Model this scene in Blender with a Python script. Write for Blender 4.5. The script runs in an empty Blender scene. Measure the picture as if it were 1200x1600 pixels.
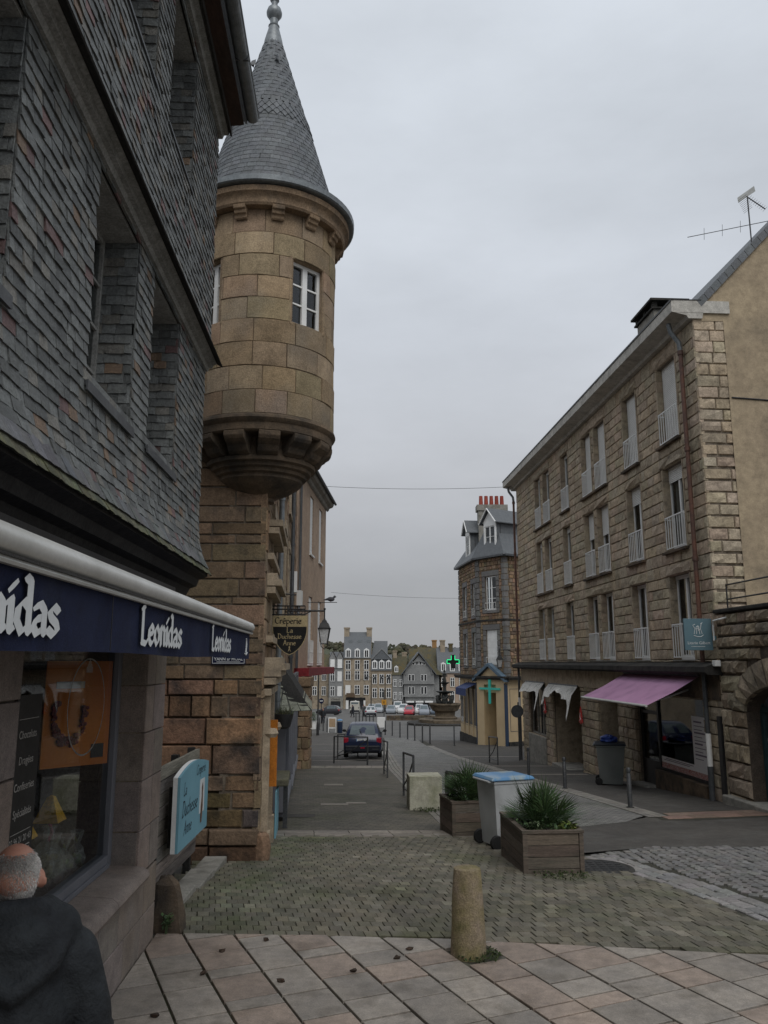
import bpy, bmesh, math, random
from mathutils import Vector, Matrix
RND = random.Random(11)
PI = math.pi
scene = bpy.context.scene
COL = scene.collection

# ---------------------------------------------------------------- camera, sky, sun, exposure
H = 2.2                                   # eye height above the near paving
cam = bpy.data.cameras.new('camera'); camo = bpy.data.objects.new('camera', cam); COL.objects.link(camo)
PITCH = math.atan(235 / 1248)
camo.location = (0, 0, H); camo.rotation_euler = (PI / 2 + PITCH, 0, 0)
cam.sensor_fit = 'VERTICAL'; cam.sensor_height = 24; cam.lens = 1248 / 1600 * 24
cam.clip_start = 0.05; cam.clip_end = 6000
scene.camera = camo
scene.view_settings.view_transform = 'Standard'; scene.view_settings.look = 'None'
scene.view_settings.exposure = 0.0; scene.view_settings.gamma = 1.0
scene.render.engine = 'CYCLES'
scene.cycles.use_denoising = True
scene.cycles.max_bounces = 6; scene.cycles.diffuse_bounces = 3; scene.cycles.transparent_max_bounces = 8

SUN_EL, SUN_AZ = math.radians(52), math.radians(166)      # azimuth from +Y towards +X
world = bpy.data.worlds.new('World'); scene.world = world; world.use_nodes = True
wn, wl = world.node_tree.nodes, world.node_tree.links
for n in list(wn): wn.remove(n)
def wnode(t, **k):
    n = wn.new(t)
    for a, b in k.items(): setattr(n, a, b)
    return n
sky = wnode('ShaderNodeTexSky', sky_type='NISHITA', sun_disc=False, sun_elevation=SUN_EL, sun_rotation=SUN_AZ)
tc = wnode('ShaderNodeTexCoord'); sep = wnode('ShaderNodeSeparateXYZ'); wl.new(tc.outputs['Generated'], sep.inputs[0])
ramp = wnode('ShaderNodeValToRGB')        # overcast deck: grey low down, paler and cooler overhead
wl.new(sep.outputs['Z'], ramp.inputs[0])
el = ramp.color_ramp.elements
el[0].position = 0.0; el[0].color = (.37, .375, .39, 1)
el[1].position = 0.60; el[1].color = (.64, .685, .745, 1)
for p, c in ((.10, (.40, .408, .428)), (.22, (.50, .515, .545)), (.40, (.60, .635, .69))):
    e = el.new(p); e.color = (*c, 1)
mp = wnode('ShaderNodeMapping'); mp.inputs['Scale'].default_value = (1.0, 1.0, 2.6); wl.new(tc.outputs['Generated'], mp.inputs[0])
nz = wnode('ShaderNodeTexNoise'); nz.inputs['Scale'].default_value = 2.2; nz.inputs['Detail'].default_value = 7; nz.inputs['Roughness'].default_value = .55
wl.new(mp.outputs[0], nz.inputs['Vector'])
cr = wnode('ShaderNodeMapRange'); cr.inputs['From Min'].default_value = .3; cr.inputs['From Max'].default_value = .7
cr.inputs['To Min'].default_value = 8.9; cr.inputs['To Max'].default_value = 11.2
wl.new(nz.outputs[0], cr.inputs[0])
mul = wnode('ShaderNodeVectorMath', operation='SCALE'); wl.new(ramp.outputs[0], mul.inputs[0]); wl.new(cr.outputs[0], mul.inputs['Scale'])
mixw = wnode('ShaderNodeMix', data_type='RGBA'); mixw.inputs[0].default_value = .96
wl.new(sky.outputs[0], mixw.inputs[6]); wl.new(mul.outputs[0], mixw.inputs[7])
bg = wnode('ShaderNodeBackground'); bg.inputs[1].default_value = .1
wl.new(mixw.outputs[2], bg.inputs[0])
wout = wnode('ShaderNodeOutputWorld'); wl.new(bg.outputs[0], wout.inputs[0])

sun = bpy.data.lights.new('sun', 'SUN'); suno = bpy.data.objects.new('sun', sun); COL.objects.link(suno)
sun.energy = 1.35; sun.angle = math.radians(40); sun.color = (1, .97, .93)
suno.rotation_euler = (PI / 2 - SUN_EL, 0, PI - SUN_AZ)
suno.location = (0, 0, 40)

# ---------------------------------------------------------------- helpers
class MB:
    """collects faces; build() links them as ONE mesh object"""
    def __init__(s): s.v = []; s.f = []; s.t = []; s.mi = []
    def add(s, verts, faces, tint=(1, 1, 1), mi=0):
        b = len(s.v); s.v.extend(verts)
        for f in faces: s.f.append([i + b for i in f]); s.t.append(tint); s.mi.append(mi)
        return s
    def box(s, x0, x1, y0, y1, z0, z1, tint=(1, 1, 1), mi=0):
        v = [(x0, y0, z0), (x1, y0, z0), (x1, y1, z0), (x0, y1, z0), (x0, y0, z1), (x1, y0, z1), (x1, y1, z1), (x0, y1, z1)]
        return s.add(v, BOXF, tint, mi)
    def obox(s, c, size, M=None, tint=(1, 1, 1), mi=0):
        hx, hy, hz = size[0] / 2, size[1] / 2, size[2] / 2
        v = [Vector(p) for p in ((-hx, -hy, -hz), (hx, -hy, -hz), (hx, hy, -hz), (-hx, hy, -hz), (-hx, -hy, hz), (hx, -hy, hz), (hx, hy, hz), (-hx, hy, hz))]
        if M is not None: v = [M @ p for p in v]
        c = Vector(c)
        return s.add([tuple(p + c) for p in v], BOXF, tint, mi)
    def prism(s, poly, y0, y1, tint=(1, 1, 1), mi=0):       # poly in (x,z), counter-clockwise seen from -y
        n = len(poly)
        v = [(x, y0, z) for x, z in poly] + [(x, y1, z) for x, z in poly]
        f = [list(range(n)), list(range(2 * n - 1, n - 1, -1))] + [[(i + 1) % n, i, i + n, (i + 1) % n + n] for i in range(n)]
        return s.add(v, f, tint, mi)
    def slab(s, poly, z0, z1, tint=(1, 1, 1), inset=0):     # poly in (x,y) ccw from above, optional chamfered top
        n = len(poly)
        v = [(p[0], p[1], z0) for p in poly] + [(p[0], p[1], z1 - (inset * .6 if inset else 0)) for p in poly]
        f = [[i, (i + 1) % n, (i + 1) % n + n, i + n] for i in range(n)]
        if inset:
            cx = sum(p[0] for p in poly) / n; cy = sum(p[1] for p in poly) / n
            for p in poly:
                d = math.hypot(p[0] - cx, p[1] - cy) or 1; k = max(.2, 1 - inset / d * 1.4)
                v.append((cx + (p[0] - cx) * k, cy + (p[1] - cy) * k, z1))
            f += [[i + n, (i + 1) % n + n, (i + 1) % n + 2 * n, i + 2 * n] for i in range(n)]
            f.append([i + 2 * n for i in range(n)])
        else: f.append([i + n for i in range(n)])
        return s.add(v, f, tint)
    def tube(s, pts, r, n=8, tint=(1, 1, 1), mi=0, cap=True):
        pts = [Vector(p) for p in pts]; m = len(pts)
        rs = r if isinstance(r, (list, tuple)) else [r] * m
        v = []; ref = None
        for i, p in enumerate(pts):
            d = (pts[min(i + 1, m - 1)] - pts[max(i - 1, 0)]); d = d.normalized() if d.length > 1e-9 else Vector((0, 0, 1))
            if ref is None: ref = Vector((0, 0, 1)) if abs(d.z) < .9 else Vector((1, 0, 0))
            a = d.cross(ref).normalized(); b = a.cross(d).normalized(); ref = b
            for k in range(n):
                t = 2 * PI * k / n; q = p + (a * math.cos(t) + b * math.sin(t)) * rs[i]; v.append(tuple(q))
        f = [[i * n + k, i * n + (k + 1) % n, (i + 1) * n + (k + 1) % n, (i + 1) * n + k] for i in range(m - 1) for k in range(n)]
        if cap: f += [list(range(n - 1, -1, -1)), [(m - 1) * n + k for k in range(n)]]
        return s.add(v, f, tint, mi)
    def lathe(s, prof, n=24, c=(0, 0, 0), a0=0, a1=2 * PI, tint=(1, 1, 1), mi=0, sx=1, sy=1):
        full = abs(a1 - a0 - 2 * PI) < 1e-6; k = n if full else n + 1
        v = []
        for r, z in prof:
            for i in range(k):
                t = a0 + (a1 - a0) * i / n
                v.append((c[0] + sx * r * math.cos(t), c[1] + sy * r * math.sin(t), c[2] + z))
        f = []
        for j in range(len(prof) - 1):
            for i in range(n):
                i2 = (i + 1) % k
                f.append([j * k + i, j * k + i2, (j + 1) * k + i2, (j + 1) * k + i])
        if full:
            if prof[0][0] > 1e-4: f.append(list(range(k - 1, -1, -1)))
            if prof[-1][0] > 1e-4: f.append([(len(prof) - 1) * k + i for i in range(k)])
        return s.add(v, f, tint, mi)
    def ball(s, c, r, n=12, m=8, tint=(1, 1, 1), mi=0, sx=1, sy=1, sz=1):
        return s.lathe([(r * math.sin(PI * j / m), -r * sz * math.cos(PI * j / m)) for j in range(m + 1)], n, c, tint=tint, mi=mi, sx=sx, sy=sy)
    def mesh(s, name):
        me = bpy.data.meshes.new(name); me.from_pydata(s.v, [], s.f)
        at = me.attributes.new('tint', 'FLOAT_VECTOR', 'FACE')
        at.data.foreach_set('vector', [x for t in s.t for x in t])
        if any(s.mi): me.polygons.foreach_set('material_index', s.mi)
        return me
    def build(s, name, mat, parent=None, smooth=False, loc=None, rz=0, bevel=0):
        me = s.mesh(name)
        for m in (mat if isinstance(mat, (list, tuple)) else [mat]): me.materials.append(m)
        if smooth:
            me.polygons.foreach_set('use_smooth', [True] * len(me.polygons))
            try: me.set_sharp_from_angle(angle=math.radians(smooth if smooth > 1 else 38))
            except Exception: pass
        o = bpy.data.objects.new(name, me); COL.objects.link(o); o.parent = parent
        if loc: o.location = loc
        if rz: o.rotation_euler = (0, 0, rz)
        if bevel:
            b = o.modifiers.new('edge', 'BEVEL'); b.width = bevel; b.segments = 2; b.limit_method = 'ANGLE'
        return o
BOXF = [[0, 3, 2, 1], [4, 5, 6, 7], [0, 1, 5, 4], [1, 2, 6, 5], [2, 3, 7, 6], [3, 0, 4, 7]]

def tag(o, label=None, cat=None, group=None, kind=None):
    if label: o['label'] = label
    if cat: o['category'] = cat
    if group: o['group'] = group
    if kind: o['kind'] = kind
    return o
def thing(name, label, cat, loc=(0, 0, 0), rz=0, group=None):
    o = bpy.data.objects.new(name, None); COL.objects.link(o); o.empty_display_size = .2
    o.location = loc; o.rotation_euler = (0, 0, rz)
    return tag(o, label, cat, group)
def copy_tree(o, parent=None):
    c = o.copy(); COL.objects.link(c); c.parent = parent
    for ch in list(o.children): copy_tree(ch, c)
    return c
def part(name, mat, parent, *boxes, **k):
    m = MB()
    for b in boxes: m.box(*b)
    return m.build(name, mat, parent, **k)
def smooth_fn(pts):
    def g(t):
        if t <= pts[0][0]: return pts[0][1]
        for (a, b), (c, d) in zip(pts, pts[1:]):
            if t <= c: return b + (d - b) * (t - a) / (c - a)
        return pts[-1][1]
    return g
gz = smooth_fn([(-5, 0), (6.5, 0), (8.5, -.04), (11, -.2), (17, -.6), (35, -1.83), (48, -2.65), (60, -3.25), (90, -4.6), (130, -5.9), (190, -8.3)])
GB = [-5, 6.5, 8.5, 11, 17, 35, 48, 60, 90, 130, 190]
# projection to the photograph's pixels, used only to pick which small pieces show largest
CP, SP = math.cos(PITCH), math.sin(PITCH)
def px(p):
    w = p[1] * CP + (p[2] - H) * SP
    if w < .1: return None
    return 600 + 1248 * p[0] / w, 800 - 1248 * (-p[1] * SP + (p[2] - H) * CP) / w
def wmat(o):
    m = Matrix.Translation(o.location) @ o.rotation_euler.to_matrix().to_4x4()
    return wmat(o.parent) @ m if o.parent else m
def pieces(lst, name, mat, parent, limit=300, smooth=False, rest=None):
    """lst of (verts, faces, tints or one tint, outline indices). The ones that show largest become objects, the rest one 'stuff' part"""
    W = wmat(parent) if parent else Matrix()
    sc = []
    for i, (v, f, t, oi) in enumerate(lst):
        q = [px(W @ Vector(v[k])) for k in oi]
        a = 0
        if all(q):
            cx = sum(p[0] for p in q) / len(q); cy = sum(p[1] for p in q) / len(q)
            if -20 < cx < 1220 and -20 < cy < 1620:
                a = abs(sum(q[k][0] * q[(k + 1) % len(q)][1] - q[(k + 1) % len(q)][0] * q[k][1] for k in range(len(q)))) / 2
        sc.append((a, i))
    sc.sort(reverse=True)
    solo = [i for a, i in sc[:limit] if a > 25]
    ss = set(solo); big = MB()
    for i in solo:
        v, f, t, oi = lst[i]
        m = MB(); m.add(v, f, t); m.build(name, mat, parent, smooth=smooth)
    for i, (v, f, t, oi) in enumerate(lst):
        if i not in ss: big.add(v, f, t)
    if big.f: tag(big.build((rest or name), mat, parent, smooth=smooth), kind='stuff')

def tv(lo=.8, hi=1.2, hue=.05, rnd=RND):
    k = rnd.uniform(lo, hi)
    return (k * rnd.uniform(1 - hue, 1 + hue), k * rnd.uniform(1 - hue * .5, 1 + hue * .5), k * rnd.uniform(1 - hue, 1 + hue))
def block(x0, x1, z0, z1, y, depth=.1, bulge=.012, cham=.012, tint=(1, 1, 1), nx=2, nz=1, rnd=RND, jit=.5):
    """one dressed stone: front towards -y, chamfered arris, uneven face"""
    w, h = x1 - x0, z1 - z0; c = min(cham, w * .3, h * .3)
    V = [(x0, y + depth, z0), (x1, y + depth, z0), (x1, y + depth, z1), (x0, y + depth, z1)]
    j = c * .5
    V += [(x0 + rnd.uniform(0, j), y + c, z0 + rnd.uniform(0, j)), (x1 - rnd.uniform(0, j), y + c, z0 + rnd.uniform(0, j)), (x1 - rnd.uniform(0, j), y + c, z1 - rnd.uniform(0, j)), (x0 + rnd.uniform(0, j), y + c, z1 - rnd.uniform(0, j))]
    F = [[0, 1, 5, 4], [1, 2, 6, 5], [2, 3, 7, 6], [3, 0, 4, 7]]
    g0 = len(V)
    for iz in range(nz + 1):
        for ix in range(nx + 1):
            edge = ix in (0, nx) or iz in (0, nz)
            fx = x0 + c + (w - 2 * c) * ix / nx; fz = z0 + c + (h - 2 * c) * iz / nz
            if not (ix in (0, nx)): fx += rnd.uniform(-jit, jit) * w / nx * .6
            if not (iz in (0, nz)): fz += rnd.uniform(-jit, jit) * h / nz * .6
            V.append((fx, y - (rnd.uniform(0, bulge) if not edge or bulge < .02 else rnd.uniform(-.2, .6) * bulge), fz))
    G = lambda ix, iz: g0 + iz * (nx + 1) + ix
    for iz in range(nz):
        for ix in range(nx): F.append([G(ix, iz), G(ix + 1, iz), G(ix + 1, iz + 1), G(ix, iz + 1)])
    F.append([4, 5] + [G(ix, 0) for ix in range(nx, -1, -1)]); F.append([6, 7] + [G(ix, nz) for ix in range(nx + 1)])
    F.append([5, 6] + [G(nx, iz) for iz in range(nz, -1, -1)]); F.append([7, 4] + [G(0, iz) for iz in range(nz + 1)])
    return V, F, tint, [4, 5, 6, 7]
def rect_sub(r, holes):
    out = [r]
    for hx0, hx1, hz0, hz1 in holes:
        nxt = []
        for x0, x1, z0, z1 in out:
            if hx1 <= x0 or hx0 >= x1 or hz1 <= z0 or hz0 >= z1: nxt.append((x0, x1, z0, z1)); continue
            if z0 < hz0: nxt.append((x0, x1, z0, hz0))
            if hz1 < z1: nxt.append((x0, x1, hz1, z1))
            a, b = max(z0, hz0), min(z1, hz1)
            if x0 < hx0: nxt.append((x0, hx0, a, b))
            if hx1 < x1: nxt.append((hx1, x1, a, b))
        out = nxt
    return out
def ashlar(x0, x1, zs, lens, holes=(), gap=.012, minw=.05, minh=.04, rnd=RND, zlow=None):
    """courses between the levels zs, random lengths; returns rectangles clear of the holes"""
    R = []
    for k in range(len(zs) - 1):
        x = x0 - rnd.uniform(0, lens[1] * .7)
        while x < x1:
            l = rnd.uniform(*lens); a, b = max(x, x0), min(x + l, x1); x += l
            if x1 - x < lens[0] * .4: b = x1; x = x1
            if b - a < minw: continue
            for r in rect_sub((a, b, zs[k], zs[k + 1]), holes):
                if zlow is not None:
                    zl = zlow((r[0] + r[1]) / 2)
                    if r[3] < zl: continue
                if r[1] - r[0] > minw and r[3] - r[2] > minh: R.append((r[0] + gap / 2, r[1] - gap / 2, r[2] + gap / 2, r[3] - gap / 2))
    return R
def levels(z0, z1, h, var=.12, rnd=RND):
    n = max(1, round((z1 - z0) / h)); w = [1 + rnd.uniform(-var, var) for _ in range(n)]; t = sum(w); z = z0; L = [z0]
    for a in w: z += a / t * (z1 - z0); L.append(z)
    return L
def wall(m, x0, x1, z0, z1, y0, y1, holes=()):
    """solid wall with real openings (front y0, back y1)"""
    xs = sorted({x0, x1, *[min(max(h[i], x0), x1) for h in holes for i in (0, 1)]}); zs = sorted({z0, z1, *[min(max(h[i], z0), z1) for h in holes for i in (2, 3)]})
    solid = lambda i, j: 0 <= i < len(xs) - 1 and 0 <= j < len(zs) - 1 and not any(h[0] < (xs[i] + xs[i + 1]) / 2 < h[1] and h[2] < (zs[j] + zs[j + 1]) / 2 < h[3] for h in holes)
    for i in range(len(xs) - 1):
        for j in range(len(zs) - 1):
            if not solid(i, j): continue
            a, b, c, d = xs[i], xs[i + 1], zs[j], zs[j + 1]
            V = [(a, y0, c), (b, y0, c), (b, y1, c), (a, y1, c), (a, y0, d), (b, y0, d), (b, y1, d), (a, y1, d)]
            F = [BOXF[2], BOXF[4]]
            if not solid(i, j - 1): F.append(BOXF[0])
            if not solid(i, j + 1): F.append(BOXF[1])
            if not solid(i + 1, j): F.append(BOXF[3])
            if not solid(i - 1, j): F.append(BOXF[5])
            m.add(V, F)
    return m

# ---------------------------------------------------------------- materials
def mat(name, c1, c2=None, scale=3, rough=.85, bump=.15, bscale=60, spec=.3, metal=0, spots=None, spot_scale=8, spot_amt=.5, fine=.25, alpha=None, emit=None, stretch=None, trans=0, lo=.35, hi=.65, mid=.22):
    m = bpy.data.materials.new(name); m.use_nodes = True
    N, L = m.node_tree.nodes, m.node_tree.links; bs = N['Principled BSDF']
    c2 = c2 or tuple(x * .75 for x in c1)
    geo = N.new('ShaderNodeNewGeometry'); vec = geo.outputs['Position']
    if stretch:
        mpn = N.new('ShaderNodeMapping'); mpn.inputs['Scale'].default_value = stretch; L.new(vec, mpn.inputs[0]); vec = mpn.outputs[0]
    n1 = N.new('ShaderNodeTexNoise'); n1.inputs['Scale'].default_value = scale; n1.inputs['Detail'].default_value = 6; n1.inputs['Roughness'].default_value = .6; L.new(vec, n1.inputs['Vector'])
    mr = N.new('ShaderNodeMapRange'); mr.inputs['From Min'].default_value = lo; mr.inputs['From Max'].default_value = hi; L.new(n1.outputs[0], mr.inputs[0])
    mx = N.new('ShaderNodeMix'); mx.data_type = 'RGBA'; mx.inputs[6].default_value = (*c1, 1); mx.inputs[7].default_value = (*c2, 1); L.new(mr.outputs[0], mx.inputs[0])
    col = mx.outputs[2]
    n2 = N.new('ShaderNodeTexNoise'); n2.inputs['Scale'].default_value = bscale; n2.inputs['Detail'].default_value = 4; n2.inputs['Roughness'].default_value = .7; L.new(vec, n2.inputs['Vector'])
    if spots:
        n3 = N.new('ShaderNodeTexNoise'); n3.inputs['Scale'].default_value = spot_scale; n3.inputs['Detail'].default_value = 5; L.new(vec, n3.inputs['Vector'])
        m3 = N.new('ShaderNodeMapRange'); m3.inputs['From Min'].default_value = .52; m3.inputs['From Max'].default_value = .68; m3.inputs['To Max'].default_value = spot_amt; L.new(n3.outputs[0], m3.inputs[0])
        x3 = N.new('ShaderNodeMix'); x3.data_type = 'RGBA'; L.new(m3.outputs[0], x3.inputs[0]); L.new(col, x3.inputs[6]); x3.inputs[7].default_value = (*spots, 1); col = x3.outputs[2]
    if fine:
        m4 = N.new('ShaderNodeMapRange'); m4.inputs['From Min'].default_value = .3; m4.inputs['From Max'].default_value = .7; m4.inputs['To Min'].default_value = 1 - fine; m4.inputs['To Max'].default_value = 1 + fine; L.new(n2.outputs[0], m4.inputs[0])
        s4 = N.new('ShaderNodeVectorMath'); s4.operation = 'SCALE'; L.new(col, s4.inputs[0]); L.new(m4.outputs[0], s4.inputs['Scale']); col = s4.outputs[0]
    if mid and fine > .09:
        n6 = N.new('ShaderNodeTexNoise'); n6.inputs['Scale'].default_value = max(scale * 5, 6); n6.inputs['Detail'].default_value = 8; n6.inputs['Roughness'].default_value = .72; L.new(vec, n6.inputs['Vector'])
        m6 = N.new('ShaderNodeMapRange'); m6.inputs['From Min'].default_value = .3; m6.inputs['From Max'].default_value = .7; m6.inputs['To Min'].default_value = 1 - mid * 1.3; m6.inputs['To Max'].default_value = 1 + mid; L.new(n6.outputs[0], m6.inputs[0])
        s6 = N.new('ShaderNodeVectorMath'); s6.operation = 'SCALE'; L.new(col, s6.inputs[0]); L.new(m6.outputs[0], s6.inputs['Scale']); col = s6.outputs[0]
    at = N.new('ShaderNodeAttribute'); at.attribute_name = 'tint'
    s5 = N.new('ShaderNodeVectorMath'); s5.operation = 'MULTIPLY'; L.new(col, s5.inputs[0]); L.new(at.outputs['Vector'], s5.inputs[1]); col = s5.outputs[0]
    L.new(col, bs.inputs['Base Color'])
    bs.inputs['Roughness'].default_value = rough; bs.inputs['Metallic'].default_value = metal; bs.inputs['Specular IOR Level'].default_value = spec
    if bump:
        bp = N.new('ShaderNodeBump'); bp.inputs['Strength'].default_value = bump; bp.inputs['Distance'].default_value = .02; L.new(n2.outputs[0], bp.inputs['Height']); L.new(bp.outputs[0], bs.inputs['Normal'])
    if emit:
        bs.inputs['Emission Color'].default_value = (*emit[:3], 1); bs.inputs['Emission Strength'].default_value = emit[3]
    if trans: bs.inputs['Transmission Weight'].default_value = trans
    if alpha is not None: bs.inputs['Alpha'].default_value = alpha
    return m
def glass(name, tint=(.9, .95, .95), mixf=.88, rough=.02):
    """window pane: clear layer with a real fresnel reflection"""
    m = bpy.data.materials.new(name); m.use_nodes = True
    N, L = m.node_tree.nodes, m.node_tree.links; N.remove(N['Principled BSDF'])
    tr = N.new('ShaderNodeBsdfTransparent'); tr.inputs[0].default_value = (*tint, 1)
    gl = N.new('ShaderNodeBsdfGlossy'); gl.inputs['Roughness'].default_value = rough; gl.inputs[0].default_value = (.9, .92, .94, 1)
    fr = N.new('ShaderNodeFresnel'); fr.inputs['IOR'].default_value = 1.6
    mxs = N.new('ShaderNodeMixShader'); L.new(fr.outputs[0], mxs.inputs[0]); L.new(tr.outputs[0], mxs.inputs[1]); L.new(gl.outputs[0], mxs.inputs[2])
    L.new(mxs.outputs[0], N['Material Output'].inputs[0])
    return m
K = {}
K['granite_warm'] = mat('granite_warm', (.29, .205, .13), (.20, .14, .09), 2.2, .9, .5, 45, spots=(.10, .085, .07), spot_scale=3.5, spot_amt=.55, fine=.35)
K['granite_red'] = mat('granite_red', (.28, .175, .11), (.17, .11, .072), 2.5, .9, .7, 30, spots=(.05, .044, .038), spot_scale=2.3, spot_amt=.85, fine=.35)
K['granite_turret'] = mat('granite_turret', (.36, .27, .175), (.28, .205, .13), 1.6, .9, .5, 60, spots=(.19, .16, .125), spot_scale=2.0, spot_amt=.6, fine=.35)
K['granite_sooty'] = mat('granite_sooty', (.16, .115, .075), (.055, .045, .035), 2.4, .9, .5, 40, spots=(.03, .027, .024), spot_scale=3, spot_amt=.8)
K['mortar'] = mat('mortar', (.20, .165, .125), (.13, .105, .08), 5, .95, .4, 50)
K['mortar_pale'] = mat('mortar_pale', (.36, .32, .27), (.22, .19, .15), 3, .95, .4, 50)
K['mortar_dark'] = mat('mortar_dark', (.11, .085, .065), (.065, .052, .042), 5, .95, .4, 50)
K['granite_grey'] = mat('granite_grey', (.26, .215, .185), (.20, .165, .145), 2, .7, .15, 130, spec=.4, spots=(.16, .12, .09), spot_scale=2.5, spot_amt=.5, fine=.4)
K['rock_face'] = mat('rock_face', (.45, .37, .27), (.37, .30, .215), 1.2, .92, .5, 26, spots=(.2, .16, .12), spot_scale=5, spot_amt=.6, fine=.3)
K['ashlar_tan'] = mat('ashlar_tan', (.40, .325, .235), (.32, .26, .185), 2, .9, .3, 60, spots=(.15, .125, .1), spot_scale=4, spot_amt=.5)
K['slate'] = mat('slate', (.158, .163, .163), (.108, .113, .115), 9, .62, .5, 55, spec=.45, spots=(.13, .135, .125), spot_scale=22, spot_amt=.55, fine=.25)
K['slate_roof'] = mat('slate_roof', (.125, .134, .142), (.098, .106, .114), 5, .6, .35, 60, spec=.4, spots=(.10, .105, .10), spot_scale=9, spot_amt=.4)
K['slate_edge'] = mat('slate_moss', (.125, .125, .075), (.085, .09, .065), 8, .8, .5, 60, spots=(.14, .145, .07), spot_scale=14, spot_amt=.7)
K['zinc'] = mat('zinc', (.22, .24, .25), (.17, .185, .195), 4, .45, .08, 90, metal=.35, spots=(.28, .3, .3), spot_scale=6, spot_amt=.4, fine=.1)
K['zinc_dark'] = mat('zinc_dark', (.10, .105, .11), (.07, .075, .08), 4, .5, .1, 60, metal=.3, fine=.1)
K['wood_grey'] = mat('wood_grey', (.24, .215, .185), (.13, .115, .10), 4, .8, .4, 30, stretch=(1, .25, 4), fine=.3)
K['wood_dark'] = mat('wood_dark', (.035, .033, .03), (.02, .019, .017), 4, .8, .3, 40)
K['soffit'] = mat('soffit_grey', (.30, .30, .285), (.22, .22, .205), 3, .8, .15, 60)
K['cornice'] = mat('cornice_pale', (.52, .50, .45), (.42, .40, .36), 1.5, .85, .15, 50, spots=(.28, .27, .24), spot_scale=3, spot_amt=.4)
K['white'] = mat('white_paint', (.8, .8, .78), (.7, .7, .68), 3, .5, .04, 80, fine=.06)
K['offwhite'] = mat('shutter_white', (.74, .735, .71), (.66, .655, .63), 2, .6, .05, 90, fine=.06)
K['frame_grey'] = mat('frame_grey', (.16, .165, .185), (.13, .135, .15), 3, .4, .04, 90, fine=.08)
K['pane'] = glass('window_glass')
K['pane_dark'] = mat('pane_dark', (.015, .017, .02), (.03, .032, .035), 1, .06, 0, 40, spec=.6, fine=0)
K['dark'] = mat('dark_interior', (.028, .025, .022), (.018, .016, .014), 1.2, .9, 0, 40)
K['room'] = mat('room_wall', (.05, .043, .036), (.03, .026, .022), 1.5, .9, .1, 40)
K['curtain'] = mat('curtain', (.55, .54, .51), (.4, .39, .37), 5, .9, .1, 40, stretch=(6, 6, .3))
K['black_metal'] = mat('black_metal', (.018, .018, .019), (.03, .03, .03), 6, .45, .1, 80, spec=.4)
K['grey_metal'] = mat('grey_metal', (.075, .078, .082), (.055, .058, .06), 5, .45, .1, 80, metal=.3, spots=(.12, .115, .105), spot_scale=14, spot_amt=.5)
K['navy'] = mat('navy_canvas', (.012, .018, .05), (.009, .013, .038), 3, .8, .2, 160, spec=.2, spots=(.022, .028, .05), spot_scale=4, spot_amt=.5)
K['alu'] = mat('awning_alu', (.60, .60, .57), (.48, .48, .45), 3, .35, .03, 60, metal=.2, fine=.06)
K['letter'] = mat('letter_white', (.66, .68, .68), (.58, .6, .6), 4, .7, .02, 60, fine=.05)
K['terracotta'] = mat('terracotta', (.33, .07, .045), (.25, .05, .035), 5, .8, .2, 50)
K['plaster_beige'] = mat('plaster_beige', (.40, .32, .215), (.32, .255, .175), .8, .95, .25, 45, spots=(.20, .165, .12), spot_scale=1.1, spot_amt=.6, fine=.14)
K['plaster_pink'] = mat('plaster_pink', (.42, .31, .225), (.36, .265, .195), .7, .95, .15, 60, spots=(.3, .225, .17), spot_scale=1.6, spot_amt=.5, fine=.1)
K['concrete'] = mat('concrete', (.30, .285, .25), (.22, .21, .185), 2, .9, .3, 50, spots=(.12, .115, .095), spot_scale=3, spot_amt=.6, fine=.15)
K['concrete_dark'] = mat('concrete_dark', (.05, .046, .04), (.026, .025, .023), 2, .9, .3, 50, spots=(.014, .015, .013), spot_scale=4, spot_amt=.8)
K['cream'] = mat('cream_paint', (.52, .40, .24), (.46, .35, .21), 1.5, .6, .04, 60, fine=.06)
K['foliage'] = mat('leaf_green', (.035, .07, .028), (.055, .09, .03), 8, .55, 0, 40, spec=.35, fine=.2)
K['foliage_yel'] = mat('leaf_yellow', (.20, .22, .06), (.10, .15, .03), 14, .6, 0, 40)
K['moss'] = mat('moss', (.028, .045, .012), (.045, .06, .02), 14, .95, .6, 70)
K['rubber'] = mat('rubber', (.012, .012, .012), (.018, .018, .018), 6, .7, .1, 60)
K['red_paint'] = mat('red_paint', (.24, .022, .03), (.17, .018, .022), 3, .6, .05, 60)
K['copper_pipe'] = mat('pipe_brown', (.16, .075, .05), (.09, .055, .045), 3, .6, .1, 40)
# ================================================================ GROUND
def sheet(name, rows, off, material, kind='structure', parent=None):
    """strip between left and right edge lines, rows of (Y, xl, xr), laid on the slope"""
    R = []
    for (a, l, r), (b, l2, r2) in zip(rows, rows[1:]):
        ys = sorted({a, *[g for g in GB if a < g < b]})
        for y in ys: t = (y - a) / (b - a); R.append((y, l + (l2 - l) * t, r + (r2 - r) * t))
    R.append(rows[-1])
    m = MB(); n = len(R)
    v = []
    for y, l, r in R: v += [(l, y, gz(y) + off), (r, y, gz(y) + off)]
    m.add(v, [[2 * i, 2 * i + 1, 2 * i + 3, 2 * i + 2] for i in range(n - 1)])
    o = m.build(name, material, parent)
    return tag(o, kind=kind) if kind else o
K['asphalt'] = mat('asphalt', (.082, .075, .066), (.06, .055, .049), .9, .8, .5, 90, spots=(.10, .096, .088), spot_scale=2.2, spot_amt=.5, fine=.35)
K['asphalt_pale'] = mat('asphalt_pale', (.125, .12, .112), (.09, .088, .082), .5, .8, .4, 60, spots=(.15, .145, .135), spot_scale=1.2, spot_amt=.5, fine=.3)
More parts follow.
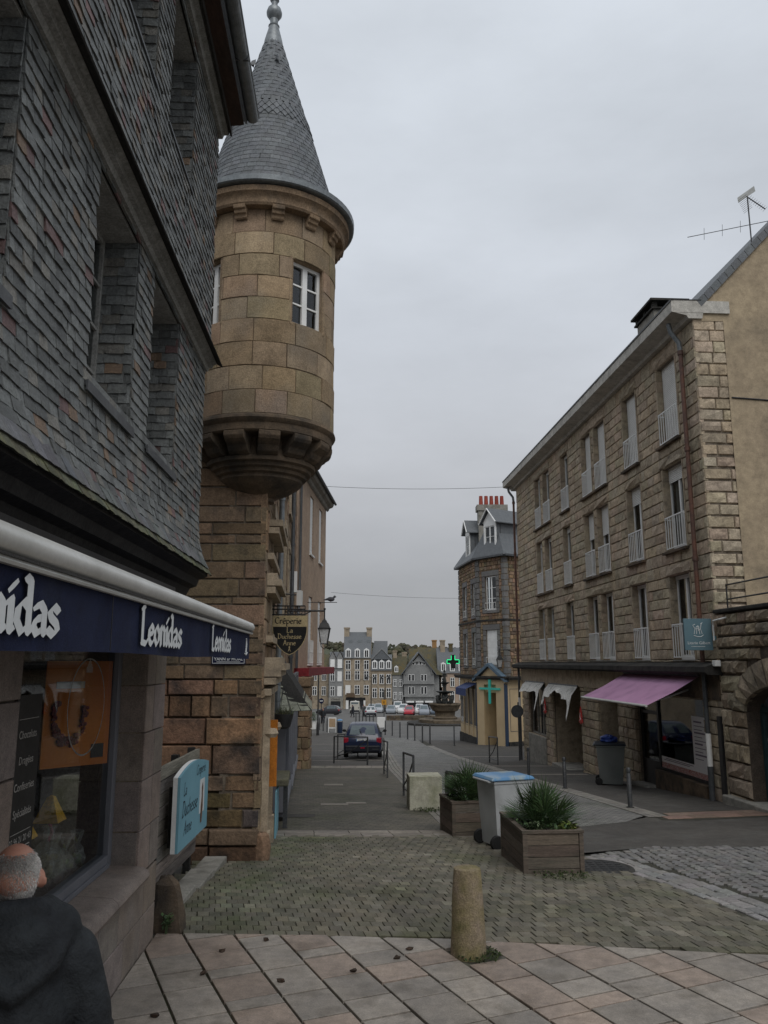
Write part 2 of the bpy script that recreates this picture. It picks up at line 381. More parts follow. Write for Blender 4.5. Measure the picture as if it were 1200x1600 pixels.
K['bed'] = mat('joint_sand', (.038, .036, .028), (.05, .048, .034), 6, .95, .4, 60)
K['bed_moss'] = mat('joint_moss', (.045, .05, .025), (.05, .045, .033), 5, .95, .4, 60)
K['bed_sett'] = mat('joint_sett', (.062, .06, .042), (.05, .047, .036), 5, .95, .4, 60)
K['flag'] = mat('flagstone', (.31, .265, .225), (.235, .205, .18), 2.6, .6, .25, 90, spec=.4, spots=(.15, .125, .10), spot_scale=3.6, spot_amt=.65, fine=.22)
K['paver'] = mat('paver', (.145, .13, .10), (.105, .098, .08), 1.1, .8, .35, 90, spots=(.10, .10, .055), spot_scale=1.1, spot_amt=.7, fine=.3)
K['cobble'] = mat('cobble', (.16, .152, .142), (.12, .115, .11), 3, .6, .3, 80, spec=.45, fine=.3)
K['band'] = mat('band_slab', (.25, .225, .19), (.19, .17, .145), 2, .75, .25, 80, spots=(.12, .11, .09), spot_scale=3, spot_amt=.5)
def sett_mat(name, c1, c2, mortar, bw, rh, rot, bump=.5):
    m = mat(name, c1, c2, 1.2, .75, .2, 60, fine=.3, mid=.3, spots=tuple(x * y for x, y in zip(c2, (.72, .8, .62))), spot_scale=.9, spot_amt=.7)
    N, L = m.node_tree.nodes, m.node_tree.links; bs = N['Principled BSDF']
    geo = N.new('ShaderNodeNewGeometry'); mpn = N.new('ShaderNodeMapping'); mpn.inputs['Rotation'].default_value = (0, 0, rot); L.new(geo.outputs['Position'], mpn.inputs[0])
    b = N.new('ShaderNodeTexBrick'); b.inputs['Scale'].default_value = 1; b.inputs['Brick Width'].default_value = bw; b.inputs['Row Height'].default_value = rh; b.inputs['Mortar Size'].default_value = .009; b.inputs['Mortar Smooth'].default_value = .3
    b.inputs[1].default_value = (1.12, 1.12, 1.1, 1); b.inputs[2].default_value = (.86, .86, .87, 1); b.inputs[3].default_value = (mortar, mortar, mortar, 1); L.new(mpn.outputs[0], b.inputs[0])
    src = bs.inputs['Base Color'].links[0].from_socket
    s = N.new('ShaderNodeVectorMath'); s.operation = 'MULTIPLY'; L.new(src, s.inputs[0]); L.new(b.outputs[0], s.inputs[1]); L.new(s.outputs[0], bs.inputs['Base Color'])
    bp = N.new('ShaderNodeBump'); bp.inputs['Strength'].default_value = bump; bp.inputs['Distance'].default_value = .01; bp.invert = True; L.new(b.outputs['Fac'], bp.inputs['Height'])
    old = bs.inputs['Normal'].links[0].from_socket; L.new(old, bp.inputs['Normal']); L.new(bp.outputs[0], bs.inputs['Normal'])
    return m
K['pavers_far'] = sett_mat('pavers_far', (.125, .112, .088), (.09, .083, .068), .5, .2, .11, .2)
K['setts_far'] = sett_mat('setts_far', (.21, .203, .19), (.155, .152, .145), .35, .12, .11, .0)
K['stripes'] = mat('channel_stone', (.24, .225, .20), (.18, .17, .15), 2, .75, .25, 80)
K['pink'] = mat('pink_slab', (.22, .15, .115), (.17, .12, .095), 2, .8, .2, 80)

sheet('ground', [(-30, -60, 60), (60, -60, 60), (130, -90, 90), (190, -160, 160), (320, -400, 400), (2500, -2500, 2500)], -.045, K['asphalt_pale'])
E_ = smooth_fn([(-3, 7.2), (-1.95, 7.15), (-.5, 7.1), (.6, 7.0), (2.94, 6.64), (6, 6.3)])     # upper edge of the flagstones
# flagstones: big sawn slabs laid askew, each one a slab
bed = sheet('flagstone_pavement', [(-4, -2.2, 7), (6.3, -2.2, 7), (7.2, -2.2, -1)], -.022, K['bed_moss'])
def clip_half(poly, a, b, c):          # keep a*x+b*y<=c
    out = []
    for i in range(len(poly)):
        p, q = poly[i], poly[(i + 1) % len(poly)]; dp, dq = a * p[0] + b * p[1] - c, a * q[0] + b * q[1] - c
        if dp <= 0: out.append(p)
        if (dp < 0 < dq) or (dq < 0 < dp): t = dp / (dp - dq); out.append((p[0] + (q[0] - p[0]) * t, p[1] + (q[1] - p[1]) * t))
    return out
def area(p): return sum(p[i][0] * p[(i + 1) % len(p)][1] - p[(i + 1) % len(p)][0] * p[i][1] for i in range(len(p))) / 2
rf = random.Random(5); ang = math.radians(24); ca, sa = math.cos(ang), math.sin(ang)
flags = []; u = -8.0
while u < 9:                               # strips along the u axis (direction -66 deg), slabs of mixed length across
    w = rf.choice((.34, .36, .44, .27, .38)); v = -7 - rf.uniform(0, .6)
    while v < 9:
        l = rf.choice((.17, .27, .36, .48, .32, .42)); g = .0095
        quad = [(u + g, v + g), (u + w - g, v + g), (u + w - g, v + l - g), (u + g, v + l - g)]
        P = [(a * ca - b * sa, 3 + a * sa + b * ca) for a, b in quad]
        cx, cy = sum(p[0] for p in P) / 4, sum(p[1] for p in P) / 4
        v += l
        if not (-2.6 < cx < 6.5 and -2.5 < cy < 7.9): continue
        x0 = max(-3, min(5.9, cx))
        for xa, xb in ((-3, -1.95), (-1.95, -.5), (-.5, .6), (.6, 2.94), (2.94, 6)):
            if xa <= x0 < xb:
                s = (E_(xb) - E_(xa)) / (xb - xa); P = clip_half(P, -s, 1, E_(xa) - s * xa - .012)
        P = clip_half(P, -1, -.045, 1.56)
        bx, by = .65, 6.67
        if len(P) < 3 or area(P) < .0015: continue
        if math.hypot(cx - bx, cy - by) < .17: continue
        top = rf.uniform(-.003, .003)
        m = MB(); m.slab(P, -.03, top, inset=.004)
        hue = rf.random()
        k = rf.uniform(.82, 1.15); t = (k * 1.05, k * .97, k * .92) if hue < .4 else (k * .97, k * 1.0, k * 1.0)
        n = len(P)
        flags.append((m.v, m.f, t, list(range(n, 2 * n))))
    u += w
pieces(flags, 'flagstone', K['flag'], bed)
# small setts, rows across the street, joints leaning
bed2 = sheet('sett_pavement', [(6.3, 1.5, 3.75), (7.1, -2.2, 3.5), (7.5, -2.2, 3.36), (10.7, -2.2, 2.46), (12.3, -2.2, 2.42)], -.018, K['bed_sett'])
rp = random.Random(8); setts = []; y = 6.3; k = 0
edgeR = smooth_fn([(6.3, 3.72), (7.5, 3.34), (10.7, 2.44), (12.3, 2.40)])
wave = lambda x, y: .02 * math.sin(x * 1.1 + y * .5) + .004 * math.sin(x * 5.3 + 1 + y)
PATCH = [(rp.uniform(-2, 3), rp.uniform(7, 12), rp.uniform(.3, .8), rp.choice((.78, 1.16, .85, 1.1))) for _ in range(16)]
while y < 12.26:
    x = -2.25 + (k % 2) * .054 - .21 * (y - 6.3) % .108
    while x < edgeR(y):
        w = .108; h = .135; g = .0036
        sh = -.21 * h; x_j = rp.uniform(-.004, .004); x += x_j
        P = [(x + g, y + g + wave(x, y)), (x + w - g, y + g + wave(x + w, y)), (x + w - g + sh, y + h - g + wave(x + w, y)), (x + g + sh, y + h - g + wave(x, y))]
        cx, cy = x + w / 2, y + h / 2; x += w - x_j
        if y < E_(cx) - .03 or cx + .05 > edgeR(cy): continue
        if cx < -1.93 and cy < 7.1: continue
        if cy > 10.25 and cx < -1.6: continue
        if math.hypot(cx - .65, cy - 6.67) < .2: continue
        f = rp.uniform(.78, 1.2) * (1.35 if rp.random() < .07 else 1)
        for qx, qy, qr, qk in PATCH:
            if math.hypot(cx - qx, (cy - qy)) < qr * rp.uniform(.7, 1.1): f *= qk ** .7
        gr = 1 + .14 * max(0, 1 - abs(cx + 1.4) / 1.0) * rp.random()
        t = (f * rp.uniform(.97, 1.03), f * gr, f * rp.uniform(.92, 1.02))
        z = gz(cy) + rp.uniform(-.003, .003)
        m = MB(); m.slab(P, gz(cy) - .03, z, inset=.0045)
        setts.append((m.v, m.f, t, [4, 5, 6, 7]))
    y += .135; k += 1
pieces(setts, 'sett', K['paver'], bed2)
# pale slab band across the footway, then fine paving to the next band
bed3 = sheet('slab_band', [(12.24, -1.95, 2.42), (12.95, -1.98, 2.42)], -.014, K['bed'])
sl = []; rb = random.Random(3)
for r, (ya, yb) in enumerate(((12.28, 12.6), (12.61, 12.92))):
    x = -1.93 + .2 * r
    while x < 2.3:
        w = rb.uniform(.42, .7); P = [(x + .006, ya), (x + w - .006, ya), (x + w - .05, yb), (x - .04, yb)]; x += w
        m = MB(); m.slab(P, gz(12.6) - .04, gz(12.6) + .002, inset=.005)
        P2 = [(vx, vy, vz + gz(vy) - gz(12.6)) for vx, vy, vz in m.v]
        sl.append((P2, m.f, tv(.85, 1.12, .04, rb), [4, 5, 6, 7]))
pieces(sl, 'slab', K['band'], bed3)
for i_, (px_, py_, w_, l_) in enumerate(((-1.25, 16.6, .55, .35), (-.75, 16.9, .4, .3), (-1.7, 14.6, .5, .5), (-1.55, 21.5, .5, .5))): sheet('repair_patch', [(py_, px_, px_ + w_), (py_ + l_, px_ - .03, px_ + w_ - .03)], .0, K['band'] if i_ != 2 else K['asphalt'])
sheet('footway', [(12.95, -2.1, 2.4), (13.7, -2.15, 1.0), (16.9, -2.5, .72), (29.25, -3.3, .12)], -.006, K['pavers_far'])
b4 = sheet('slab_band', [(29.25, -3.3, .12), (29.9, -3.35, .1)], -.012, K['bed'])
x = -3.2; 
for k in range(6):
    w = .55; m = MB(); m.slab([(x + .006, 29.28), (x + w - .006, 29.28), (x + w - .006, 29.87), (x + .006, 29.87)], gz(29.9) - .05, gz(29.55) + .012, tv(.9, 1.1, .03, rb), inset=.006); m.build('slab', K['band'], b4); x += w
sheet('footway', [(29.9, -3.4, .1), (48, -6.2, -.25), (70, -9, -.6)], -.008, K['asphalt'])
for yb in (34.3, 38.2, 43.6, 52):
    tag(sheet('slab_band', [(yb, -3.4 - (yb - 30) * .15, .05), (yb + .28, -3.4 - (yb - 30) * .15, .05)], -.003, K['band']))
# channel stones along the road's left edge, the road, and its kerb setts on the right
lx = smooth_fn([(13, .95), (17, .72), (29, .13), (48, -.25), (62, -.5)])
ch = sheet('channel', [(13.4, .95, 1.5), (17, .72, 1.25), (29, .13, .62), (48, -.25, .2), (62, -.5, 0)], -.009, K['bed'])
rc = random.Random(9); st = []
for i in range(4):
    y = 13.5 + rc.uniform(0, .5)
    while y < 55:
        l = rc.uniform(.8, 1.1); a, b = y, y + l - .012; y += l
        P = [(lx(a) + .125 * i + .004, a), (lx(a) + .125 * i + .115, a), (lx(b) + .125 * i + .115, b), (lx(b) + .125 * i + .004, b)]
        m = MB(); m.slab(P, -.05, .0, inset=.004)
        st.append(([(vx, vy, vz + gz(vy)) for vx, vy, vz in m.v], m.f, tv(.85, 1.1, .03, rc), [4, 5, 6, 7]))
pieces(st, 'channel_stone', K['stripes'], ch, limit=60)
rx = smooth_fn([(13.4, 4.68), (14.8, 4.6), (25.1, 3.86), (38.9, 3.0), (50, 2.6), (62, 2.3)])
sheet('road', [(13.4, 1.45, 3.1), (14.0, 1.42, 4.0), (14.9, 1.36, 4.62), (17, 1.25, 4.46), (25, .82, 3.9), (29, .62, 3.6), (38.9, .4, 3.0), (48, .2, 2.7), (62, 0, 2.3)], -.007, K['setts_far'])
kb = sheet('kerb_setts', [(14.6, 4.6, 5.0), (25.1, 3.86, 4.26), (38.9, 3.0, 3.4), (50, 2.6, 3.0), (56, 2.4, 2.8)], -.006, K['bed'])
st = []
for i in range(3):
    y = 14.7
    while y < 50:
        l = .2 if y < 30 else .5; a, b = y, y + l - .012; y += l
        P = [(rx(a) + .13 * i + .006, a), (rx(a) + .13 * i + .124, a), (rx(b) + .13 * i + .124, b), (rx(b) + .13 * i + .006, b)]
        m = MB(); m.slab(P, -.05, .003, inset=.006)
        st.append(([(vx, vy, vz + gz(vy)) for vx, vy, vz in m.v], m.f, tv(.8, 1.12, .03, rc), [4, 5, 6, 7]))
pieces(st, 'kerb_sett', K['stripes'], kb, limit=120)
sheet('asphalt_crossing', [(10.9, 2.43, 2.6), (11.35, 2.42, 3.6), (11.45, 2.42, 9), (13.4, 2.4, 9), (13.42, 3.1, 9), (14.0, 3.95, 9), (14.75, 4.65, 9)], -.010, K['asphalt'])
sheet('footway', [(14.5, 4.97, 9), (17.2, 4.8, 9), (25.1, 4.26, 7), (35.3, 3.63, 7.5), (38.9, 3.4, 10), (50, 3.0, 12), (58, 2.7, 6)], -.009, K['asphalt'])
for yb in (25.6, 30.2, 37.5):
    sheet('slab_band', [(yb, rx(yb) + .42, 6.3), (yb + .4, rx(yb) + .4, 6.3)], -.003, K['band'])
pk = sheet('pink_slabs', [(14.25, 4.7, 5.3), (14.8, 4.75, 7.0), (15.4, 5.2, 8.5), (15.75, 6.2, 8.5)], -.006, K['bed'])
for k in range(7):
    for j in range(2):
        a = 4.85 + k * .5 + j * .2; yy = 14.35 + k * .14 + j * .44
        m = MB(); m.slab([(a, yy), (a + .49, yy + .13), (a + .49, yy + .56), (a, yy + .43)], -.05, .003, tv(.88, 1.1, .04, rc), inset=.005)
        m.v = [(vx, vy, vz + gz(vy)) for vx, vy, vz in m.v]; m.build('slab', K['pink'], pk)
# fan-laid cobbles on the right
fb = sheet('cobbled_apron', [(5.9, 3.8, 12), (7.5, 3.36, 12), (10.7, 2.46, 12), (11.35, 3.45, 12), (11.45, 5.0, 12)], -.02, K['bed'])
rq = random.Random(21); cob = []
el_ = smooth_fn([(5.9, 3.82), (7.5, 3.38), (10.7, 2.5), (10.75, 2.6), (11.35, 3.5), (11.45, 9)])
# border rows of larger pale stones along the left edge
dx, dy = -.9, 3.2; dl = math.hypot(dx, dy); dx, dy = dx / dl, dy / dl; nx_, ny_ = dy, -dx
for row, (w, l0) in enumerate(((.10, .2), (.17, .2), (.15, .17))):
    off = (.0, .11, .29)[row]; s = -.8
    while s < 4.0:
        l = l0 * rq.uniform(.7, 1.3); g = .006
        def PT(t, n): return (3.33 + dx * t + nx_ * n + .012 * math.sin(t * 5), 7.5 + dy * t + ny_ * n + .012 * math.cos(t * 4))
        P = [PT(s + l - g, off + g), PT(s + g, off + g), PT(s + g, off + w - g), PT(s + l - g, off + w - g)]; s += l
        cy = P[0][1]
        if not 5.9 < cy < 10.7: continue
        if area(P) < 0: P.reverse()
        m = MB(); m.slab(P, gz(cy) - .04, gz(cy) + rq.uniform(-.004, .006), inset=.014)
        cob.append((m.v, m.f, tuple(1.5 * x for x in tv(.8, 1.15, .04, rq)), [4, 5, 6, 7]))
pitch = .116; W2 = .85
for col in range(-1, 8):
    cx0 = 3.2 + col * 2 * W2
    for r in range(0, 62):
        y0 = 5.2 + r * pitch
        n = 14
        for i in range(n):
            t = (i + .5 + rq.uniform(-.08, .08)) / n * 2 - 1; xx = cx0 + t * W2; sag = .42 * (1 - t * t); yy = y0 + sag
            slope = -2 * .42 * t / W2; a = math.atan(slope)
            if xx < el_(yy) + (.5 if yy < 10.4 else .06) or yy > 11.38 or yy < 5.9 or xx > 8: continue
            hw, hh = .052 * rq.uniform(.85, 1.04), .047 * rq.uniform(.85, 1.03)
            c_, s_ = math.cos(a), math.sin(a)
            P = [(xx + ux * c_ - uy * s_ + rq.uniform(-.005, .005), yy + ux * s_ + uy * c_ + rq.uniform(-.005, .005)) for ux, uy in ((-hw, -hh), (hw, -hh), (hw, hh), (-hw, hh))]
            m = MB(); m.slab(P, gz(yy) - .04, gz(yy) + rq.uniform(-.006, .005), inset=.013)
            cob.append((m.v, m.f, tv(.8, 1.25, .04, rq), [4, 5, 6, 7]))
pieces(cob, 'cobble', K['cobble'], fb)
# manhole cover in the asphalt corner
mh = thing('manhole_cover', 'round dark cast iron manhole cover between planter and cobbles', 'manhole cover', (2.46, 9.75, gz(9.75) + .004))
m = MB(); m.lathe([(.40, -.02), (.40, .004), (.36, .006)], 28); m.build('rim', K['concrete_dark'], mh)
m = MB(); m.lathe([(.35, -.02), (.35, .004), (.33, .008), (0, .008)], 28)
for i in range(6):
    for j in range(6):
        x_, y_ = -.25 + i * .1, -.25 + j * .1
        if math.hypot(x_, y_) < .3: m.box(x_ - .03, x_ + .03, y_ - .03, y_ + .03, .006, .013)
m.build('cover', K['black_metal'], mh)
# square beyond
sheet('square', [(58, -12, 18), (70, -16, 20), (110, -24, 30), (190, -40, 50)], -.02, K['asphalt_pale'])
# ================================================================ LETTERING
GL = {
 'L': (.56, [[(.1, 1), (.1, .02)], [(.02, .98), (.2, 1.0)], [(.06, .04), (.4, .0), (.54, .13)]]),
 'e': (.50, [[(.08, .26), (.42, .34), (.4, .47), (.25, .55), (.1, .44), (.06, .24), (.15, .06), (.3, .0), (.45, .1)]]),
 'o': (.52, [[(.26, .55), (.09, .42), (.06, .2), (.24, 0), (.43, .12), (.46, .35), (.26, .55)]]),
 'n': (.54, [[(.04, .5), (.12, .55), (.12, 0)], [(.12, .4), (.3, .55), (.43, .45), (.43, .05), (.5, .03)]]),
 'i': (.26, [[(.04, .5), (.13, .55), (.13, .04), (.2, .02)], [(.09, .72), (.22, .84)]]),
 'd': (.54, [[(.3, .98), (.43, .92), (.43, .04), (.5, .02)], [(.43, .44), (.26, .55), (.09, .42), (.06, .2), (.22, 0), (.43, .13)]]),
 'a': (.53, [[(.1, .48), (.28, .55), (.42, .44), (.42, .05), (.5, .02)], [(.42, .32), (.16, .26), (.07, .12), (.19, 0), (.42, .1)]]),
 's': (.48, [[(.42, .47), (.26, .55), (.1, .44), (.15, .33), (.37, .22), (.42, .1), (.25, 0), (.06, .09)]]),
 'r': (.42, [[(.1, .55), (.1, 0)], [(.1, .38), (.25, .55), (.38, .48)]]),
 'p': (.52, [[(.1, .55), (.1, -.35)], [(.1, .42), (.28, .55), (.44, .42), (.44, .14), (.28, 0), (.1, .1)]]),
 'u': (.52, [[(.09, .55), (.09, .12), (.22, 0), (.42, .14)], [(.42, .55), (.42, 0)]]),
 'c': (.48, [[(.43, .44), (.26, .55), (.08, .42), (.06, .2), (.2, 0), (.43, .1)]]),
 'h': (.54, [[(.1, 1), (.1, 0)], [(.1, .4), (.3, .55), (.43, .45), (.43, 0)]]),
 'C': (.68, [[(.6, .8), (.4, .98), (.14, .8), (.06, .5), (.14, .18), (.38, .02), (.62, .18)]]),
 'D': (.70, [[(.12, 1), (.12, 0)], [(.02, .98), (.4, .95), (.62, .6), (.55, .22), (.36, .03), (.06, .02)]]),
 'A': (.66, [[(.03, 0), (.2, .5), (.32, 1), (.46, .5), (.6, 0)], [(.14, .36), (.5, .36)]]),
 ' ': (.3, []), "^": (0, [[(-.38, .68), (-.25, .84), (-.12, .68)]]),
}
def nib_width(txt): return sum(GL[c][0] for c in txt)
def nib(m, txt, size, x, z, y, pen=(.075, .055), slant=0, squeeze=1.0, cnt=[0]):
    """broad-nib lettering on the plane y (facing -y); every stroke sits a hair in front of the last"""
    for c in txt:
        w, strokes = GL[c]
        for s in strokes:
            for p, q in zip(s, s[1:]):
                cnt[0] += 1; yy = y - (cnt[0] % 40) * 2.5e-5
                n = pen; e = (-.42 * pen[1], .42 * pen[0])
                C = [(a[0] + sx * n[0] + sy * e[0], a[1] + sx * n[1] + sy * e[1]) for a in (p, q) for sx, sy in ((1, 1), (1, -1), (-1, 1), (-1, -1))]
                C = sorted(set(C)); lo_, up_ = [], []
                crs = lambda o, a, b: (a[0] - o[0]) * (b[1] - o[1]) - (a[1] - o[1]) * (b[0] - o[0])
                for c_ in C:
                    while len(lo_) > 1 and crs(lo_[-2], lo_[-1], c_) <= 1e-9: lo_.pop()
                    lo_.append(c_)
                for c_ in reversed(C):
                    while len(up_) > 1 and crs(up_[-2], up_[-1], c_) <= 1e-9: up_.pop()
                    up_.append(c_)
                hull = lo_[:-1] + up_[:-1]
                m.add([(x + (a * squeeze + slant * b) * size, yy, z + b * size) for a, b in hull], [list(range(len(hull)))])
        x += w * size * squeeze
    return x
def text(name, s, size, material, parent, loc, rx=PI / 2, rz=0, ry=0, align='CENTER', ext=.0015, off=0.0):
    c = bpy.data.curves.new(name, 'FONT'); c.body = s; c.size = size; c.extrude = ext; c.align_x = align; c.align_y = 'CENTER'; c.offset = off; c.resolution_u = 3
    t = bpy.data.objects.new(name, c); COL.objects.link(t)
    dg = bpy.context.evaluated_depsgraph_get(); me = bpy.data.meshes.new_from_object(t.evaluated_get(dg)); bpy.data.objects.remove(t); bpy.data.curves.remove(c)
    at = me.attributes.new('tint', 'FLOAT_VECTOR', 'FACE'); at.data.foreach_set('vector', [1.0] * (3 * len(me.polygons)))
    me.materials.clear(); me.materials.append(material); me.name = name
    o = bpy.data.objects.new(name, me); COL.objects.link(o); o.parent = parent; o.location = loc; o.rotation_euler = (rx, ry, rz)
    return o

# ================================================================ WINDOWS
def casement(parent, x0, x1, z0, z1, y, cols=2, rows=3, bar=.022, fr=.05, material=None, name='window', pane=None, depth=.05, back=True, curtain=False):
    """white glazed casement in a wall opening; frame is the part, each pane a sub-part"""
    material = material or K['white']; pane = pane or K['pane']
    m = MB()
    m.box(x0, x0 + fr, y, y + depth, z0, z1); m.box(x1 - fr, x1, y, y + depth, z0, z1)
    m.box(x0 + fr, x1 - fr, y, y + depth, z0, z0 + fr); m.box(x0 + fr, x1 - fr, y, y + depth, z1 - fr, z1)
    ix0, ix1, iz0, iz1 = x0 + fr, x1 - fr, z0 + fr, z1 - fr
    for i in range(1, cols):
        xx = ix0 + (ix1 - ix0) * i / cols; b = bar * (1.8 if cols == 2 else 1); m.box(xx - b, xx + b, y - .004, y + depth, iz0, iz1)
    for j in range(1, rows):
        zz = iz0 + (iz1 - iz0) * j / rows; m.box(ix0, ix1, y + .006, y + depth * .8, zz - bar / 2, zz + bar / 2)
    w = m.build(name, material, parent)
    for i in range(cols):
        for j in range(rows):
            a, b = ix0 + (ix1 - ix0) * i / cols, ix0 + (ix1 - ix0) * (i + 1) / cols; c, d = iz0 + (iz1 - iz0) * j / rows, iz0 + (iz1 - iz0) * (j + 1) / rows
            t = RND.uniform(-.006, .006); s = RND.uniform(-.004, .004)
            p = MB(); p.add([(a, y + depth * .5 + t, c), (b, y + depth * .5 - t, c), (b, y + depth * .5 - t + s, d), (a, y + depth * .5 + t + s, d)], [[0, 1, 2, 3]]); p.build('pane', pane, w)
    if back:
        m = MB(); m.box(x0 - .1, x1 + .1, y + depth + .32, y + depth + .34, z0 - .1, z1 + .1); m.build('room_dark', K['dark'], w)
    if curtain:
        m = MB(); n = 10
        for (a, b) in ((x0 + fr, x0 + (x1 - x0) * .3), (x1 - (x1 - x0) * .3, x1 - fr)):
            pts = [(a + (b - a) * i / n, y + depth + .06 + .02 * math.sin(i * 2.2)) for i in range(n + 1)]
            v = [(p[0], p[1], z0 + fr) for p in pts] + [(p[0], p[1], z1 - fr) for p in pts]
            m.add(v, [[i, i + 1, i + n + 2, i + n + 1] for i in range(n)])
        m.build('curtain', K['curtain'], w)
    return w

# ================================================================ SLATE HOUSE (left foreground)
A_S = math.atan2(1, -.045)
house = thing('slate_house', 'slate-hung jettied old house with chocolate shop on its ground floor', 'house', (-1.572, 0, 0), A_S)
# local frame: x along the street (about Y), -y towards the street
XE = 7.07; XU = 7.3; X0 = -2.4
WIN1 = [(.6, 1.5), (2.1, 2.98), (4.0, 4.86), (5.27, 6.14)]
m = MB()
h1 = [(a, b, 3.64, 4.93) for a, b in WIN1]; h2 = [(a, b, 6.12, 7.38) for a, b in WIN1]
wall(m, X0, XU, 3.0, 5.02, -.14, .1, h1)
wall(m, X0, XU - .01, 5.021, 7.6, -.18, .1, h2)
m.box(X0, XU - .02, .12, 6, 2.9, 7.6)
m.build('upper_wall', K['wood_dark'], house)
# slates
rs = random.Random(4); sl = []
def slate_tint(r=rs):
    q = r.random()
    if q < .035: k = r.uniform(.55, 1.0); return (k * 1.45, k * .85, k * .8)
    if q < .055: k = r.uniform(.75, 1.15); return (k * 1.55, k * 1.02, k * .68)
    if q < .20: k = r.uniform(.9, 1.4); return (k * 1.12, k * 1.04, k * .92)
    k = r.uniform(.66, 1.38); return (k * .98, k, k * .97)
def one_slate(x0, x1, zb, zt, yf, yb, tint, P=None, r=rs):
    """a hung slate: tail proud of the head, chipped lower edge"""
    th = r.uniform(.010, .018); j = .0055
    xs = [x0 + .001, x0 + (x1 - x0) * r.uniform(.25, .75), x1 - .001]
    lo = [zb + r.uniform(-j, j * .6) for _ in xs]; tw = r.uniform(-.004, .004)
    V = []
    for k, x in enumerate(xs): V.append((x, yf - th + tw * (k - 1), lo[k]))
    V += [(xs[2], yb - .002, zt), (xs[0], yb - .002, zt)]
    for k, x in enumerate(xs): V.append((x, yf + .002, lo[k] + .002))
    F = [[0, 1, 2, 3, 4], [5, 6, 1, 0], [6, 7, 2, 1], [7, 3, 2], [0, 4, 5]]
    if P: V = [P(*p) for p in V]
    return V, F, tint, [0, 2, 3, 4]
def hang(x0, x1, z0, z1, prof, holes, step=.066, wl_=(.085, .15), P=None, r=rs, top=None):
    z = z0; k = 0
    while z < z1:
        x = x0 - r.uniform(0, .12)
        while x < x1:
            w = r.uniform(*wl_); a, b = max(x, x0), min(x + w, x1); x += w
            if b - a < .02: continue
            cuts = [(a, b)]
            for hx0, hx1, hz0, hz1 in holes:
                if z + step * .5 < hz0 or z + step * .3 > hz1: continue
                nc = []
                for p, q in cuts:
                    if q <= hx0 or p >= hx1: nc.append((p, q)); continue
                    if p < hx0: nc.append((p, hx0))
                    if q > hx1: nc.append((hx1, q))
                cuts = nc
            zt = min(z + step * 2.0, z1 + .03)
            for p, q in cuts:
                if q - p > .018:
                    sl.append(one_slate(p, q, z, zt, prof(z), prof(zt) + .004, slate_tint(r), P, r))
        z += step * r.uniform(.96, 1.04); k += 1
flare1 = smooth_fn([(2.99, -.30), (3.06, -.262), (3.14, -.228), (3.24, -.198), (3.36, -.180), (3.5, -.172), (9, -.172)])
hang(X0, XU, 3.13, 5.0, flare1, h1)
flare2 = smooth_fn([(5.06, -.262), (5.14, -.235), (5.24, -.216), (5.4, -.21), (9, -.21)])
hang(X0, XU, 5.06, 7.5, flare2, h2)
# mossy eaves course of the skirt
moss = []
x = X0
while x < XU + .03:
    w = rs.uniform(.09, .15); moss.append(one_slate(x, min(x + w, XU + .03), 2.985, 3.10, flare1(2.985) - .004, flare1(3.10) + .002, tv(.7, 1.3, .08, rs))); x += w
x = X0
while x < XU + .015:
    w = rs.uniform(.09, .15); sl.append(one_slate(x, min(x + w, XU + .015), 3.045, 3.19, flare1(3.045) - .010, flare1(3.19) + .002, tv(.75, 1.2, .08, rs))); x += w
# slate-hung far reveals of the deep windows, facing the street corner (towards -x)
for (hs, yb_) in ((h1, -.172), (h2, -.21)):
    for a, b, zA, zB in hs[1:]:
        P = lambda x, y, z, b=b: (b - .012 + y, x, z)          # plane turned: local x runs inwards
        hang(yb_ + .0, yb_ + .235, zA - .02, zB + .02, lambda z: -.004, [], P=lambda x, y, z, b=b: (b + y, x, z), wl_=(.085, .13))
# far gable end (towards the alley), plain hanging
hang(-.17, 1.2, 3.02, 7.5, lambda z: 0, [], step=.09, wl_=(.14, .2), P=lambda x, y, z: (XU - y + .001, x, z))
pieces(sl, 'slate', K['slate'], house, limit=300)
pieces(moss, 'mossy_slate', K['slate_edge'], house, limit=120)
# jetty mouldings and eaves
def moulding(name, material, prof, xa, xb, bevel=0):
    m = MB(); n = len(prof)
    v = [(xa, y, z) for y, z in prof] + [(xb, y, z) for y, z in prof]
    m.add(v, [[i, (i + 1) % n, (i + 1) % n + n, i + n] for i in range(n)] + [list(range(n - 1, -1, -1)), list(range(n, 2 * n))])
    return m.build(name, material, house)
moulding('jetty_beam', K['soffit'], [(-.16, 4.955), (-.20, 4.955), (-.215, 4.985), (-.245, 4.99), (-.255, 5.02), (-.285, 5.03), (-.285, 5.055), (-.16, 5.055)], X0, XU + .02)
moulding('drip_board', K['wood_dark'], [(-.286, 5.035), (-.335, 5.005), (-.342, 5.012), (-.262, 5.072), (-.19, 5.085), (-.19, 5.056)], X0, XU + .035)
moulding('skirt_board', K['wood_dark'], [(-.02, 2.80), (-.10, 2.80), (-.13, 2.86), (-.19, 2.88), (-.21, 2.94), (-.285, 2.97), (-.285, 3.0), (-.18, 3.12), (-.02, 3.12)], X0, XU - .02)
moulding('eaves_cornice', K['soffit'], [(-.19, 7.46), (-.25, 7.46), (-.265, 7.50), (-.31, 7.505), (-.325, 7.56), (-.19, 7.60)], X0, XU + .02)
moulding('fascia_board', K['wood_dark'], [(-.326, 7.50), (-.345, 7.50), (-.345, 7.60), (-.326, 7.60)], X0, XU + .03)
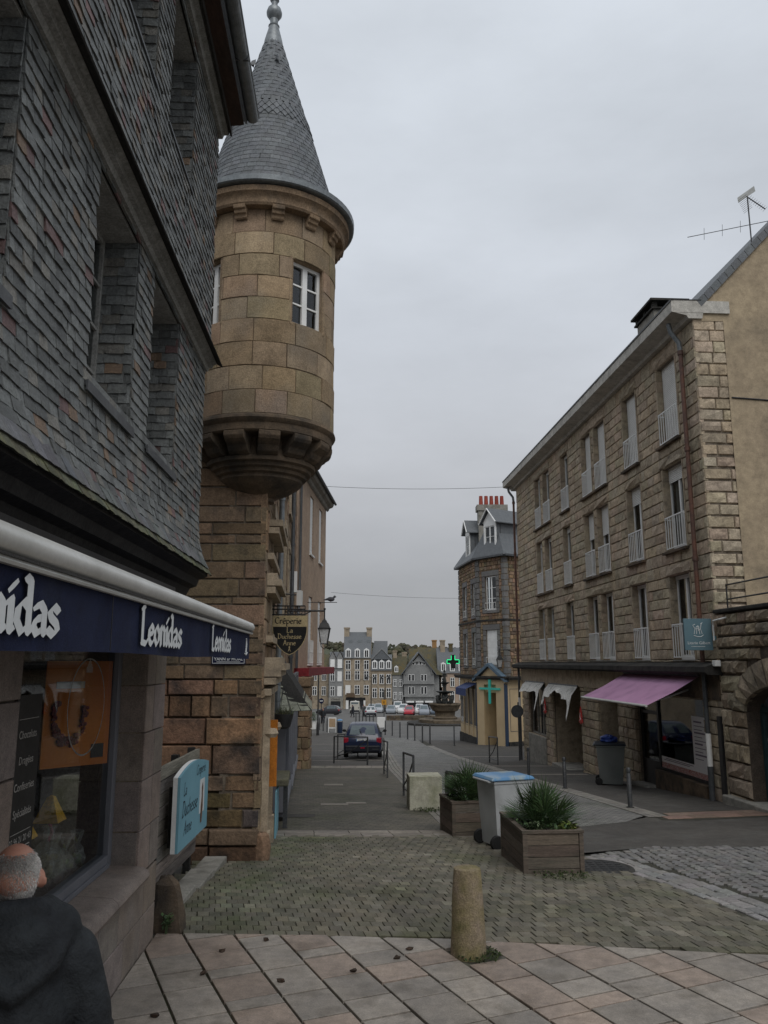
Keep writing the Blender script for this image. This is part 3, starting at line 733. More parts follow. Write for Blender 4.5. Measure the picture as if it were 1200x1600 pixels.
m = MB(); m.add([(X0, -.30, 7.56), (XU - .04, -.30, 7.56), (XU - .04, -.47, 7.585), (X0, -.47, 7.585), (X0, -.30, 7.60), (XU - .04, -.30, 7.60), (XU - .04, -.47, 7.61), (X0, -.47, 7.61)], BOXF)
m.build('roof_boarding', mat('board_brown', (.06, .032, .022), (.04, .028, .022), 4, .85, .2, 30, stretch=(1, .3, 3)), house)
m = MB(); m.add([(X0, -.50, 7.615), (XU - .0, -.50, 7.615), (XU - .0, 3.0, 11.2), (X0, 3.0, 11.2), (X0, -.50, 7.66), (XU - .0, -.50, 7.66), (XU - .0, 3.0, 11.25), (X0, 3.0, 11.25)], BOXF)
m.build('roof', K['slate_roof'], house)
m = MB(); n = 10
for k in range(n):          # half-round gutter
    t0, t1 = PI + PI * k / n, PI + PI * (k + 1) / n
    for (ra, rb_) in ((.062, .058),):
        p = [(-.555 + ra * math.cos(t), 7.68 + ra * math.sin(t)) for t in (t0, t1)]
        q = [(-.555 + rb_ * math.cos(t), 7.68 + rb_ * math.sin(t)) for t in (t0, t1)]
        for xa, xb in ((X0, XU - .02),):
            m.add([(xa, *p[0]), (xb, *p[0]), (xb, *p[1]), (xa, *p[1])], [[3, 2, 1, 0]]); m.add([(xa, *q[0]), (xb, *q[0]), (xb, *q[1]), (xa, *q[1])], [[0, 1, 2, 3]])
m.add([(XU - .02, -.555 + .062 * math.cos(PI + PI * k / 10), 7.68 + .062 * math.sin(PI + PI * k / 10)) for k in range(11)], [list(range(11))])
m.tube([(X0, -.617, 7.682), (XU - .02, -.617, 7.682)], .009, 6)
m.build('gutter', K['zinc'], house, smooth=True)
m = MB()
for k in range(9): m.box(-1.2 + k * .95, -1.18 + k * .95, -.622, -.5, 7.62, 7.69)
m.build('gutter_bracket', K['zinc_dark'], house)
# windows upstairs
for (a, b) in WIN1[1:]:
    casement(house, a, b, 3.66, 4.93, .045, 2, 4, .02, .045, material=K['soffit'])
    casement(house, a, b, 6.14, 7.38, .02, 2, 4, .02, .045, material=K['soffit'])
    part('window_sill', K['zinc_dark'], house, (a - .02, b + .02, -.195, .06, 3.63, 3.652))
    part('window_sill', K['zinc_dark'], house, (a - .02, b + .02, -.232, .04, 6.10, 6.122))
    part('head_soffit', K['soffit'], house, (a - .01, b + .01, -.155, .05, 4.915, 4.94)); part('head_soffit', K['soffit'], house, (a - .01, b + .01, -.19, .03, 7.365, 7.39)); part('lead_flashing', K['zinc_dark'], house, (a - .03, b + .03, -.206, -.194, 3.60, 3.655))
# ground floor: granite cladding around the shop window
SH = (3.95, 6.43, .60, 2.62)
m = MB(); wall(m, X0, XE - .02, -.2, 2.82, .03, .28, [SH]); m.box(XE - .3, XE - .02, .28, 5, -.2, 2.82); m.build('shop_wall', K['mortar'], house)
cl = []
for r in ashlar(X0, XE, [-.1, .27, .585], (.4, .8), gap=.006): cl.append(block(*r, 0, .06, .002, .005, tv(.85, 1.1, .06), 1, 1))
for z0, z1 in zip([.60, .93, 1.3, 1.66, 2.02, 2.38], [.93, 1.3, 1.66, 2.02, 2.38, 2.81]):
    if z0 < 2.3 or True:
        k = RND.uniform(.2, .45)
        cl.append(block(6.43, 6.43 + k, z0 + .003, z1 - .003, 0, .06, .002, .005, tv(.88, 1.1, .05), 1, 1)); cl.append(block(6.436 + k, XE, z0 + .003, z1 - .003, 0, .06, .002, .005, tv(.88, 1.1, .05), 1, 1))
        cl.append(block(3.2, 3.95, z0 + .003, z1 - .003, 0, .06, .002, .005, tv(.85, 1.1, .05), 1, 1)); cl.append(block(X0, 3.194, z0 + .003, z1 - .003, 0, .06, .002, .005, tv(.85, 1.1, .05), 1, 1))
        V, F, t, oi = block(0, .24, z0 + .003, z1 - .003, 0, .03, .002, .004, tv(.9, 1.1, .05), 1, 1)   # reveal stones
        cl.append(([(6.43 + y, x + .015, z) for x, y, z in V], F, t, oi))
        V, F, t, oi = block(0, .5, z0 + .003, z1 - .003, 0, .04, .002, .004, tv(.9, 1.1, .05), 1, 1)    # end of the pier
        cl.append(([(XE - y, x + .005, z) for x, y, z in V], F, t, oi))
pieces(cl, 'cladding_stone', K['granite_grey'], house)
part('lintel', K['wood_dark'], house, (3.9, XE - .03, -.02, .2, 2.60, 2.80))
st = []
for a, b in ((3.95, 4.78), (4.786, 5.6), (5.606, 6.43)):         # bull-nosed sill stones
    m = MB(); pr = [(.24, .585), (-.06, .585), (-.085, .60), (-.095, .625), (-.085, .655), (-.05, .68), (.02, .69), (.24, .70)]
    n = len(pr); m.add([(a, y, z) for y, z in pr] + [(b, y, z) for y, z in pr], [[(i + 1) % n, i, i + n, (i + 1) % n + n] for i in range(n)] + [list(range(n)), list(range(2 * n - 1, n - 1, -1))])
    m.build('sill_stone', K['granite_grey'], house, smooth=40)
# shop window
m = MB(); a, b, c, d = SH; c = .70
m.box(a, a + .09, .20, .29, c, d); m.box(b - .09, b, .20, .29, c, d); m.box(a + .09, b - .09, .20, .29, c, c + .09); m.box(a + .09, b - .09, .20, .29, d - .08, d); m.box(a + .09, b - .09, .185, .2, c, c + .035)
sw = m.build('shop_window', K['frame_grey'], house, bevel=.006)
m = MB(); m.add([(a + .09, .24, c + .09), (b - .09, .24, c + .09), (b - .09, .24, d - .08), (a + .09, .24, d - .08)], [[0, 1, 2, 3]]); m.build('pane', K['pane'], sw)
m = MB(); m.box(3.2, 6.9, .32, 2.4, .66, .70); m.build('display_floor', mat('display_green', (.05, .055, .02), (.035, .04, .015), 3, .7, .05, 60), house)
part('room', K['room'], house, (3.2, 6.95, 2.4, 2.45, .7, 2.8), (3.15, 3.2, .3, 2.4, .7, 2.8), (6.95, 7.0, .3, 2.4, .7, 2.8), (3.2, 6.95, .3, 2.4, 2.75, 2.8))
# printed strip on the pane
vs = MB(); vs.box(4.52, 4.88, .236, .2385, 1.08, 2.02); vo = vs.build('lettered_strip', mat('strip_black', (.03, .03, .03), (.022, .022, .022), 3, .5, 0, 50), sw)
K['strip_ink'] = mat('strip_ink', (.42, .41, .38), (.36, .35, .33), 3, .7, 0, 50)
for s, z in (('Chocolats', 1.80), ('Dragées', 1.66), ('Confiseries', 1.52), ('Spécialités', 1.38), ('02 96 21 20 43', 1.235)):
    text('lettering', s, .062 if s[0] != '0' else .05, K['strip_ink'], sw, (4.70, .2345, z), ext=.0004)
m = MB()
for k in range(6): m.box(4.56, 4.84, .2345, .2355, 1.19 - k * .017, 1.195 - k * .017)
m.box(4.56, 4.84, .2345, .2355, 1.885, 1.888); m.box(4.56, 4.84, .2345, .2355, 1.275, 1.278); m.build('printed_line', K['strip_ink'], sw)
m = MB()                                  # oval emblem line on the glass
for k in range(40):
    t0, t1 = 2 * PI * k / 40, 2 * PI * (k + 1) / 40
    for R in ((1.0, .965),):
        f = lambda t, q: (5.72 + .40 * q * math.cos(t), .234, 1.90 + .33 * q * math.sin(t))
        m.add([f(t0, R[0]), f(t1, R[0]), f(t1, R[1]), f(t0, R[1])], [[0, 1, 2, 3], [3, 2, 1, 0]])
for k in range(7):
    x_ = 5.66 + k * .02; m.box(x_, x_ + .008, .2335, .2345, 2.13, 2.17 + .02 * (3 - abs(k - 3)))
m.build('oval_emblem', K['strip_ink'], sw)
# poster, shelf and gift bags inside the window
def in_house(x, y, z): return house.matrix_world @ Vector((x, y, z))
bpy.context.view_layer.update()
K['orange'] = mat('poster_orange', (.85, .27, .03), (.70, .17, .02), 1.6, .5, .02, 60, fine=.05)  # base colour brightened to stand in for interior lighting on the poster
po = thing('poster', 'orange poster with a wreath of berries behind the shop glass', 'poster', (-2.45, 5.92, 1.45), math.radians(48))
part('sheet', K['orange'], po, (0, .52, 0, .012, 0, .76))
part('picture_band', K['letter'], po, (.08, .30, -.004, -.001, .56, .61))
K['berry'] = mat('berry_red', (.16, .02, .025), (.22, .06, .07), 30, .5, 0, 60)
m = MB()
for k in range(150):
    t = RND.uniform(PI * .75, PI * 2.05); q = RND.uniform(.75, 1.0); m.ball((.19 + .14 * q * math.cos(t), -.012, .40 + .26 * q * math.sin(t) * (1 if t > PI else .4)), RND.uniform(.010, .019), 6, 4, sy=.5, tint=tv(.6, 1.5, .2))
m.build('printed_wreath', K['berry'], po)
part('black_label', K['pane_dark'], po, (.38, .48, -.005, -.001, .05, .15))
sp = thing('display_shelf', 'dark display shelf unit behind the poster in the shop', 'shelf', in_house(5.9, 1.0, .7), A_S)
part('frame', K['wood_dark'], sp, (-.7, -.66, 0, .4, 0, .62), (.5, .54, 0, .4, 0, .62), (-.66, .5, 0, .4, .58, .62), (-.66, .5, 0, .4, .28, .31))
K['yellow'] = mat('paper_yellow', (.85, .48, .03), (.75, .4, .025), 4, .6, .03, 60)
K['magenta'] = mat('ribbon_pink', (.4, .02, .12), (.3, .02, .1), 4, .5, .03, 60)
K['cello'] = mat('cellophane', (.7, .72, .7), (.5, .52, .5), 18, .12, .8, 25, spec=.6, alpha=.34)
for i, (x, y, s) in enumerate(((5.80, .46, 1.0), (5.45, .52, .9))):
    g = thing('gift_bag', ('clear gift bag under a yellow paper hat in the middle of the shop display', 'clear gift bag under a yellow paper hat nearest the lettered strip')[i], 'gift bag', in_house(x, y, .70), A_S, 'gift bags in the shop window')
    m = MB(); m.lathe([(.005, .60 * s), (.03, .59 * s), (.115, .44 * s), (.12, .43 * s)], 4, a0=PI / 4, a1=2 * PI + PI / 4); m.build('paper_hat', K['yellow'], g)
    m = MB(); m.lathe([(.11, 0), (.125, .12), (.10, .24), (.03, .30), (.02, .32), (.05, .40)], 14)
    m.v = [(vx + RND.uniform(-.02, .02), vy + RND.uniform(-.02, .02), vz) for vx, vy, vz in m.v]; m.build('cellophane_bag', K['cello'], g)
    m = MB(); m.tube([(0, 0, .3), (.0, -.02, .36), (-.01, 0, .43)], .012, 6); m.build('ribbon', K['magenta'], g)
    m = MB()
    for k in range(16): m.ball((RND.uniform(-.07, .07), RND.uniform(-.07, .07), RND.uniform(.03, .2)), .028, 6, 5, tint=tv(.5, 1.6, .3))
    m.build('chocolates', mat('choc_%d' % i, (.09, .045, .025), (.3, .22, .05), 40, .5, 0, 60), g)
for i, (x, y) in enumerate(((5.98, .40), (6.12, .52), (6.22, .40))):
    g = thing('sweet_bag', ('small clear bag of sweets right beside the yellow hat', 'middle one of the small clear sweet bags by the window frame', 'small clear sweet bag nearest the grey window frame')[i], 'gift bag', in_house(x, y, .70), A_S, 'small bags in the shop window')
    m = MB(); m.lathe([(.06, 0), (.075, .09), (.05, .17), (.012, .20), (.045, .29)], 10); m.v = [(vx + RND.uniform(-.012, .012), vy + RND.uniform(-.012, .012), vz) for vx, vy, vz in m.v]; m.build('cellophane_bag', K['cello'], g)
    m = MB(); m.tube([(-.04, 0, .25), (0, 0, .2), (.04, -.01, .26)], .006, 5); m.build('ribbon', K['foliage_yel'], g)
    m = MB()
    for k in range(9): m.ball((RND.uniform(-.04, .04), RND.uniform(-.04, .04), RND.uniform(.03, .13)), .02, 6, 4, tint=tv(.5, 1.6, .3))
    m.build('sweets', K['foliage_yel'], g)

# awning
aw = thing('shop_awning', 'navy blue canvas awning lettered in white above the chocolate shop', 'awning', (-1.572, 0, 0), A_S)
AX0, AX1, AD = .4, 6.84, .73
def ext(name, material, prof, xa, xb, parent, smooth=False):
    m = MB(); n = len(prof); v = [(xa, y, z) for y, z in prof] + [(xb, y, z) for y, z in prof]
    m.add(v, [[(i + 1) % n, i, i + n, (i + 1) % n + n] for i in range(n)] + [list(range(n)), list(range(2 * n - 1, n - 1, -1))])
    return m.build(name, material, parent, smooth=smooth)
ext('canvas', K['navy'], [(-AD + .02, 2.515), (-.06, 2.74), (-.06, 2.747), (-AD + .02, 2.522)], AX0, AX1 - .02, aw)
ext('front_bar', K['alu'], [(-AD + .03, 2.455), (-AD - .02, 2.455), (-AD - .045, 2.47), (-AD - .05, 2.495), (-AD - .035, 2.525), (-AD, 2.535), (-AD + .03, 2.525)], AX0, AX1, aw, smooth=50)
ext('lower_rail', K['alu'], [(-AD - .015, 2.432), (-AD - .032, 2.432), (-AD - .036, 2.44), (-AD - .032, 2.449), (-AD - .015, 2.449)], AX0, AX1, aw)
part('bar_groove', K['black_metal'], aw, (AX0, AX1 - .01, -AD - .040, -AD + .02, 2.4485, 2.4555))
m = MB(); nx, nz = 90, 4
for i in range(nx + 1):
    for j in range(nz + 1):
        x = AX0 + (AX1 - AX0) * i / nx; t = j / nz
        m.v.append((x, -AD - .008 - .006 * t * math.sin(x * 6.1) - .004 * t * math.sin(x * 13 + 1), 2.436 - .205 * t + .004 * t * math.sin(x * 2.7)))
m.f = [[i * (nz + 1) + j, i * (nz + 1) + j + 1, (i + 1) * (nz + 1) + j + 1, (i + 1) * (nz + 1) + j] for i in range(nx) for j in range(nz)]
m.t = [(1, 1, 1)] * len(m.f); m.mi = [0] * len(m.f); m.build('valance', K['navy'], aw, smooth=True)
m = MB()
for x in (2.78, 4.9): m.box(x, x + .004, -AD - .018, -AD - .016, 2.24, 2.435)
m.build('seam', K['black_metal'], aw)
for (x, w) in ((1.47, .79), (3.18, .79), (4.87, .79)):
    s = .142; m = MB(); L0 = nib_width('Leonidas') * s; nib(m, 'Leonidas', s, x, 2.275, -AD - .0205, squeeze=w / L0); m.build('lettering', K['letter'], aw)
m = MB()
for k in range(5): m.tube([(6.52 + .01 * k, -AD - .019, 2.28 + .02 * k), (6.55 + .012 * math.sin(k), -AD - .019, 2.31 + .02 * k)], .006, 5)
m.tube([(6.48, -AD - .019, 2.27), (6.54, -AD - .019, 2.26), (6.6, -AD - .019, 2.28)], .006, 5); m.build('emblem', K['letter'], aw)
for x in (3.0, 6.4):
    m = MB(); m.tube([(x, -.02, 2.66), (x + .25, -.38, 2.60), (x, -AD + .03, 2.49)], .018, 8); m.build('folding_arm', K['alu'], aw)
part('cassette', K['black_metal'], aw, (AX0, AX1 - .3, -.16, -.01, 2.72, 2.80))

# leaning stone at the house corner and a wild plant
gs = MB(); gs.lathe([(.16, -.05), (.15, .1), (.125, .25), (.10, .36), (.04, .41), (0, .415)], 9)
gs.v = [(vx + RND.uniform(-.02, .02) - .1 * vz, vy + RND.uniform(-.02, .02), vz * RND.uniform(.97, 1.03)) for vx, vy, vz in gs.v]
tag(gs.build('guard_stone', K['granite_sooty'], None, smooth=25, loc=(-1.83, 7.32, gz(7.3))), 'rough dark guard stone leaning at the shop corner', 'guard stone')
def tuft(name, label, cat, loc, n, r, h, material, size=.03, kind=None):
    m = MB()
    for k in range(n):
        a, d = RND.uniform(0, 2 * PI), r * math.sqrt(RND.random()); hh = h * RND.uniform(.3, 1)
        c = Vector((d * math.cos(a), d * math.sin(a), hh)); ax = Vector((RND.uniform(-1, 1), RND.uniform(-1, 1), RND.uniform(-.3, .8))).normalized(); b = ax.cross(Vector((0, 0, 1))).normalized() * size * RND.uniform(.4, .8); ax = ax * size * RND.uniform(.8, 1.5)
        m.add([tuple(c - ax), tuple(c + b), tuple(c + ax), tuple(c - b)], [[0, 1, 2, 3]], tv(.6, 1.5, .15))
    for k in range(max(3, n // 12)):
        a, d = RND.uniform(0, 2 * PI), r * .6 * RND.random(); m.tube([(d * .3 * math.cos(a), d * .3 * math.sin(a), -.01), (d * math.cos(a), d * math.sin(a), h * .8)], .003, 4)
    return tag(m.build(name, material, None, loc=loc), label, cat, kind=kind)
tuft('weed', 'small green weed growing between shop wall and guard stone', 'plant', (-1.80, 7.12, gz(7)), 40, .05, .16, K['foliage'], .022)
# ================================================================ TOWER HOUSE (stone house with corner turret)
TC = Vector((-1.53, 10.3, 0))
tower = thing('stone_tower_house', 'old granite house with a round slate-capped corner turret', 'house', TC)
rt = random.Random(14)
zl = [-.35, .01, .21, .43, .63, .83, 1.19, 1.52, 1.79, 1.99]
zu = [1.99, 2.17, 2.32, 2.5, 2.66, 2.93, 3.03, 3.26, 3.49, 3.72, 3.84, 4.0, 4.22, 4.48] + levels(4.48, 8.6, .27, .1, rt)[1:]
LB = 18.1
aB = Vector((-.0892, .996, 0)); iB = Vector((-.996, -.0892, 0))
FB = lambda x, y, z: tuple(aB * x + iB * y + Vector((0, 0, z)))
hB = [(1.3, 2.15, 2.6, 4.3), (6.0, 6.9, 3.0, 4.9), (9.0, 9.9, 3.0, 4.9), (6.0, 6.9, 5.9, 7.8), (9.0, 9.9, 5.9, 7.8), (1.3, 2.15, 5.4, 7.4), (12.5, 13.4, 3.0, 4.9), (12.5, 13.4, 5.9, 7.8),
      (.45, 1.35, -.4, 1.75), (2.0, 3.0, .45, 1.8), (3.7, 7.5, -.2, 1.9), (8.3, 12.2, -.6, 1.9), (13, 16.4, -.9, 1.9)]
m = MB(); m.box(-6, -.06, .06, .6, -.4, 2.0); m.build('rubble_core', K['granite_sooty'], tower)
m = MB(); m.box(-6, -.06, .035, .6, 2.001, 8.6); m.build('wall', K['mortar_pale'], tower)
m = MB(); wall(m, .05, LB, -1.5, 8.6, .04, .5, hB); m.v = [FB(*p) for p in m.v]; m.build('street_wall', K['mortar'], tower)
m = MB(); m.add([FB(0, .5, 8.6), FB(LB, .5, 8.6), FB(LB, 7, 8.6), FB(0, 7, 8.6), FB(0, 3.6, 11.8), FB(LB, 3.6, 11.8)], [[0, 1, 5, 4], [2, 3, 4, 5], [1, 2, 5], [3, 0, 4]]); m.build('roof', K['slate_roof'], tower)
st = []
for k in range(len(zl) - 1):
    h = zl[k + 1] - zl[k]
    rr = ashlar(-4.6, 0, [zl[k], zl[k + 1]], ((.5, .9), (.45, .9), (.3, .6), (.2, .5), (.25, .55), (.7, 1.3), (.5, 1.1), (.22, .6), (.3, .6))[k], gap=.010, rnd=rt)
    for r in rr:
        t = tv(.75, 1.2, .1, rt)
        if k == 0: t = tuple(x * .5 for x in t)
        if k == 1: g_ = rt.uniform(.55, .75); t = (g_, g_ * 1.1, g_ * 1.15)
        if k in (2, 3): t = tuple(x * rt.uniform(.5, .9) for x in t)
        st.append(block(r[0], r[1], r[2], r[3], rt.uniform(-.02, .015) - (.05 if k < 2 else 0), .12, .014, .018, t, 4, 2, rt))
pieces(st, 'weathered_block', K['granite_red'], tower, smooth=22)
st = []
for r in ashlar(-4.6, 0, zu, (.3, .85), gap=.016, rnd=rt):
    V = block(r[0], r[1], r[2], r[3], rt.uniform(-.008, .008), .08, .006, .008, tuple(x * .82 for x in tv(.72, 1.15, .07, rt)), 2, 1, rt); st.append(V)
for r in ashlar(0.0, LB, levels(-1.6, 8.6, .29, .15, rt), (.3, .8), holes=hB, gap=.014, rnd=rt):
    V, F, t, oi = block(*r, rt.uniform(-.012, .008), .08, .01, .01, tv(.8, 1.2, .07, rt), 1, 1, rt); st.append(([FB(*p) for p in V], F, t, oi))
pieces(st, 'granite_block', K['granite_warm'], tower)
# street side: windows, carved surrounds, door, pipes, shop boxes (all small from here)
def onB(o, x, y=0, z=0):
    o.location = FB(x, y, z); o.rotation_euler = (0, 0, math.atan2(aB.y, aB.x)); return o
for a, b, c, d in hB[:8]:
    onB(casement(tower, -(b - a) / 2, (b - a) / 2, c, d, .16, 2, 4, .02, .05), (a + b) / 2)
for a, b, c, d in hB[:8]:
    m = MB()
    for bx_ in ((a - .16, b + .16, -.06, .1, c - .14, c), (a - .12, a, -.03, .16, c, d), (b, b + .12, -.03, .16, c, d), (a - .14, b + .14, -.05, .1, d, d + .18)): m.box(*bx_)
    m.v = [FB(*p) for p in m.v]; m.build('window_surround', K['ashlar_tan'], tower)
m = MB()
for z, p in ((1.78, .10), (1.92, .16), (2.02, .22), (2.10, .28), (2.18, .20), (2.46, .10), (3.1, .12), (3.2, .2), (3.28, .14), (3.55, .09), (3.9, .15), (4.0, .2)):
    m.box(.25, 2.3 if z < 2.5 else 2.2, -p, .02, z, z + .085)
for x in (.32, 1.42):
    m.box(x, x + .12, -.09, .02, -.2, 1.8); m.box(x - .03, x + .15, -.12, .02, -.25, .1); m.lathe([(.07, 1.25), (.10, 1.3), (.07, 1.36)], 8, (x + .06, -.1, 0))
m.v = [FB(*p) for p in m.v]; m.build('carved_doorway', K['ashlar_tan'], tower)
m = MB(); m.box(.45, 1.35, .2, .25, -.4, 1.75); m.v = [FB(*p) for p in m.v]; m.build('door', K['wood_dark'], tower)
for (x, r_, z0, z1, mt) in ((2.75, .045, 1.2, 8.5, 'zinc'), (10.4, .05, 1.9, 8.5, 'zinc_dark')):
    m = MB(); m.tube([FB(x, -.08, z0), FB(x, -.08, z1)], r_, 10)
    for z in (z0 + .4, (z0 + z1) / 2, z1 - .6): m.tube([FB(x, -.08, z), FB(x, -.08, z + .05)], r_ * 1.25, 10)
    m.build('downpipe', K[mt], tower, smooth=True)
m = MB(); m.box(10.6, 10.9, -.2, 0, 4.0, 4.55); m.v = [FB(*p) for p in m.v]; m.build('meter_box', K['offwhite'], tower)
m = MB(); m.box(2.0, 3.05, -.30, .1, .40, .50); m.v = [FB(*p) for p in m.v]; m.build('stone_counter', mat('mossy_stone', (.13, .125, .075), (.10, .095, .07), 3, .9, .4, 40), tower, bevel=.02)
m = MB(); m.box(2.9, 2.98, -.27, -.2, -.35, .40); m.v = [FB(*p) for p in m.v]; m.build('counter_post', K['grey_metal'], tower)
K['sign_blue'] = mat('sign_blue', (.20, .40, .48), (.17, .35, .43), 2, .5, .02, 60, fine=.04)
m = MB(); m.box(1.75, 2.7, -.14, -.12, -.3, .36); m.v = [FB(*p) for p in m.v]; m.build('blue_panel', K['sign_blue'], tower)
m = MB(); m.box(1.0, 1.1, -.16, -.02, .55, 1.42); m.v = [FB(*p) for p in m.v]; m.build('orange_panel', mat('panel_orange', (.55, .19, .02), (.45, .15, .02), 2, .5, .02, 60), tower)
for (x0, x1, z0) in ((3.7, 7.5, -.55), (8.3, 12.2, -.8), (13, 16.4, -1.0)):     # projecting glazed shop boxes
    m = MB()
    for x in (x0, (x0 + x1) / 2, x1): m.box(x - .04, x + .04, -.2, -.12, z0 + .3, 1.9)
    m.box(x0 + .04, x1 - .04, -.24, .1, z0 + .22, z0 + .30); m.box(x0 + .04, x1 - .04, -.2, -.12, 1.82, 1.9); m.box(x0 - .04, x0 + .02, -.12, .05, z0 + .3, 1.82)
    m.v = [FB(*p) for p in m.v]; w = m.build('shop_box', K['frame_grey'], tower)
    m = MB(); m.add([(x0 + .04, -.16, z0 + .3), (x1 - .04, -.16, z0 + .3), (x1 - .04, -.16, 1.82), (x0 + .04, -.16, 1.82)], [[0, 1, 2, 3]]); m.v = [FB(*p) for p in m.v]; m.build('pane', K['pane'], w)
    m = MB(); m.box(x0 - .1, x1 + .1, .45, .5, z0 - .1, 2.0); m.v = [FB(*p) for p in m.v]; m.build('room_dark', K['dark'], w)
# little slate canopy over the shop
m = MB(); C0, C1, CO, CZ0, CZ1 = 2.9, 6.2, .62, 1.42, 2.35
m.add([FB(C0, -.12, CZ0), FB(C0 + .25, -CO, CZ0), FB(C1, -CO, CZ0), FB(C1, 0, CZ1), FB(C0 + .4, 0, CZ1), FB(C0, 0, CZ0)], [[1, 2, 3, 4], [0, 1, 4, 5]]); cp = m.build('slate_canopy', K['wood_dark'], tower)
cs = []
for k in range(10):
    t0, t1 = k / 10, min(1.0, (k + 1.6) / 10); x = C0 + .25
    while x < C1:
        w = rt.uniform(.2, .3); x2 = min(C1, x + w)
        f = lambda xx, t, o: FB(xx + (.15 * t if xx < C0 + .3 else 0), -CO * (1 - t) ** 1.15 - o, CZ0 + (CZ1 - CZ0) * t + o * .6)
        V = [f(x, t0, .014), f(x2 - .006, t0, .014), f(x2 - .006, t1, .003), f(x, t1, .003), f(x, t0, .002), f(x2 - .006, t0, .002)]
        cs.append((V, [[0, 1, 2, 3], [4, 5, 1, 0]], (lambda q: (q * 1.15, q * 1.1, q * .8))(rt.uniform(.9, 2.0)), [0, 1, 2, 3])); x += w
    n = 3
    for i in range(n):
        a, b = i / n, (i + 1) / n
        g = lambda u, t, o: tuple(Vector(FB(C0 + .25 * u - o + .4 * t * 1.0 * (1 - .25 * u), (-.12 - (CO - .12) * u) * (1 - t), CZ0 + (CZ1 - CZ0) * t + o * .6)))
        V = [g(a, t0, .014), g(b - .02, t0, .014), g(b - .02, t1, .003), g(a, t1, .003)]
        cs.append((V, [[0, 1, 2, 3]], (lambda q: (q * 1.1, q * 1.1, q * .85))(rt.uniform(.9, 1.8)), [0, 1, 2, 3]))
pieces(cs, 'canopy_slate', K['slate'], cp, limit=80)
part('street_name_backing', K['mortar_dark'], tower, (-.6, -.2, -.004, .0, 2.2, 2.5))

# ---------------- turret
K['mortar_turret'] = mat('mortar_turret', (.24, .18, .12), (.19, .14, .095), 5, .95, .4, 50)
TX, TY, TR = -.14, .25, .97
def tp(r, a, z): return (TX + r * math.cos(a), TY + r * math.sin(a), z)
WA = [(math.radians(-45), .27, 6.53, 7.43), (math.radians(-131), .225, 6.53, 7.43)]
m = MB(); lv = [5.27, 5.58, 5.90, 6.22, 6.53, 6.83, 7.13, 7.43, 7.74, 8.06]; N_ = 72
for k in range(len(lv) - 1):
    for i in range(N_):
        a0, a1 = 2 * PI * i / N_ - PI, 2 * PI * (i + 1) / N_ - PI; am = (a0 + a1) / 2
        if any(abs(am - wa) < hw / TR and z0 <= (lv[k] + lv[k + 1]) / 2 <= z1 for wa, hw, z0, z1 in WA): continue
        m.add([tp(TR - .012, a0, lv[k]), tp(TR - .012, a1, lv[k]), tp(TR - .012, a1, lv[k + 1]), tp(TR - .012, a0, lv[k + 1])], [[0, 1, 2, 3]])
turret = m.build('turret', K['mortar_turret'], tower)
def arc_block(a0, a1, z0, z1, R, depth, tint, c=.0045, n=4, r=rt, bulge=.004):
    V = []; F = []
    for i in range(n + 1):
        a = a0 + (a1 - a0) * i / n; e = c / R if i == 0 else (-c / R if i == n else 0)
        V += [tp(R - depth, a, z0), tp(R - c, a, z0), tp(R + r.uniform(-bulge, bulge), a + e, z0 + c), tp(R + r.uniform(-bulge, bulge), a + e, z1 - c), tp(R - c, a, z1), tp(R - depth, a, z1)]
    for i in range(n):
        for j in range(5): F.append([i * 6 + j, (i + 1) * 6 + j, (i + 1) * 6 + j + 1, i * 6 + j + 1])
    F.append([0, 1, 2, 3, 4, 5][::-1]); b = n * 6; F.append([b, b + 1, b + 2, b + 3, b + 4, b + 5])
    return V, F, tint, [2, n * 6 + 2, n * 6 + 3, 3]
st = []
for k in range(len(lv) - 1):
    a = -PI + rt.uniform(0, .4); end = a + 2 * PI
    while a < end - .05:
        l = rt.uniform(.36, .62) / TR; b = min(a + l, end)
        if end - b < .15: b = end
        seg = [(a, b)]
        for wa, hw, z0, z1 in WA:
            if z0 <= (lv[k] + lv[k + 1]) / 2 <= z1:
                ns = []
                for p, q in seg:
                    for sft in (0, 2 * PI):
                        pass
                    w0, w1 = wa - hw / TR, wa + hw / TR
                    if q <= w0 or p >= w1: ns.append((p, q)); continue
                    if p < w0: ns.append((p, w0))
                    if q > w1: ns.append((w1, q))
                seg = ns
        for p, q in seg:
            if q - p > .03: st.append(arc_block(p + .0025, q - .0025, lv[k] + .0025 + rt.uniform(0, .003), lv[k + 1] - .0025, TR + rt.uniform(-.006, .006), .05, tv(.78, 1.14, .06, rt)))
        a = b
pieces(st, 'curved_stone', K['granite_turret'], turret, smooth=25)
for wa, hw, z0, z1 in WA:
    rz = wa + PI / 2; cpos = tp(TR, wa, 0)
    m = MB(); m.box(-hw - .03, -hw + .010, .048, .30, z0, z1); m.box(hw - .010, hw + .03, .048, .30, z0, z1); m.box(-hw - .02, hw + .02, .04, .3, z1 - .004, z1 + .03); m.box(-hw - .02, hw + .02, .03, .3, z0 - .03, z0 + .004)
    m.build('window_reveal', K['granite_turret'], turret, loc=cpos, rz=rz)
    w = casement(turret, -hw + .012, hw - .012, z0 + .005, z1 - .005, .11, 2, 3, .022, .045)
    w.location = cpos; w.rotation_euler = (0, 0, rz)
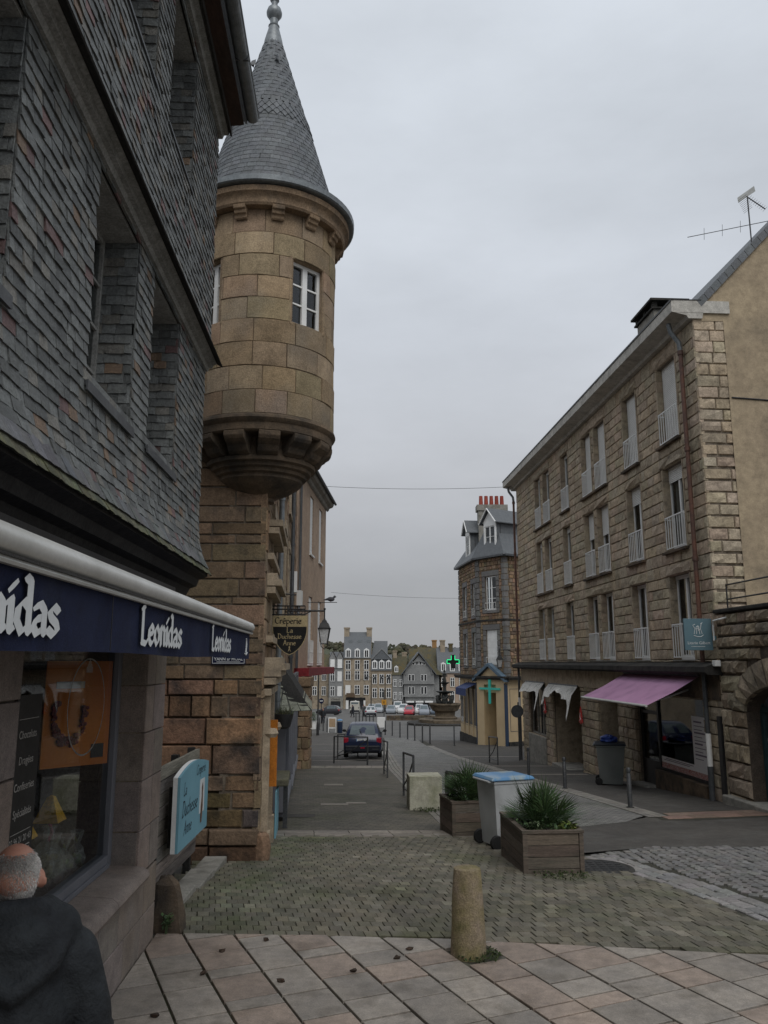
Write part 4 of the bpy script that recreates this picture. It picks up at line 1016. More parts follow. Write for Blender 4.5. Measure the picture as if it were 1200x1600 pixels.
# string course and machicolated corbelling below
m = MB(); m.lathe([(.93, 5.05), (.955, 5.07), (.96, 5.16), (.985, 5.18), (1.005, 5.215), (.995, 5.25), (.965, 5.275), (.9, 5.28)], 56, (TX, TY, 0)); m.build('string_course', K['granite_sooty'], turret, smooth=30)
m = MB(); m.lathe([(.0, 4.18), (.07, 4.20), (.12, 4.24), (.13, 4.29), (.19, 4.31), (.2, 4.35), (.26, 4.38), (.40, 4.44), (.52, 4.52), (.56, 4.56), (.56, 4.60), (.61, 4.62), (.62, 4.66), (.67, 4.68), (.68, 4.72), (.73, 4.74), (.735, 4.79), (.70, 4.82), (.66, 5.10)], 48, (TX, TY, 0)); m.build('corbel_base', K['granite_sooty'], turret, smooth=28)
for k in range(13):
    a = math.radians(-90 - 13 + k * 27.7); c_, s_ = math.cos(a), math.sin(a)
    def rb2(prof, hw):
        m = MB(); V = []
        for sgn in (-1, 1):
            for r_, z in prof: V.append((TX + r_ * c_ - sgn * hw * s_, TY + r_ * s_ + sgn * hw * c_, z))
        n = len(prof); m.add(V, [[i, (i + 1) % n, (i + 1) % n + n, i + n] for i in range(n)] + [list(range(n - 1, -1, -1)), list(range(n, 2 * n))]); return m
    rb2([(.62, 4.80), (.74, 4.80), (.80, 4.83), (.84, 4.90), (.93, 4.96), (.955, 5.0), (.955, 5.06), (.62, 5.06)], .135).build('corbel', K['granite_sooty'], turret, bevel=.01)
    a2 = math.radians(-90 + 16 + k * 27.7); c_, s_ = math.cos(a2), math.sin(a2)
    rb2([(.95, 8.02), (.985, 7.90), (1.01, 7.92), (1.02, 7.96), (1.05, 7.97), (1.06, 8.01), (1.09, 8.02), (1.10, 8.07), (.95, 8.07)], .082).build('eaves_corbel', K['granite_warm'], turret, bevel=.008)
m = MB(); m.lathe([(.95, 8.06), (1.08, 8.06), (1.10, 8.09), (1.10, 8.15), (1.12, 8.19), (1.16, 8.22), (1.17, 8.29), (1.14, 8.31), (.9, 8.31)], 56, (TX, TY, 0)); m.build('cornice', K['granite_warm'], turret, smooth=28)
m = MB(); m.lathe([(1.12, 8.31), (1.215, 8.315), (1.235, 8.33), (1.24, 8.40), (1.225, 8.405), (1.20, 8.40), (.98, 8.43)], 64, (TX, TY, 0)); m.build('gutter_ring', K['zinc'], turret, smooth=28)
rc_ = lambda z: .12 + (11.42 - z) / (11.42 - 8.40) * (1.01 - .12)
m = MB(); m.lathe([(rc_(8.40) - .01, 8.40), (rc_(11.42) - .01, 11.42)], 48, (TX, TY, 0)); cone = m.build('cone_roof', K['wood_dark'], tower, smooth=True)
cs = []; z = 8.41; k = 0
while z < 11.30:
    if 9.84 < z < 9.97: z += .078; k += 1; continue
    r0 = rc_(z); n = max(10, round(2 * PI * r0 / .135)); da = 2 * PI / n
    for i in range(n):
        a = (i + (k % 2) * .5) * da; zt = min(z + .15, 11.40)
        V = [tp(rc_(z) + .010, a + .006, z), tp(rc_(z) + .010, a + da - .006, z), tp(rc_(zt) + .002, a + da - .004, zt), tp(rc_(zt) + .002, a + .004, zt), tp(rc_(z), a + .006, z), tp(rc_(z), a + da - .006, z)]
        cs.append((V, [[0, 1, 2, 3], [4, 5, 1, 0]], tv(.85, 1.25, .02, rt), [0, 1, 2, 3]))
    z += .078; k += 1
for row in range(4):          # lozenge band
    zc = 9.82 + row * .062; n = 34; da = 2 * PI / n
    for i in range(n):
        a = (i + (row % 2) * .5) * da; o = .0
        V = [tp(rc_(zc - .085) + .022, a, zc - .085), tp(rc_(zc) + .013, a + da * .49, zc), tp(rc_(zc + .085) + .003, a, zc + .085), tp(rc_(zc) + .013, a - da * .49, zc), tp(rc_(zc - .085) + .006, a, zc - .080), tp(rc_(zc) + .003, a + da * .47, zc), tp(rc_(zc) + .003, a - da * .47, zc)]
        cs.append((V, [[0, 1, 2, 3], [4, 5, 1, 0], [6, 4, 0, 3]], tv(.85, 1.3, .02, rt), [0, 1, 2, 3]))
pieces(cs, 'cone_slate', K['slate_roof'], cone, limit=300)
m = MB(); m.lathe([(.16, 11.24), (.135, 11.42), (.10, 11.56), (.075, 11.66), (.085, 11.68), (.06, 11.72), (.06, 11.80), (.085, 11.83), (.115, 11.88), (.118, 11.92), (.10, 11.98), (.05, 12.02), (.045, 12.10), (.07, 12.14), (.03, 12.25), (.012, 12.75), (0, 12.78)], 28, (TX, TY, 0)); m.build('finial', K['zinc'], cone, smooth=30)
for a in (math.radians(-146), math.radians(-70)):
    m = MB(); z = 10.86; r_ = rc_(z)
    m.add([tp(r_ + .01, a - .12, z), tp(r_ + .08, a, z + .0), tp(r_ + .01, a + .12, z), tp(r_ - .01, a, z + .13), tp(r_ + .06, a, z + .07)], [[0, 1, 4], [1, 2, 4], [0, 4, 3], [4, 2, 3]]); m.build('roof_vent', K['zinc_dark'], cone)

# street name plate, half hidden by the awning
sg = thing('street_sign', 'dark blue street name plate with white border on the tower house', 'street sign', (-1.965, 10.27, 2.315))
K['enamel'] = mat('enamel_blue', (.012, .016, .05), (.010, .014, .04), 3, .3, .02, 60)
part('plate', K['enamel'], sg, (-.215, .215, -.012, -.004, -.14, .14), bevel=.004)
part('border', K['letter'], sg, (-.203, .203, -.0145, -.0125, -.128, -.121), (-.203, .203, -.0145, -.0125, .121, .128), (-.203, -.197, -.0145, -.0125, -.121, .121), (.197, .203, -.0145, -.0125, -.121, .121))
text('lettering', 'RUE', .06, K['letter'], sg, (0, -.0145, .05)); text('lettering', 'YANN ar MOAL', .052, K['letter'], sg, (0, -.0145, -.075), off=.001); part('printed_line', K['letter'], sg, (-.15, .15, -.0145, -.0125, -.112, -.105))

# wooden hoarding with the blue crêperie board
hd = thing('wooden_hoarding', 'weathered grey plank hoarding closing the gap beside the shop', 'hoarding', (-2.14, 7.95, gz(8.6)), math.radians(90.5))
m = MB()
for k in range(9):
    z0 = .13 + k * .125; m = MB(); m.box(0, 1.72, .0 - .004 * (k % 3), .03, z0 + .004, z0 + .121 - .006 * (k % 2), tv(.75, 1.3, .06)); o = m.build('plank', K['wood_grey'], hd); o.rotation_euler = (0, math.radians(RND.uniform(-.4, .4)), 0)
for x in (.05, .85, 1.6): part('post', K['wood_dark'], hd, (x, x + .08, .036, .11, -.1, 1.28))
part('edge_board', K['wood_dark'], hd, (-.03, -.006, -.012, .05, .05, 1.26))
bs_ = thing('advert_board', 'pale blue crêperie advert board fixed to the plank hoarding', 'sign', (-2.10, 8.08, gz(8.6) + .05), math.radians(90.8))
m = MB(); n = 14; top = lambda t: 1.10 + .10 * math.sin(PI * (.12 + .88 * t)) - .04 * (1 - t)
V = []
poly = [(0, .40), (1.36, .40)] + [(1.36 * (1 - i / n), top(1 - i / n)) for i in range(n + 1)]
m.prism(poly, -.13, -.105); m.build('panel', K['sign_blue'], bs_)
m = MB(); m.prism([(x * .998 + .001, z - .001) for x, z in poly], -.104, -.06); m.build('white_edge', K['white'], bs_)
part('spacer', K['wood_dark'], bs_, (.06, .1, -.058, -.012, .44, 1.0), (1.25, 1.29, -.058, -.012, .44, 1.0))
K['ink'] = mat('sign_ink', (.02, .03, .045), (.015, .02, .03), 3, .6, 0, 50)
m = MB(); nib(m, 'Cr', .11, .72, 1.03, -.1312, slant=.25, pen=(.03, .03)); 
x = nib(m, 'Cr', .001, 2, .2, -.5, pen=(.001, .001))
m = MB(); nib(m, 'Creperie', .105, .72, 1.02, -.1312, slant=.25, pen=(.035, .03), squeeze=1.15); nib(m, 'La', .12, .16, .90, -.1312, slant=.25, pen=(.035, .03)); nib(m, 'Duchesse', .15, .12, .70, -.1312, slant=.25, pen=(.035, .03), squeeze=1.1); nib(m, 'Anne', .13, .22, .52, -.1312, slant=.25, pen=(.035, .03), squeeze=1.2)
m.build('lettering', K['ink'], bs_)
m = MB(); m.box(.92, 1.16, -.1325, -.1305, .60, .95); m.build('picture', K['letter'], bs_)
m = MB(); m.prism([(.99, .50), (1.05, .50), (1.09, .66), (1.07, .8), (1.085, .86), (1.05, .91), (1.01, .86), (1.02, .78), (.985, .66)], -.1345, -.1328); m.build('painted_figure', mat('ink_brown', (.09, .05, .035), (.2, .12, .08), 20, .6, 0, 60), bs_)
for i, (x, y, l) in enumerate(((-2.0, 7.75, .8), (-1.98, 8.6, .75), (-2.0, 9.4, .75))):
    m = MB(); m.slab([(-.14, 0), (.12, 0), (.12, l), (-.14, l)], -.05, .05, inset=.015)
    tag(m.build('kerb_stone', K['concrete'], None, loc=(x, y, gz(y + .4))), ('worn kerb stone under the hoarding nearest the guard stone', 'middle worn kerb stone under the plank hoarding', 'worn kerb stone under the hoarding nearest the tower house')[i], 'kerb stone', 'kerb stones under the hoarding')
m = MB(); m.lathe([(.11, -.1), (.12, .15), (.09, .28), (.04, .31), (0, .31)], 9); m.v = [(vx + RND.uniform(-.02, .02), vy + RND.uniform(-.02, .02), vz) for vx, vy, vz in m.v]
tag(m.build('guard_stone', K['granite_red'], None, smooth=25, loc=(-1.50, 10.35, gz(10.3))), 'short worn guard stone at the foot of the turret corner', 'guard stone')

# ---------------- crêperie sign on its bracket
cr = thing('hanging_sign', 'black and tan shield-shaped Crêperie La Duchesse Anne sign on a bracket', 'sign', (-1.40, 12.0, 0))
K['tan'] = mat('sign_tan', (.46, .37, .21), (.40, .32, .18), 3, .6, .03, 60)
K['sign_black'] = mat('sign_black', (.012, .012, .012), (.018, .018, .018), 3, .4, .02, 60)
def shield(t): return .255 * (1 - t ** 2.3) ** .75
pts = [(-.255, 2.72)] + [(-shield(k / 14), 2.72 - .41 * k / 14) for k in range(1, 14)] + [(0, 2.31)] + [(shield(k / 14), 2.72 - .41 * k / 14) for k in range(13, 0, -1)] + [(.255, 2.72)]
m = MB(); m.prism(pts, -.014, .014); m.build('shield', K['sign_black'], cr)
part('top_board', K['tan'], cr, (-.26, .26, -.016, .016, 2.722, 2.885))
m = MB(); pr = pts + [pts[0]]
for p, q in zip(pts, pts[1:]): m.tube([(p[0], -.012, p[1]), (q[0], -.012, q[1])], .006, 5)
m.build('rim', K['tan'], cr)
m = MB(); s = .1; nib(m, 'Cr', s, -.225, 2.765, -.0175, pen=(.05, .04), squeeze=1.05); x = -.225 + nib_width('Cr') * s * 1.05
nib(m, 'e^perie', s, x, 2.765, -.0175, pen=(.05, .04), squeeze=1.05); m.build('lettering', K['sign_black'], cr)
m = MB()
for w_, z, s in (('La', 2.635, .075), ('Duchesse', 2.545, .075), ('Anne', 2.45, .075)):
    L0 = nib_width(w_) * s * 1.12; nib(m, w_, s, -L0 / 2, z, -.0155, pen=(.045, .035), squeeze=1.12)
m.prism([(-.022, 2.35), (0, 2.385), (.022, 2.35), (.008, 2.40), (.012, 2.425), (0, 2.44), (-.012, 2.425), (-.008, 2.40)], -.0165, -.0155); m.build('lettering', K['tan'], cr)
m = MB()
for z in (2.90, 2.98, 3.03): m.tube([(-.30, 0, z), (.22, 0, z)], .011, 6)
for x in (-.25, -.08, .08, .22): m.tube([(x, 0, 2.88), (x, 0, 3.03)], .007, 5)
for cx_ in (.0, .14): m.tube([(cx_ + .045 * math.cos(t * .5), 0, 2.94 + .03 * math.sin(t * .5)) for t in range(13)], .005, 5)
m.tube([(-.3, 0, 2.7), (-.3, 0, 3.22), (-.2, 0, 3.22), (.05, .3, 3.22)], .01, 6); m.build('bracket', K['black_metal'], cr)
# hanging flower basket
fb_ = thing('flower_basket', 'dark hanging basket with a scruffy plant beside the shop', 'flower basket', (-1.52, 12.4, 0))
m = MB(); m.lathe([(.06, 1.22), (.11, 1.25), (.15, 1.40), (.155, 1.44), (.14, 1.44), (.13, 1.42)], 16); m.build('basket', K['black_metal'], fb_, smooth=30)
m = MB()
for k in range(3): m.tube([(.14 * math.cos(k * 2.1), .14 * math.sin(k * 2.1), 1.43), (0, 0, 1.85)], .004, 4)
m.tube([(0, 0, 1.85), (-.14, 0, 1.88)], .006, 5); m.build('chain', K['black_metal'], fb_)
m = MB()
for k in range(150):
    a = RND.uniform(0, 2 * PI); r_ = RND.uniform(.02, .15); p = Vector((r_ * math.cos(a), r_ * math.sin(a), 1.42)); q = p + Vector((RND.uniform(-.1, .1), RND.uniform(-.1, .1), RND.uniform(.02, .15))); b = Vector((.006, .004, 0)); m.add([tuple(p - b), tuple(p + b), tuple(q)], [[0, 1, 2]], tv(.6, 1.6, .2))
m.build('plant', mat('dry_leaf', (.09, .085, .05), (.05, .06, .03), 20, .8, 0, 60), fb_)

# ---------------- lantern (built once, copied)
def lantern(name, label, loc, rz, arm=.62, s=1.0):
    t = thing(name, label, 'street lamp', loc, rz, 'wall lanterns on brackets')
    m = MB(); m.tube([(-arm, 0, .22), (0, 0, .22)], .016, 8); m.tube([(-arm, 0, .02), (-arm * .35, 0, .22)], .010, 6); m.tube([(0, 0, .24), (0, 0, .08)], .012, 6); m.ball((0, 0, .25), .022, 8, 6)
    m.box(-arm - .02, -arm, -.04, .04, -.1, .3); m.build('bracket', K['black_metal'], t)
    m = MB(); m.lathe([(.02, .09), (.03, .06), (.05, .055), (.06, .03), (.10, .0), (.135, -.07), (.15, -.075), (.15, -.09), (.13, -.09)], 4, a0=PI / 4, a1=2 * PI + PI / 4); m.build('lamp_hood', K['black_metal'], t)
    m = MB()
    for k in range(4):
        a = PI / 4 + k * PI / 2; m.tube([(.13 * math.cos(a), .13 * math.sin(a), -.09), (.075 * math.cos(a), .075 * math.sin(a), -.34)], .008, 5)
        b = a + PI / 2; m.tube([(.075 * math.cos(a), .075 * math.sin(a), -.34), (.075 * math.cos(b), .075 * math.sin(b), -.34)], .008, 5)
    m.tube([(-.06, 0, -.34), (-.05, 0, -.39), (0, 0, -.43), (.05, 0, -.39), (.06, 0, -.34)], .007, 5); m.build('lamp_cage', K['black_metal'], t)
    m = MB(); m.lathe([(.125, -.092), (.073, -.335)], 4, a0=PI / 4, a1=2 * PI + PI / 4); m.build('pane', mat('lamp_glass', (.75, .76, .76), (.65, .66, .66), 3, .25, .02, 40, alpha=.75), t)
    t.scale = (s, s, s)
    return t
lantern('wall_lantern', 'black iron wall lantern hanging left of the street, bird above it', (-1.33, 18, 3.05), 0, .62, 1.3)
bd = thing('pigeon', 'grey pigeon perched on a rod beside the left lantern', 'bird', (-1.36, 20.5, 3.72), math.radians(20))
m = MB(); m.ball((0, 0, .07), .06, 10, 7, sx=1.7, sy=.8); m.ball((.10, 0, .135), .034, 8, 6); m.tube([(-.07, 0, .07), (-.19, 0, .045)], [.04, .015], 6); m.tube([(.13, 0, .135), (.155, 0, .128)], [.009, .002], 5); m.tube([(.05, 0, .09), (.09, 0, .13)], [.035, .025], 6)
m.build('body', mat('pigeon', (.09, .09, .10), (.06, .06, .07), 20, .7, .1, 60), bd, smooth=60)
m = MB(); m.tube([(.0, .02, .03), (0, .02, 0)], .005, 4); m.tube([(.0, -.02, .03), (0, -.02, 0)], .005, 4); m.build('leg', K['red_paint'], bd)
m = MB(); m.tube([(-.6, 0, -.012), (.16, 0, -.012)], .01, 6); tag(m.build('perch_rod', K['black_metal'], None, loc=(-1.36, 20.5, 3.72)), 'thin iron rod sticking out from the left facades under the pigeon', 'rod')
# ================================================================ BEIGE HOUSE (left, farther down)
bo = Vector((-3.14, 28.7, 0)); be = Vector((-2.73, 37.0, 0)); L_ = (be - bo).length
beige = thing('rendered_house', 'tall pinkish rendered house with red beam past the tower house', 'house', bo, math.atan2((be - bo).y, (be - bo).x))
hs = [(3.1, 4.1, 6.5, 8.9), (5.9, 6.9, 6.5, 8.9), (3.1, 4.1, 2.15, 4.8), (5.9, 6.9, 2.15, 4.8)]
m = MB(); wall(m, 0, L_, 2.0, 9.4, 0, .3, hs); m.box(0, L_, .31, 7, 2.0, 9.4); m.build('wall', K['plaster_pink'], beige)
m = MB(); m.box(.1, L_ - .1, 1.2, 6, -2.2, 1.99); m.build('shop_wall', K['granite_warm'], beige)
for a, b, c, d in hs:
    m = MB(); n = 2
    m.box(a + .02, b - .02, .05, .10, c + .02, d - .02)
    for k in range(16): m.box(a + .05, b - .05, .04, .05, c + .1 + k * (d - c - .2) / 16, c + .1 + (k + .75) * (d - c - .2) / 16)
    m.build('shutter', K['white'], beige)
    part('window_sill', K['offwhite'], beige, (a - .08, b + .08, -.07, .04, c - .07, c))
for a, b, c, d in hs[2:]:
    m = MB()
    for z in (c + .02, c + .45, c + .9): m.tube([(a, -.07, z), (b, -.07, z)], .012, 5)
    for k in range(8): m.tube([(a + (b - a) * k / 7, -.07, c + .02), (a + (b - a) * k / 7, -.07, c + .9)], .009, 4)
    m.build('window_railing', K['offwhite'], beige)
part('red_beam', K['red_paint'], beige, (-.05, L_ - .2, -.5, .05, 1.72, 2.0), (-.05, .3, -.22, .02, 1.35, 1.7), (2.6, 2.9, -.22, .02, 1.35, 1.7))
m = MB(); m.add([(-.05, -.22, 1.72), (.25, -.22, 1.72), (.25, .1, 1.3), (-.05, .1, 1.3), (-.05, .1, 1.72), (.25, .1, 1.72)], [[0, 1, 2, 3], [0, 3, 4], [1, 5, 2], [0, 4, 5, 1]]); m.build('red_bracket', K['red_paint'], beige)
st = []; rr_ = random.Random(2)
for (s0, s1, y0) in ((-.05, .62, -.55),):
    for r in ashlar(s0, s1, levels(-1.5, 1.35, .36, .15, rr_), (.28, .45), gap=.02, rnd=rr_): st.append(block(*r, y0, .3, .02, .02, tv(.7, 1.2, .08, rr_), 2, 1, rr_))
    for r in ashlar(0, .55, levels(-1.5, 1.35, .36, .15, rr_), (.25, .4), gap=.02, rnd=rr_):
        V, F, t, oi = block(*r, 0, .2, .02, .02, tv(.7, 1.2, .08, rr_), 2, 1, rr_); st.append(([(s0 + y - .02, .02 - x, z) for x, y, z in V], F, t, oi))
pieces(st, 'pillar_stone', K['granite_warm'], beige, limit=60)
part('pillar_core', K['mortar_dark'], beige, (0, .58, -.5, .02, -1.6, 1.4))
part('pillar_cap', K['granite_warm'], beige, (-.12, .75, -.58, .05, 1.36, 1.7), bevel=.04)
m = MB(); n = 6; pr = [(-.02, 9.2), (-.10, 9.25), (-.14, 9.35), (-.28, 9.4), (-.34, 9.5), (-.34, 9.58), (-.02, 9.58)]
k = len(pr); m.add([(-.1, y, z) for y, z in pr] + [(L_ + .2, y, z) for y, z in pr], [[(i + 1) % k, i, i + k, (i + 1) % k + k] for i in range(k)] + [list(range(k)), list(range(2 * k - 1, k - 1, -1))]); m.build('cornice', K['concrete'], beige)
m = MB(); m.add([(-.1, -.4, 9.585), (L_ + .25, -.4, 9.585), (L_ + .25, 3.6, 13), (-.1, 3.6, 13), (L_ + .25, 7, 9.585), (-.1, 7, 9.585)], [[0, 1, 2, 3], [3, 2, 4, 5], [1, 4, 2], [0, 3, 5]]); m.build('roof', K['slate_roof'], beige)
m = MB(); m.tube([(-.1, -.42, 9.57), (L_ + .25, -.42, 9.57)], .06, 8); m.build('gutter', K['zinc_dark'], beige)
m = MB(); m.tube([(.15, -.3, 9.5), (.2, -.08, 9.25), (.2, -.08, 4.3), (.05, -.08, 4.0), (-.15, -.08, 3.7), (-.15, -.08, 2.0)], .05, 8); m.build('downpipe', K['zinc_dark'], beige, smooth=True)
m = MB(); m.box(.05, .45, -.16, 0, 4.2, 4.75); m.build('meter_box', K['offwhite'], beige)

# ================================================================ STONE APARTMENT BLOCK (right)
FO = Vector((5.93, 35.1, 0)); NO = Vector((7.0, 17.0, 0)); LR = (NO - FO).length
apt = thing('stone_apartment_block', 'long rock-faced granite apartment block with white window rails', 'building', FO, math.atan2((NO - FO).y, (NO - FO).x))
S = lambda Y: (35.1 - Y) * LR / 18.1
ra = random.Random(31)
cols = [(S(19.2), S(18.08)), (S(21.68), S(20.65)), (S(25.52), S(24.56)), (S(24.24), S(23.2)), (S(28.0), S(27.08)), (S(31.8), S(30.9)), (S(30.52), S(29.55))]
cols = [(min(a), max(a)) for a in cols]
FL = [(2.26, 4.22), (4.82, 6.86), (7.43, 9.45)]
holes = [(a, b, c, d) for a, b in cols for c, d in FL]
ZT = 9.86
base = lambda s: gz(35.1 - s * 18.1 / LR)
GH = [(S(33.9), S(31.3), -.6, 1.42), (S(30.2), S(26.8), -1.6, 1.40), (S(25.0), S(23.3), -1.6, 1.40), (S(21.9), S(17.9), -1.4, 1.38)]
GH = [(min(h[0], h[1]), max(h[0], h[1]), h[2], h[3]) for h in GH]
m = MB(); wall(m, .02, LR - .02, 2.0, ZT, .05, .36, holes); wall(m, .02, LR - .02, -2.3, 1.999, .06, .36, GH); m.build('wall', K['mortar'], apt)
lev = []
for (c, d), nxt in zip(FL, FL[1:] + [(ZT, ZT)]):
    lev += levels(c, d, .245, .04, ra)[:-1] + levels(d, nxt[0], .285, .02, ra)[:-1]
lev = levels(2.2, FL[0][0], .3)[:-1] + lev + [ZT]
st = []
for r in ashlar(0.0, LR, lev, (.38, .78), holes=[(a - .06, b + .06, c, d) for a, b, c, d in holes], gap=.008, minh=.03, rnd=ra):
    st.append(block(*r, ra.uniform(-.006, .006), .08, .020, .015, tv(.84, 1.14, .05, ra), 3, 2, ra))
for r in ashlar(0.0, LR, levels(-2.3, 1.55, .27, .06, ra), (.35, .6), holes=GH, gap=.014, zlow=lambda s: base(s) - .05, rnd=ra):
    st.append(block(*r, ra.uniform(-.006, .006), .08, .024, .016, tv(.72, 1.05, .05, ra), 3, 2, ra))
for zz, q in zip(levels(-1.4, ZT, .27, .05, ra), levels(-1.4, ZT, .27, .05, ra)[1:]):        # quoins turned onto the gable
    n = ra.uniform(.26, .62)
    for x0, x1 in ((0.0, n), (n + .012, .72)):
        if x1 - x0 < .06: continue
        V, F, t, oi = block(x0, x1, zz + .006, q - .006, 0, .08, .028, .018, tv(.82, 1.12, .05, ra), 3, 2, ra); st.append(([(LR - y, x, z) for x, y, z in V], F, t, oi))
pieces(st, 'rock_faced_block', K['rock_face'], apt)
# smooth jambs and sills, lintels
jb = []
for a, b, c, d in holes:
    for k, (z0, z1) in enumerate(zip(levels(c, d, .28, .02)[:-1], levels(c, d, .28, .02)[1:])):
        for x0, x1 in ((a - .055, a + .012), (b - .012, b + .055)):
            mj = MB(); mj.box(x0, x1, -.006, .24, z0 + .003, z1 - .003, tv(.9, 1.08, .03)); jb.append((mj.v, mj.f, mj.t[0], [0, 1, 5, 4]))
pieces(jb, 'jamb_stone', K['ashlar_tan'], apt)
for (c, d) in FL:
    for a, b in [(cols[0][0], cols[0][1]), (cols[1][0], cols[1][1]), (cols[2][0], cols[3][1]), (cols[4][0], cols[4][1]), (cols[5][0], cols[6][1])]:
        if c > 3: part('window_sill', K['granite_sooty'], apt, (a - .1, b + .1, -.10, .12, c - .07, c - .004), bevel=.01)
        else: part('window_sill', K['concrete'], apt, (a - .03, b + .03, -.03, .12, c - .03, c - .002))
        V = block(a - .12, b + .12, d + .006, d + .27, -.02, .1, .06, .03, tv(.85, 1.05, .04, ra), 5, 2, ra); mm = MB(); mm.add(*V[:3]); mm.build('lintel', K['rock_face'], apt)
def fl_window(a, b, c, d, shut):
    fr = .045; y = .17; m = MB(); mid = (a + b) / 2
    m.box(a, a + fr, y, y + .05, c, d); m.box(b - fr, b, y, y + .05, c, d); m.box(a + fr, b - fr, y, y + .05, d - fr, d); m.box(a + fr, b - fr, y, y + .05, c, c + .12)
    m.box(mid - .04, mid + .04, y - .008, y + .05, c + .12, d - fr); w = m.build('window', K['white'], apt)
    for p, q in ((a + fr, mid - .04), (mid + .04, b - fr)):
        t = RND.uniform(-.008, .008); mm = MB(); mm.add([(p, y + .03 + t, c + .12), (q, y + .03 - t, c + .12), (q, y + .03 - t, d - fr), (p, y + .03 + t, d - fr)], [[0, 1, 2, 3]]); mm.build('pane', K['pane'], w)
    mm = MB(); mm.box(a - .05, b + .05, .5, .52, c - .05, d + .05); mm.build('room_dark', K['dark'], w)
    if shut < .35 and RND.random() < .8:
        mm = MB(); n = 14
        for (p, q) in ((a + fr, a + .26), (b - .26, b - fr)):
            pts = [(p + (q - p) * i / n, y + .12 + .018 * math.sin(i * 2.0)) for i in range(n + 1)]
            mm.add([(u[0], u[1], c + .1) for u in pts] + [(u[0], u[1], d - .05) for u in pts], [[i, i + 1, i + n + 2, i + n + 1] for i in range(n)])
        mm.build('curtain', K['curtain'], w)
    mm = MB(); zb = d - max(.12, shut * (d - c)); k = int((d - zb) / .045)
    for i in range(k): mm.add([(a + .02, y - .03, d - i * .045), (b - .02, y - .03, d - i * .045), (b - .02, y - .018, d - (i + .5) * .045), (a + .02, y - .018, d - (i + .5) * .045), (b - .02, y - .03, d - (i + 1) * .045), (a + .02, y - .03, d - (i + 1) * .045)], [[3, 2, 1, 0], [5, 4, 2, 3]])
    mm.build('roller_shutter', K['offwhite'], w)
    rl = MB(); h = .82; yy = -.015
    rl.box(a + .01, b - .01, yy - .012, yy + .012, c + h - .02, c + h + .01); rl.box(a + .01, b - .01, yy - .012, yy + .012, c + .05, c + .075)
    n = 8
    for i in range(n + 1):
        x = a + .02 + (b - a - .04) * i / n; rl.box(x - .0075, x + .0075, yy - .008, yy + .008, c + .076, c + h - .021)
    rl.box(a, a + .05, yy - .01, .12, c + h - .05, c + h - .025); rl.box(b - .05, b, yy - .01, .12, c + h - .05, c + h - .025)
    rl.build('window_railing', K['white'], apt)
SH_ = {2: [1, 1, 1, 1, .06, .06, .06], 1: [.18, .24, .4, .42, .1, .1, .08], 0: [.06, .05, .06, .06, .06, .07, .06]}
for f, (c, d) in enumerate(FL):
    for i, (a, b) in enumerate(cols): fl_window(a + .012, b - .012, c, d, SH_[f][i])
# ledge over the shops, shop lintel band, cornice, roof, gable
def ext_x(name, material, pr, xa, xb, parent, smooth=False):
    m = MB(); k = len(pr); m.add([(xa, y, z) for y, z in pr] + [(xb, y, z) for y, z in pr], [[(i + 1) % k, i, i + k, (i + 1) % k + k] for i in range(k)] + [list(range(k)), list(range(2 * k - 1, k - 1, -1))]); return m.build(name, material, parent, smooth=smooth)
ext_x('ledge', K['concrete_dark'], [(.1, 1.93), (-.30, 1.95), (-.36, 2.0), (-.36, 2.11), (-.02, 2.20), (.1, 2.20)], -.25, LR + .1, apt)
ext_x('shop_lintel', K['ashlar_tan'], [(.2, 1.42), (-.03, 1.42), (-.03, 1.94), (.2, 1.94)], .02, LR - 4.8, apt)
ext_x('shop_lintel', K['granite_sooty'], [(.2, 1.42), (-.025, 1.42), (-.025, 1.94), (.2, 1.94)], LR - 4.79, LR - .02, apt)
ext_x('cornice', K['cornice'], [(.2, ZT - .01), (-.12, ZT - .01), (-.16, ZT + .06), (-.42, ZT + .12), (-.50, ZT + .14), (-.50, ZT + .40), (-.46, ZT + .42), (.3, ZT + .42)], -.45, LR + .06, apt)
ext_x('drip_edge', K['black_metal'], [(-.52, ZT + .385), (-.52, ZT + .43), (.2, ZT + .44), (.2, ZT + .425), (-.505, ZT + .421), (-.505, ZT + .385)], -.47, LR + .08, apt)
part('cornice_return', K['cornice'], apt, (LR + .0, LR + .065, -.44, .85, ZT + .125, ZT + .415))
RZ = ZT + .40; RD = 4.6; RT_ = RZ + RD * 1.03
m = MB(); m.add([(-.2, .1, RZ), (LR + .02, .1, RZ), (LR + .02, RD, RT_), (-.2, RD, RT_), (LR + .02, 2 * RD, RZ), (-.2, 2 * RD, RZ)], [[0, 1, 2, 3], [3, 2, 4, 5]]); m.build('roof', K['slate_roof'], apt)
m = MB(); m.add([(LR + .018, .7, -1.6), (LR + .018, 2 * RD, -1.6), (LR + .018, 2 * RD, RZ), (LR + .018, RD, RT_ - .12), (LR + .018, .1, RZ - .1), (LR + .018, .1, RZ - .45), (LR + .018, .7, RZ - .45)], [[0, 1, 2, 3, 4, 5, 6]]); m.build('gable_wall', K['plaster_beige'], apt); part('quoin_backing', K['mortar'], apt, (LR - .4, LR - .03, .05, .75, -1.6, RZ - .3)); m = MB(); m.add([(.0, 7, -2.4), (0, .3, -2.4), (0, .3, RZ), (0, RD, RT_), (0, 2 * RD, RZ), (0, 2 * RD, -2.4)], [[0, 1, 2, 3, 4, 5]])
m.build('gable_wall', K['plaster_beige'], apt)
vs_ = []; n = 26
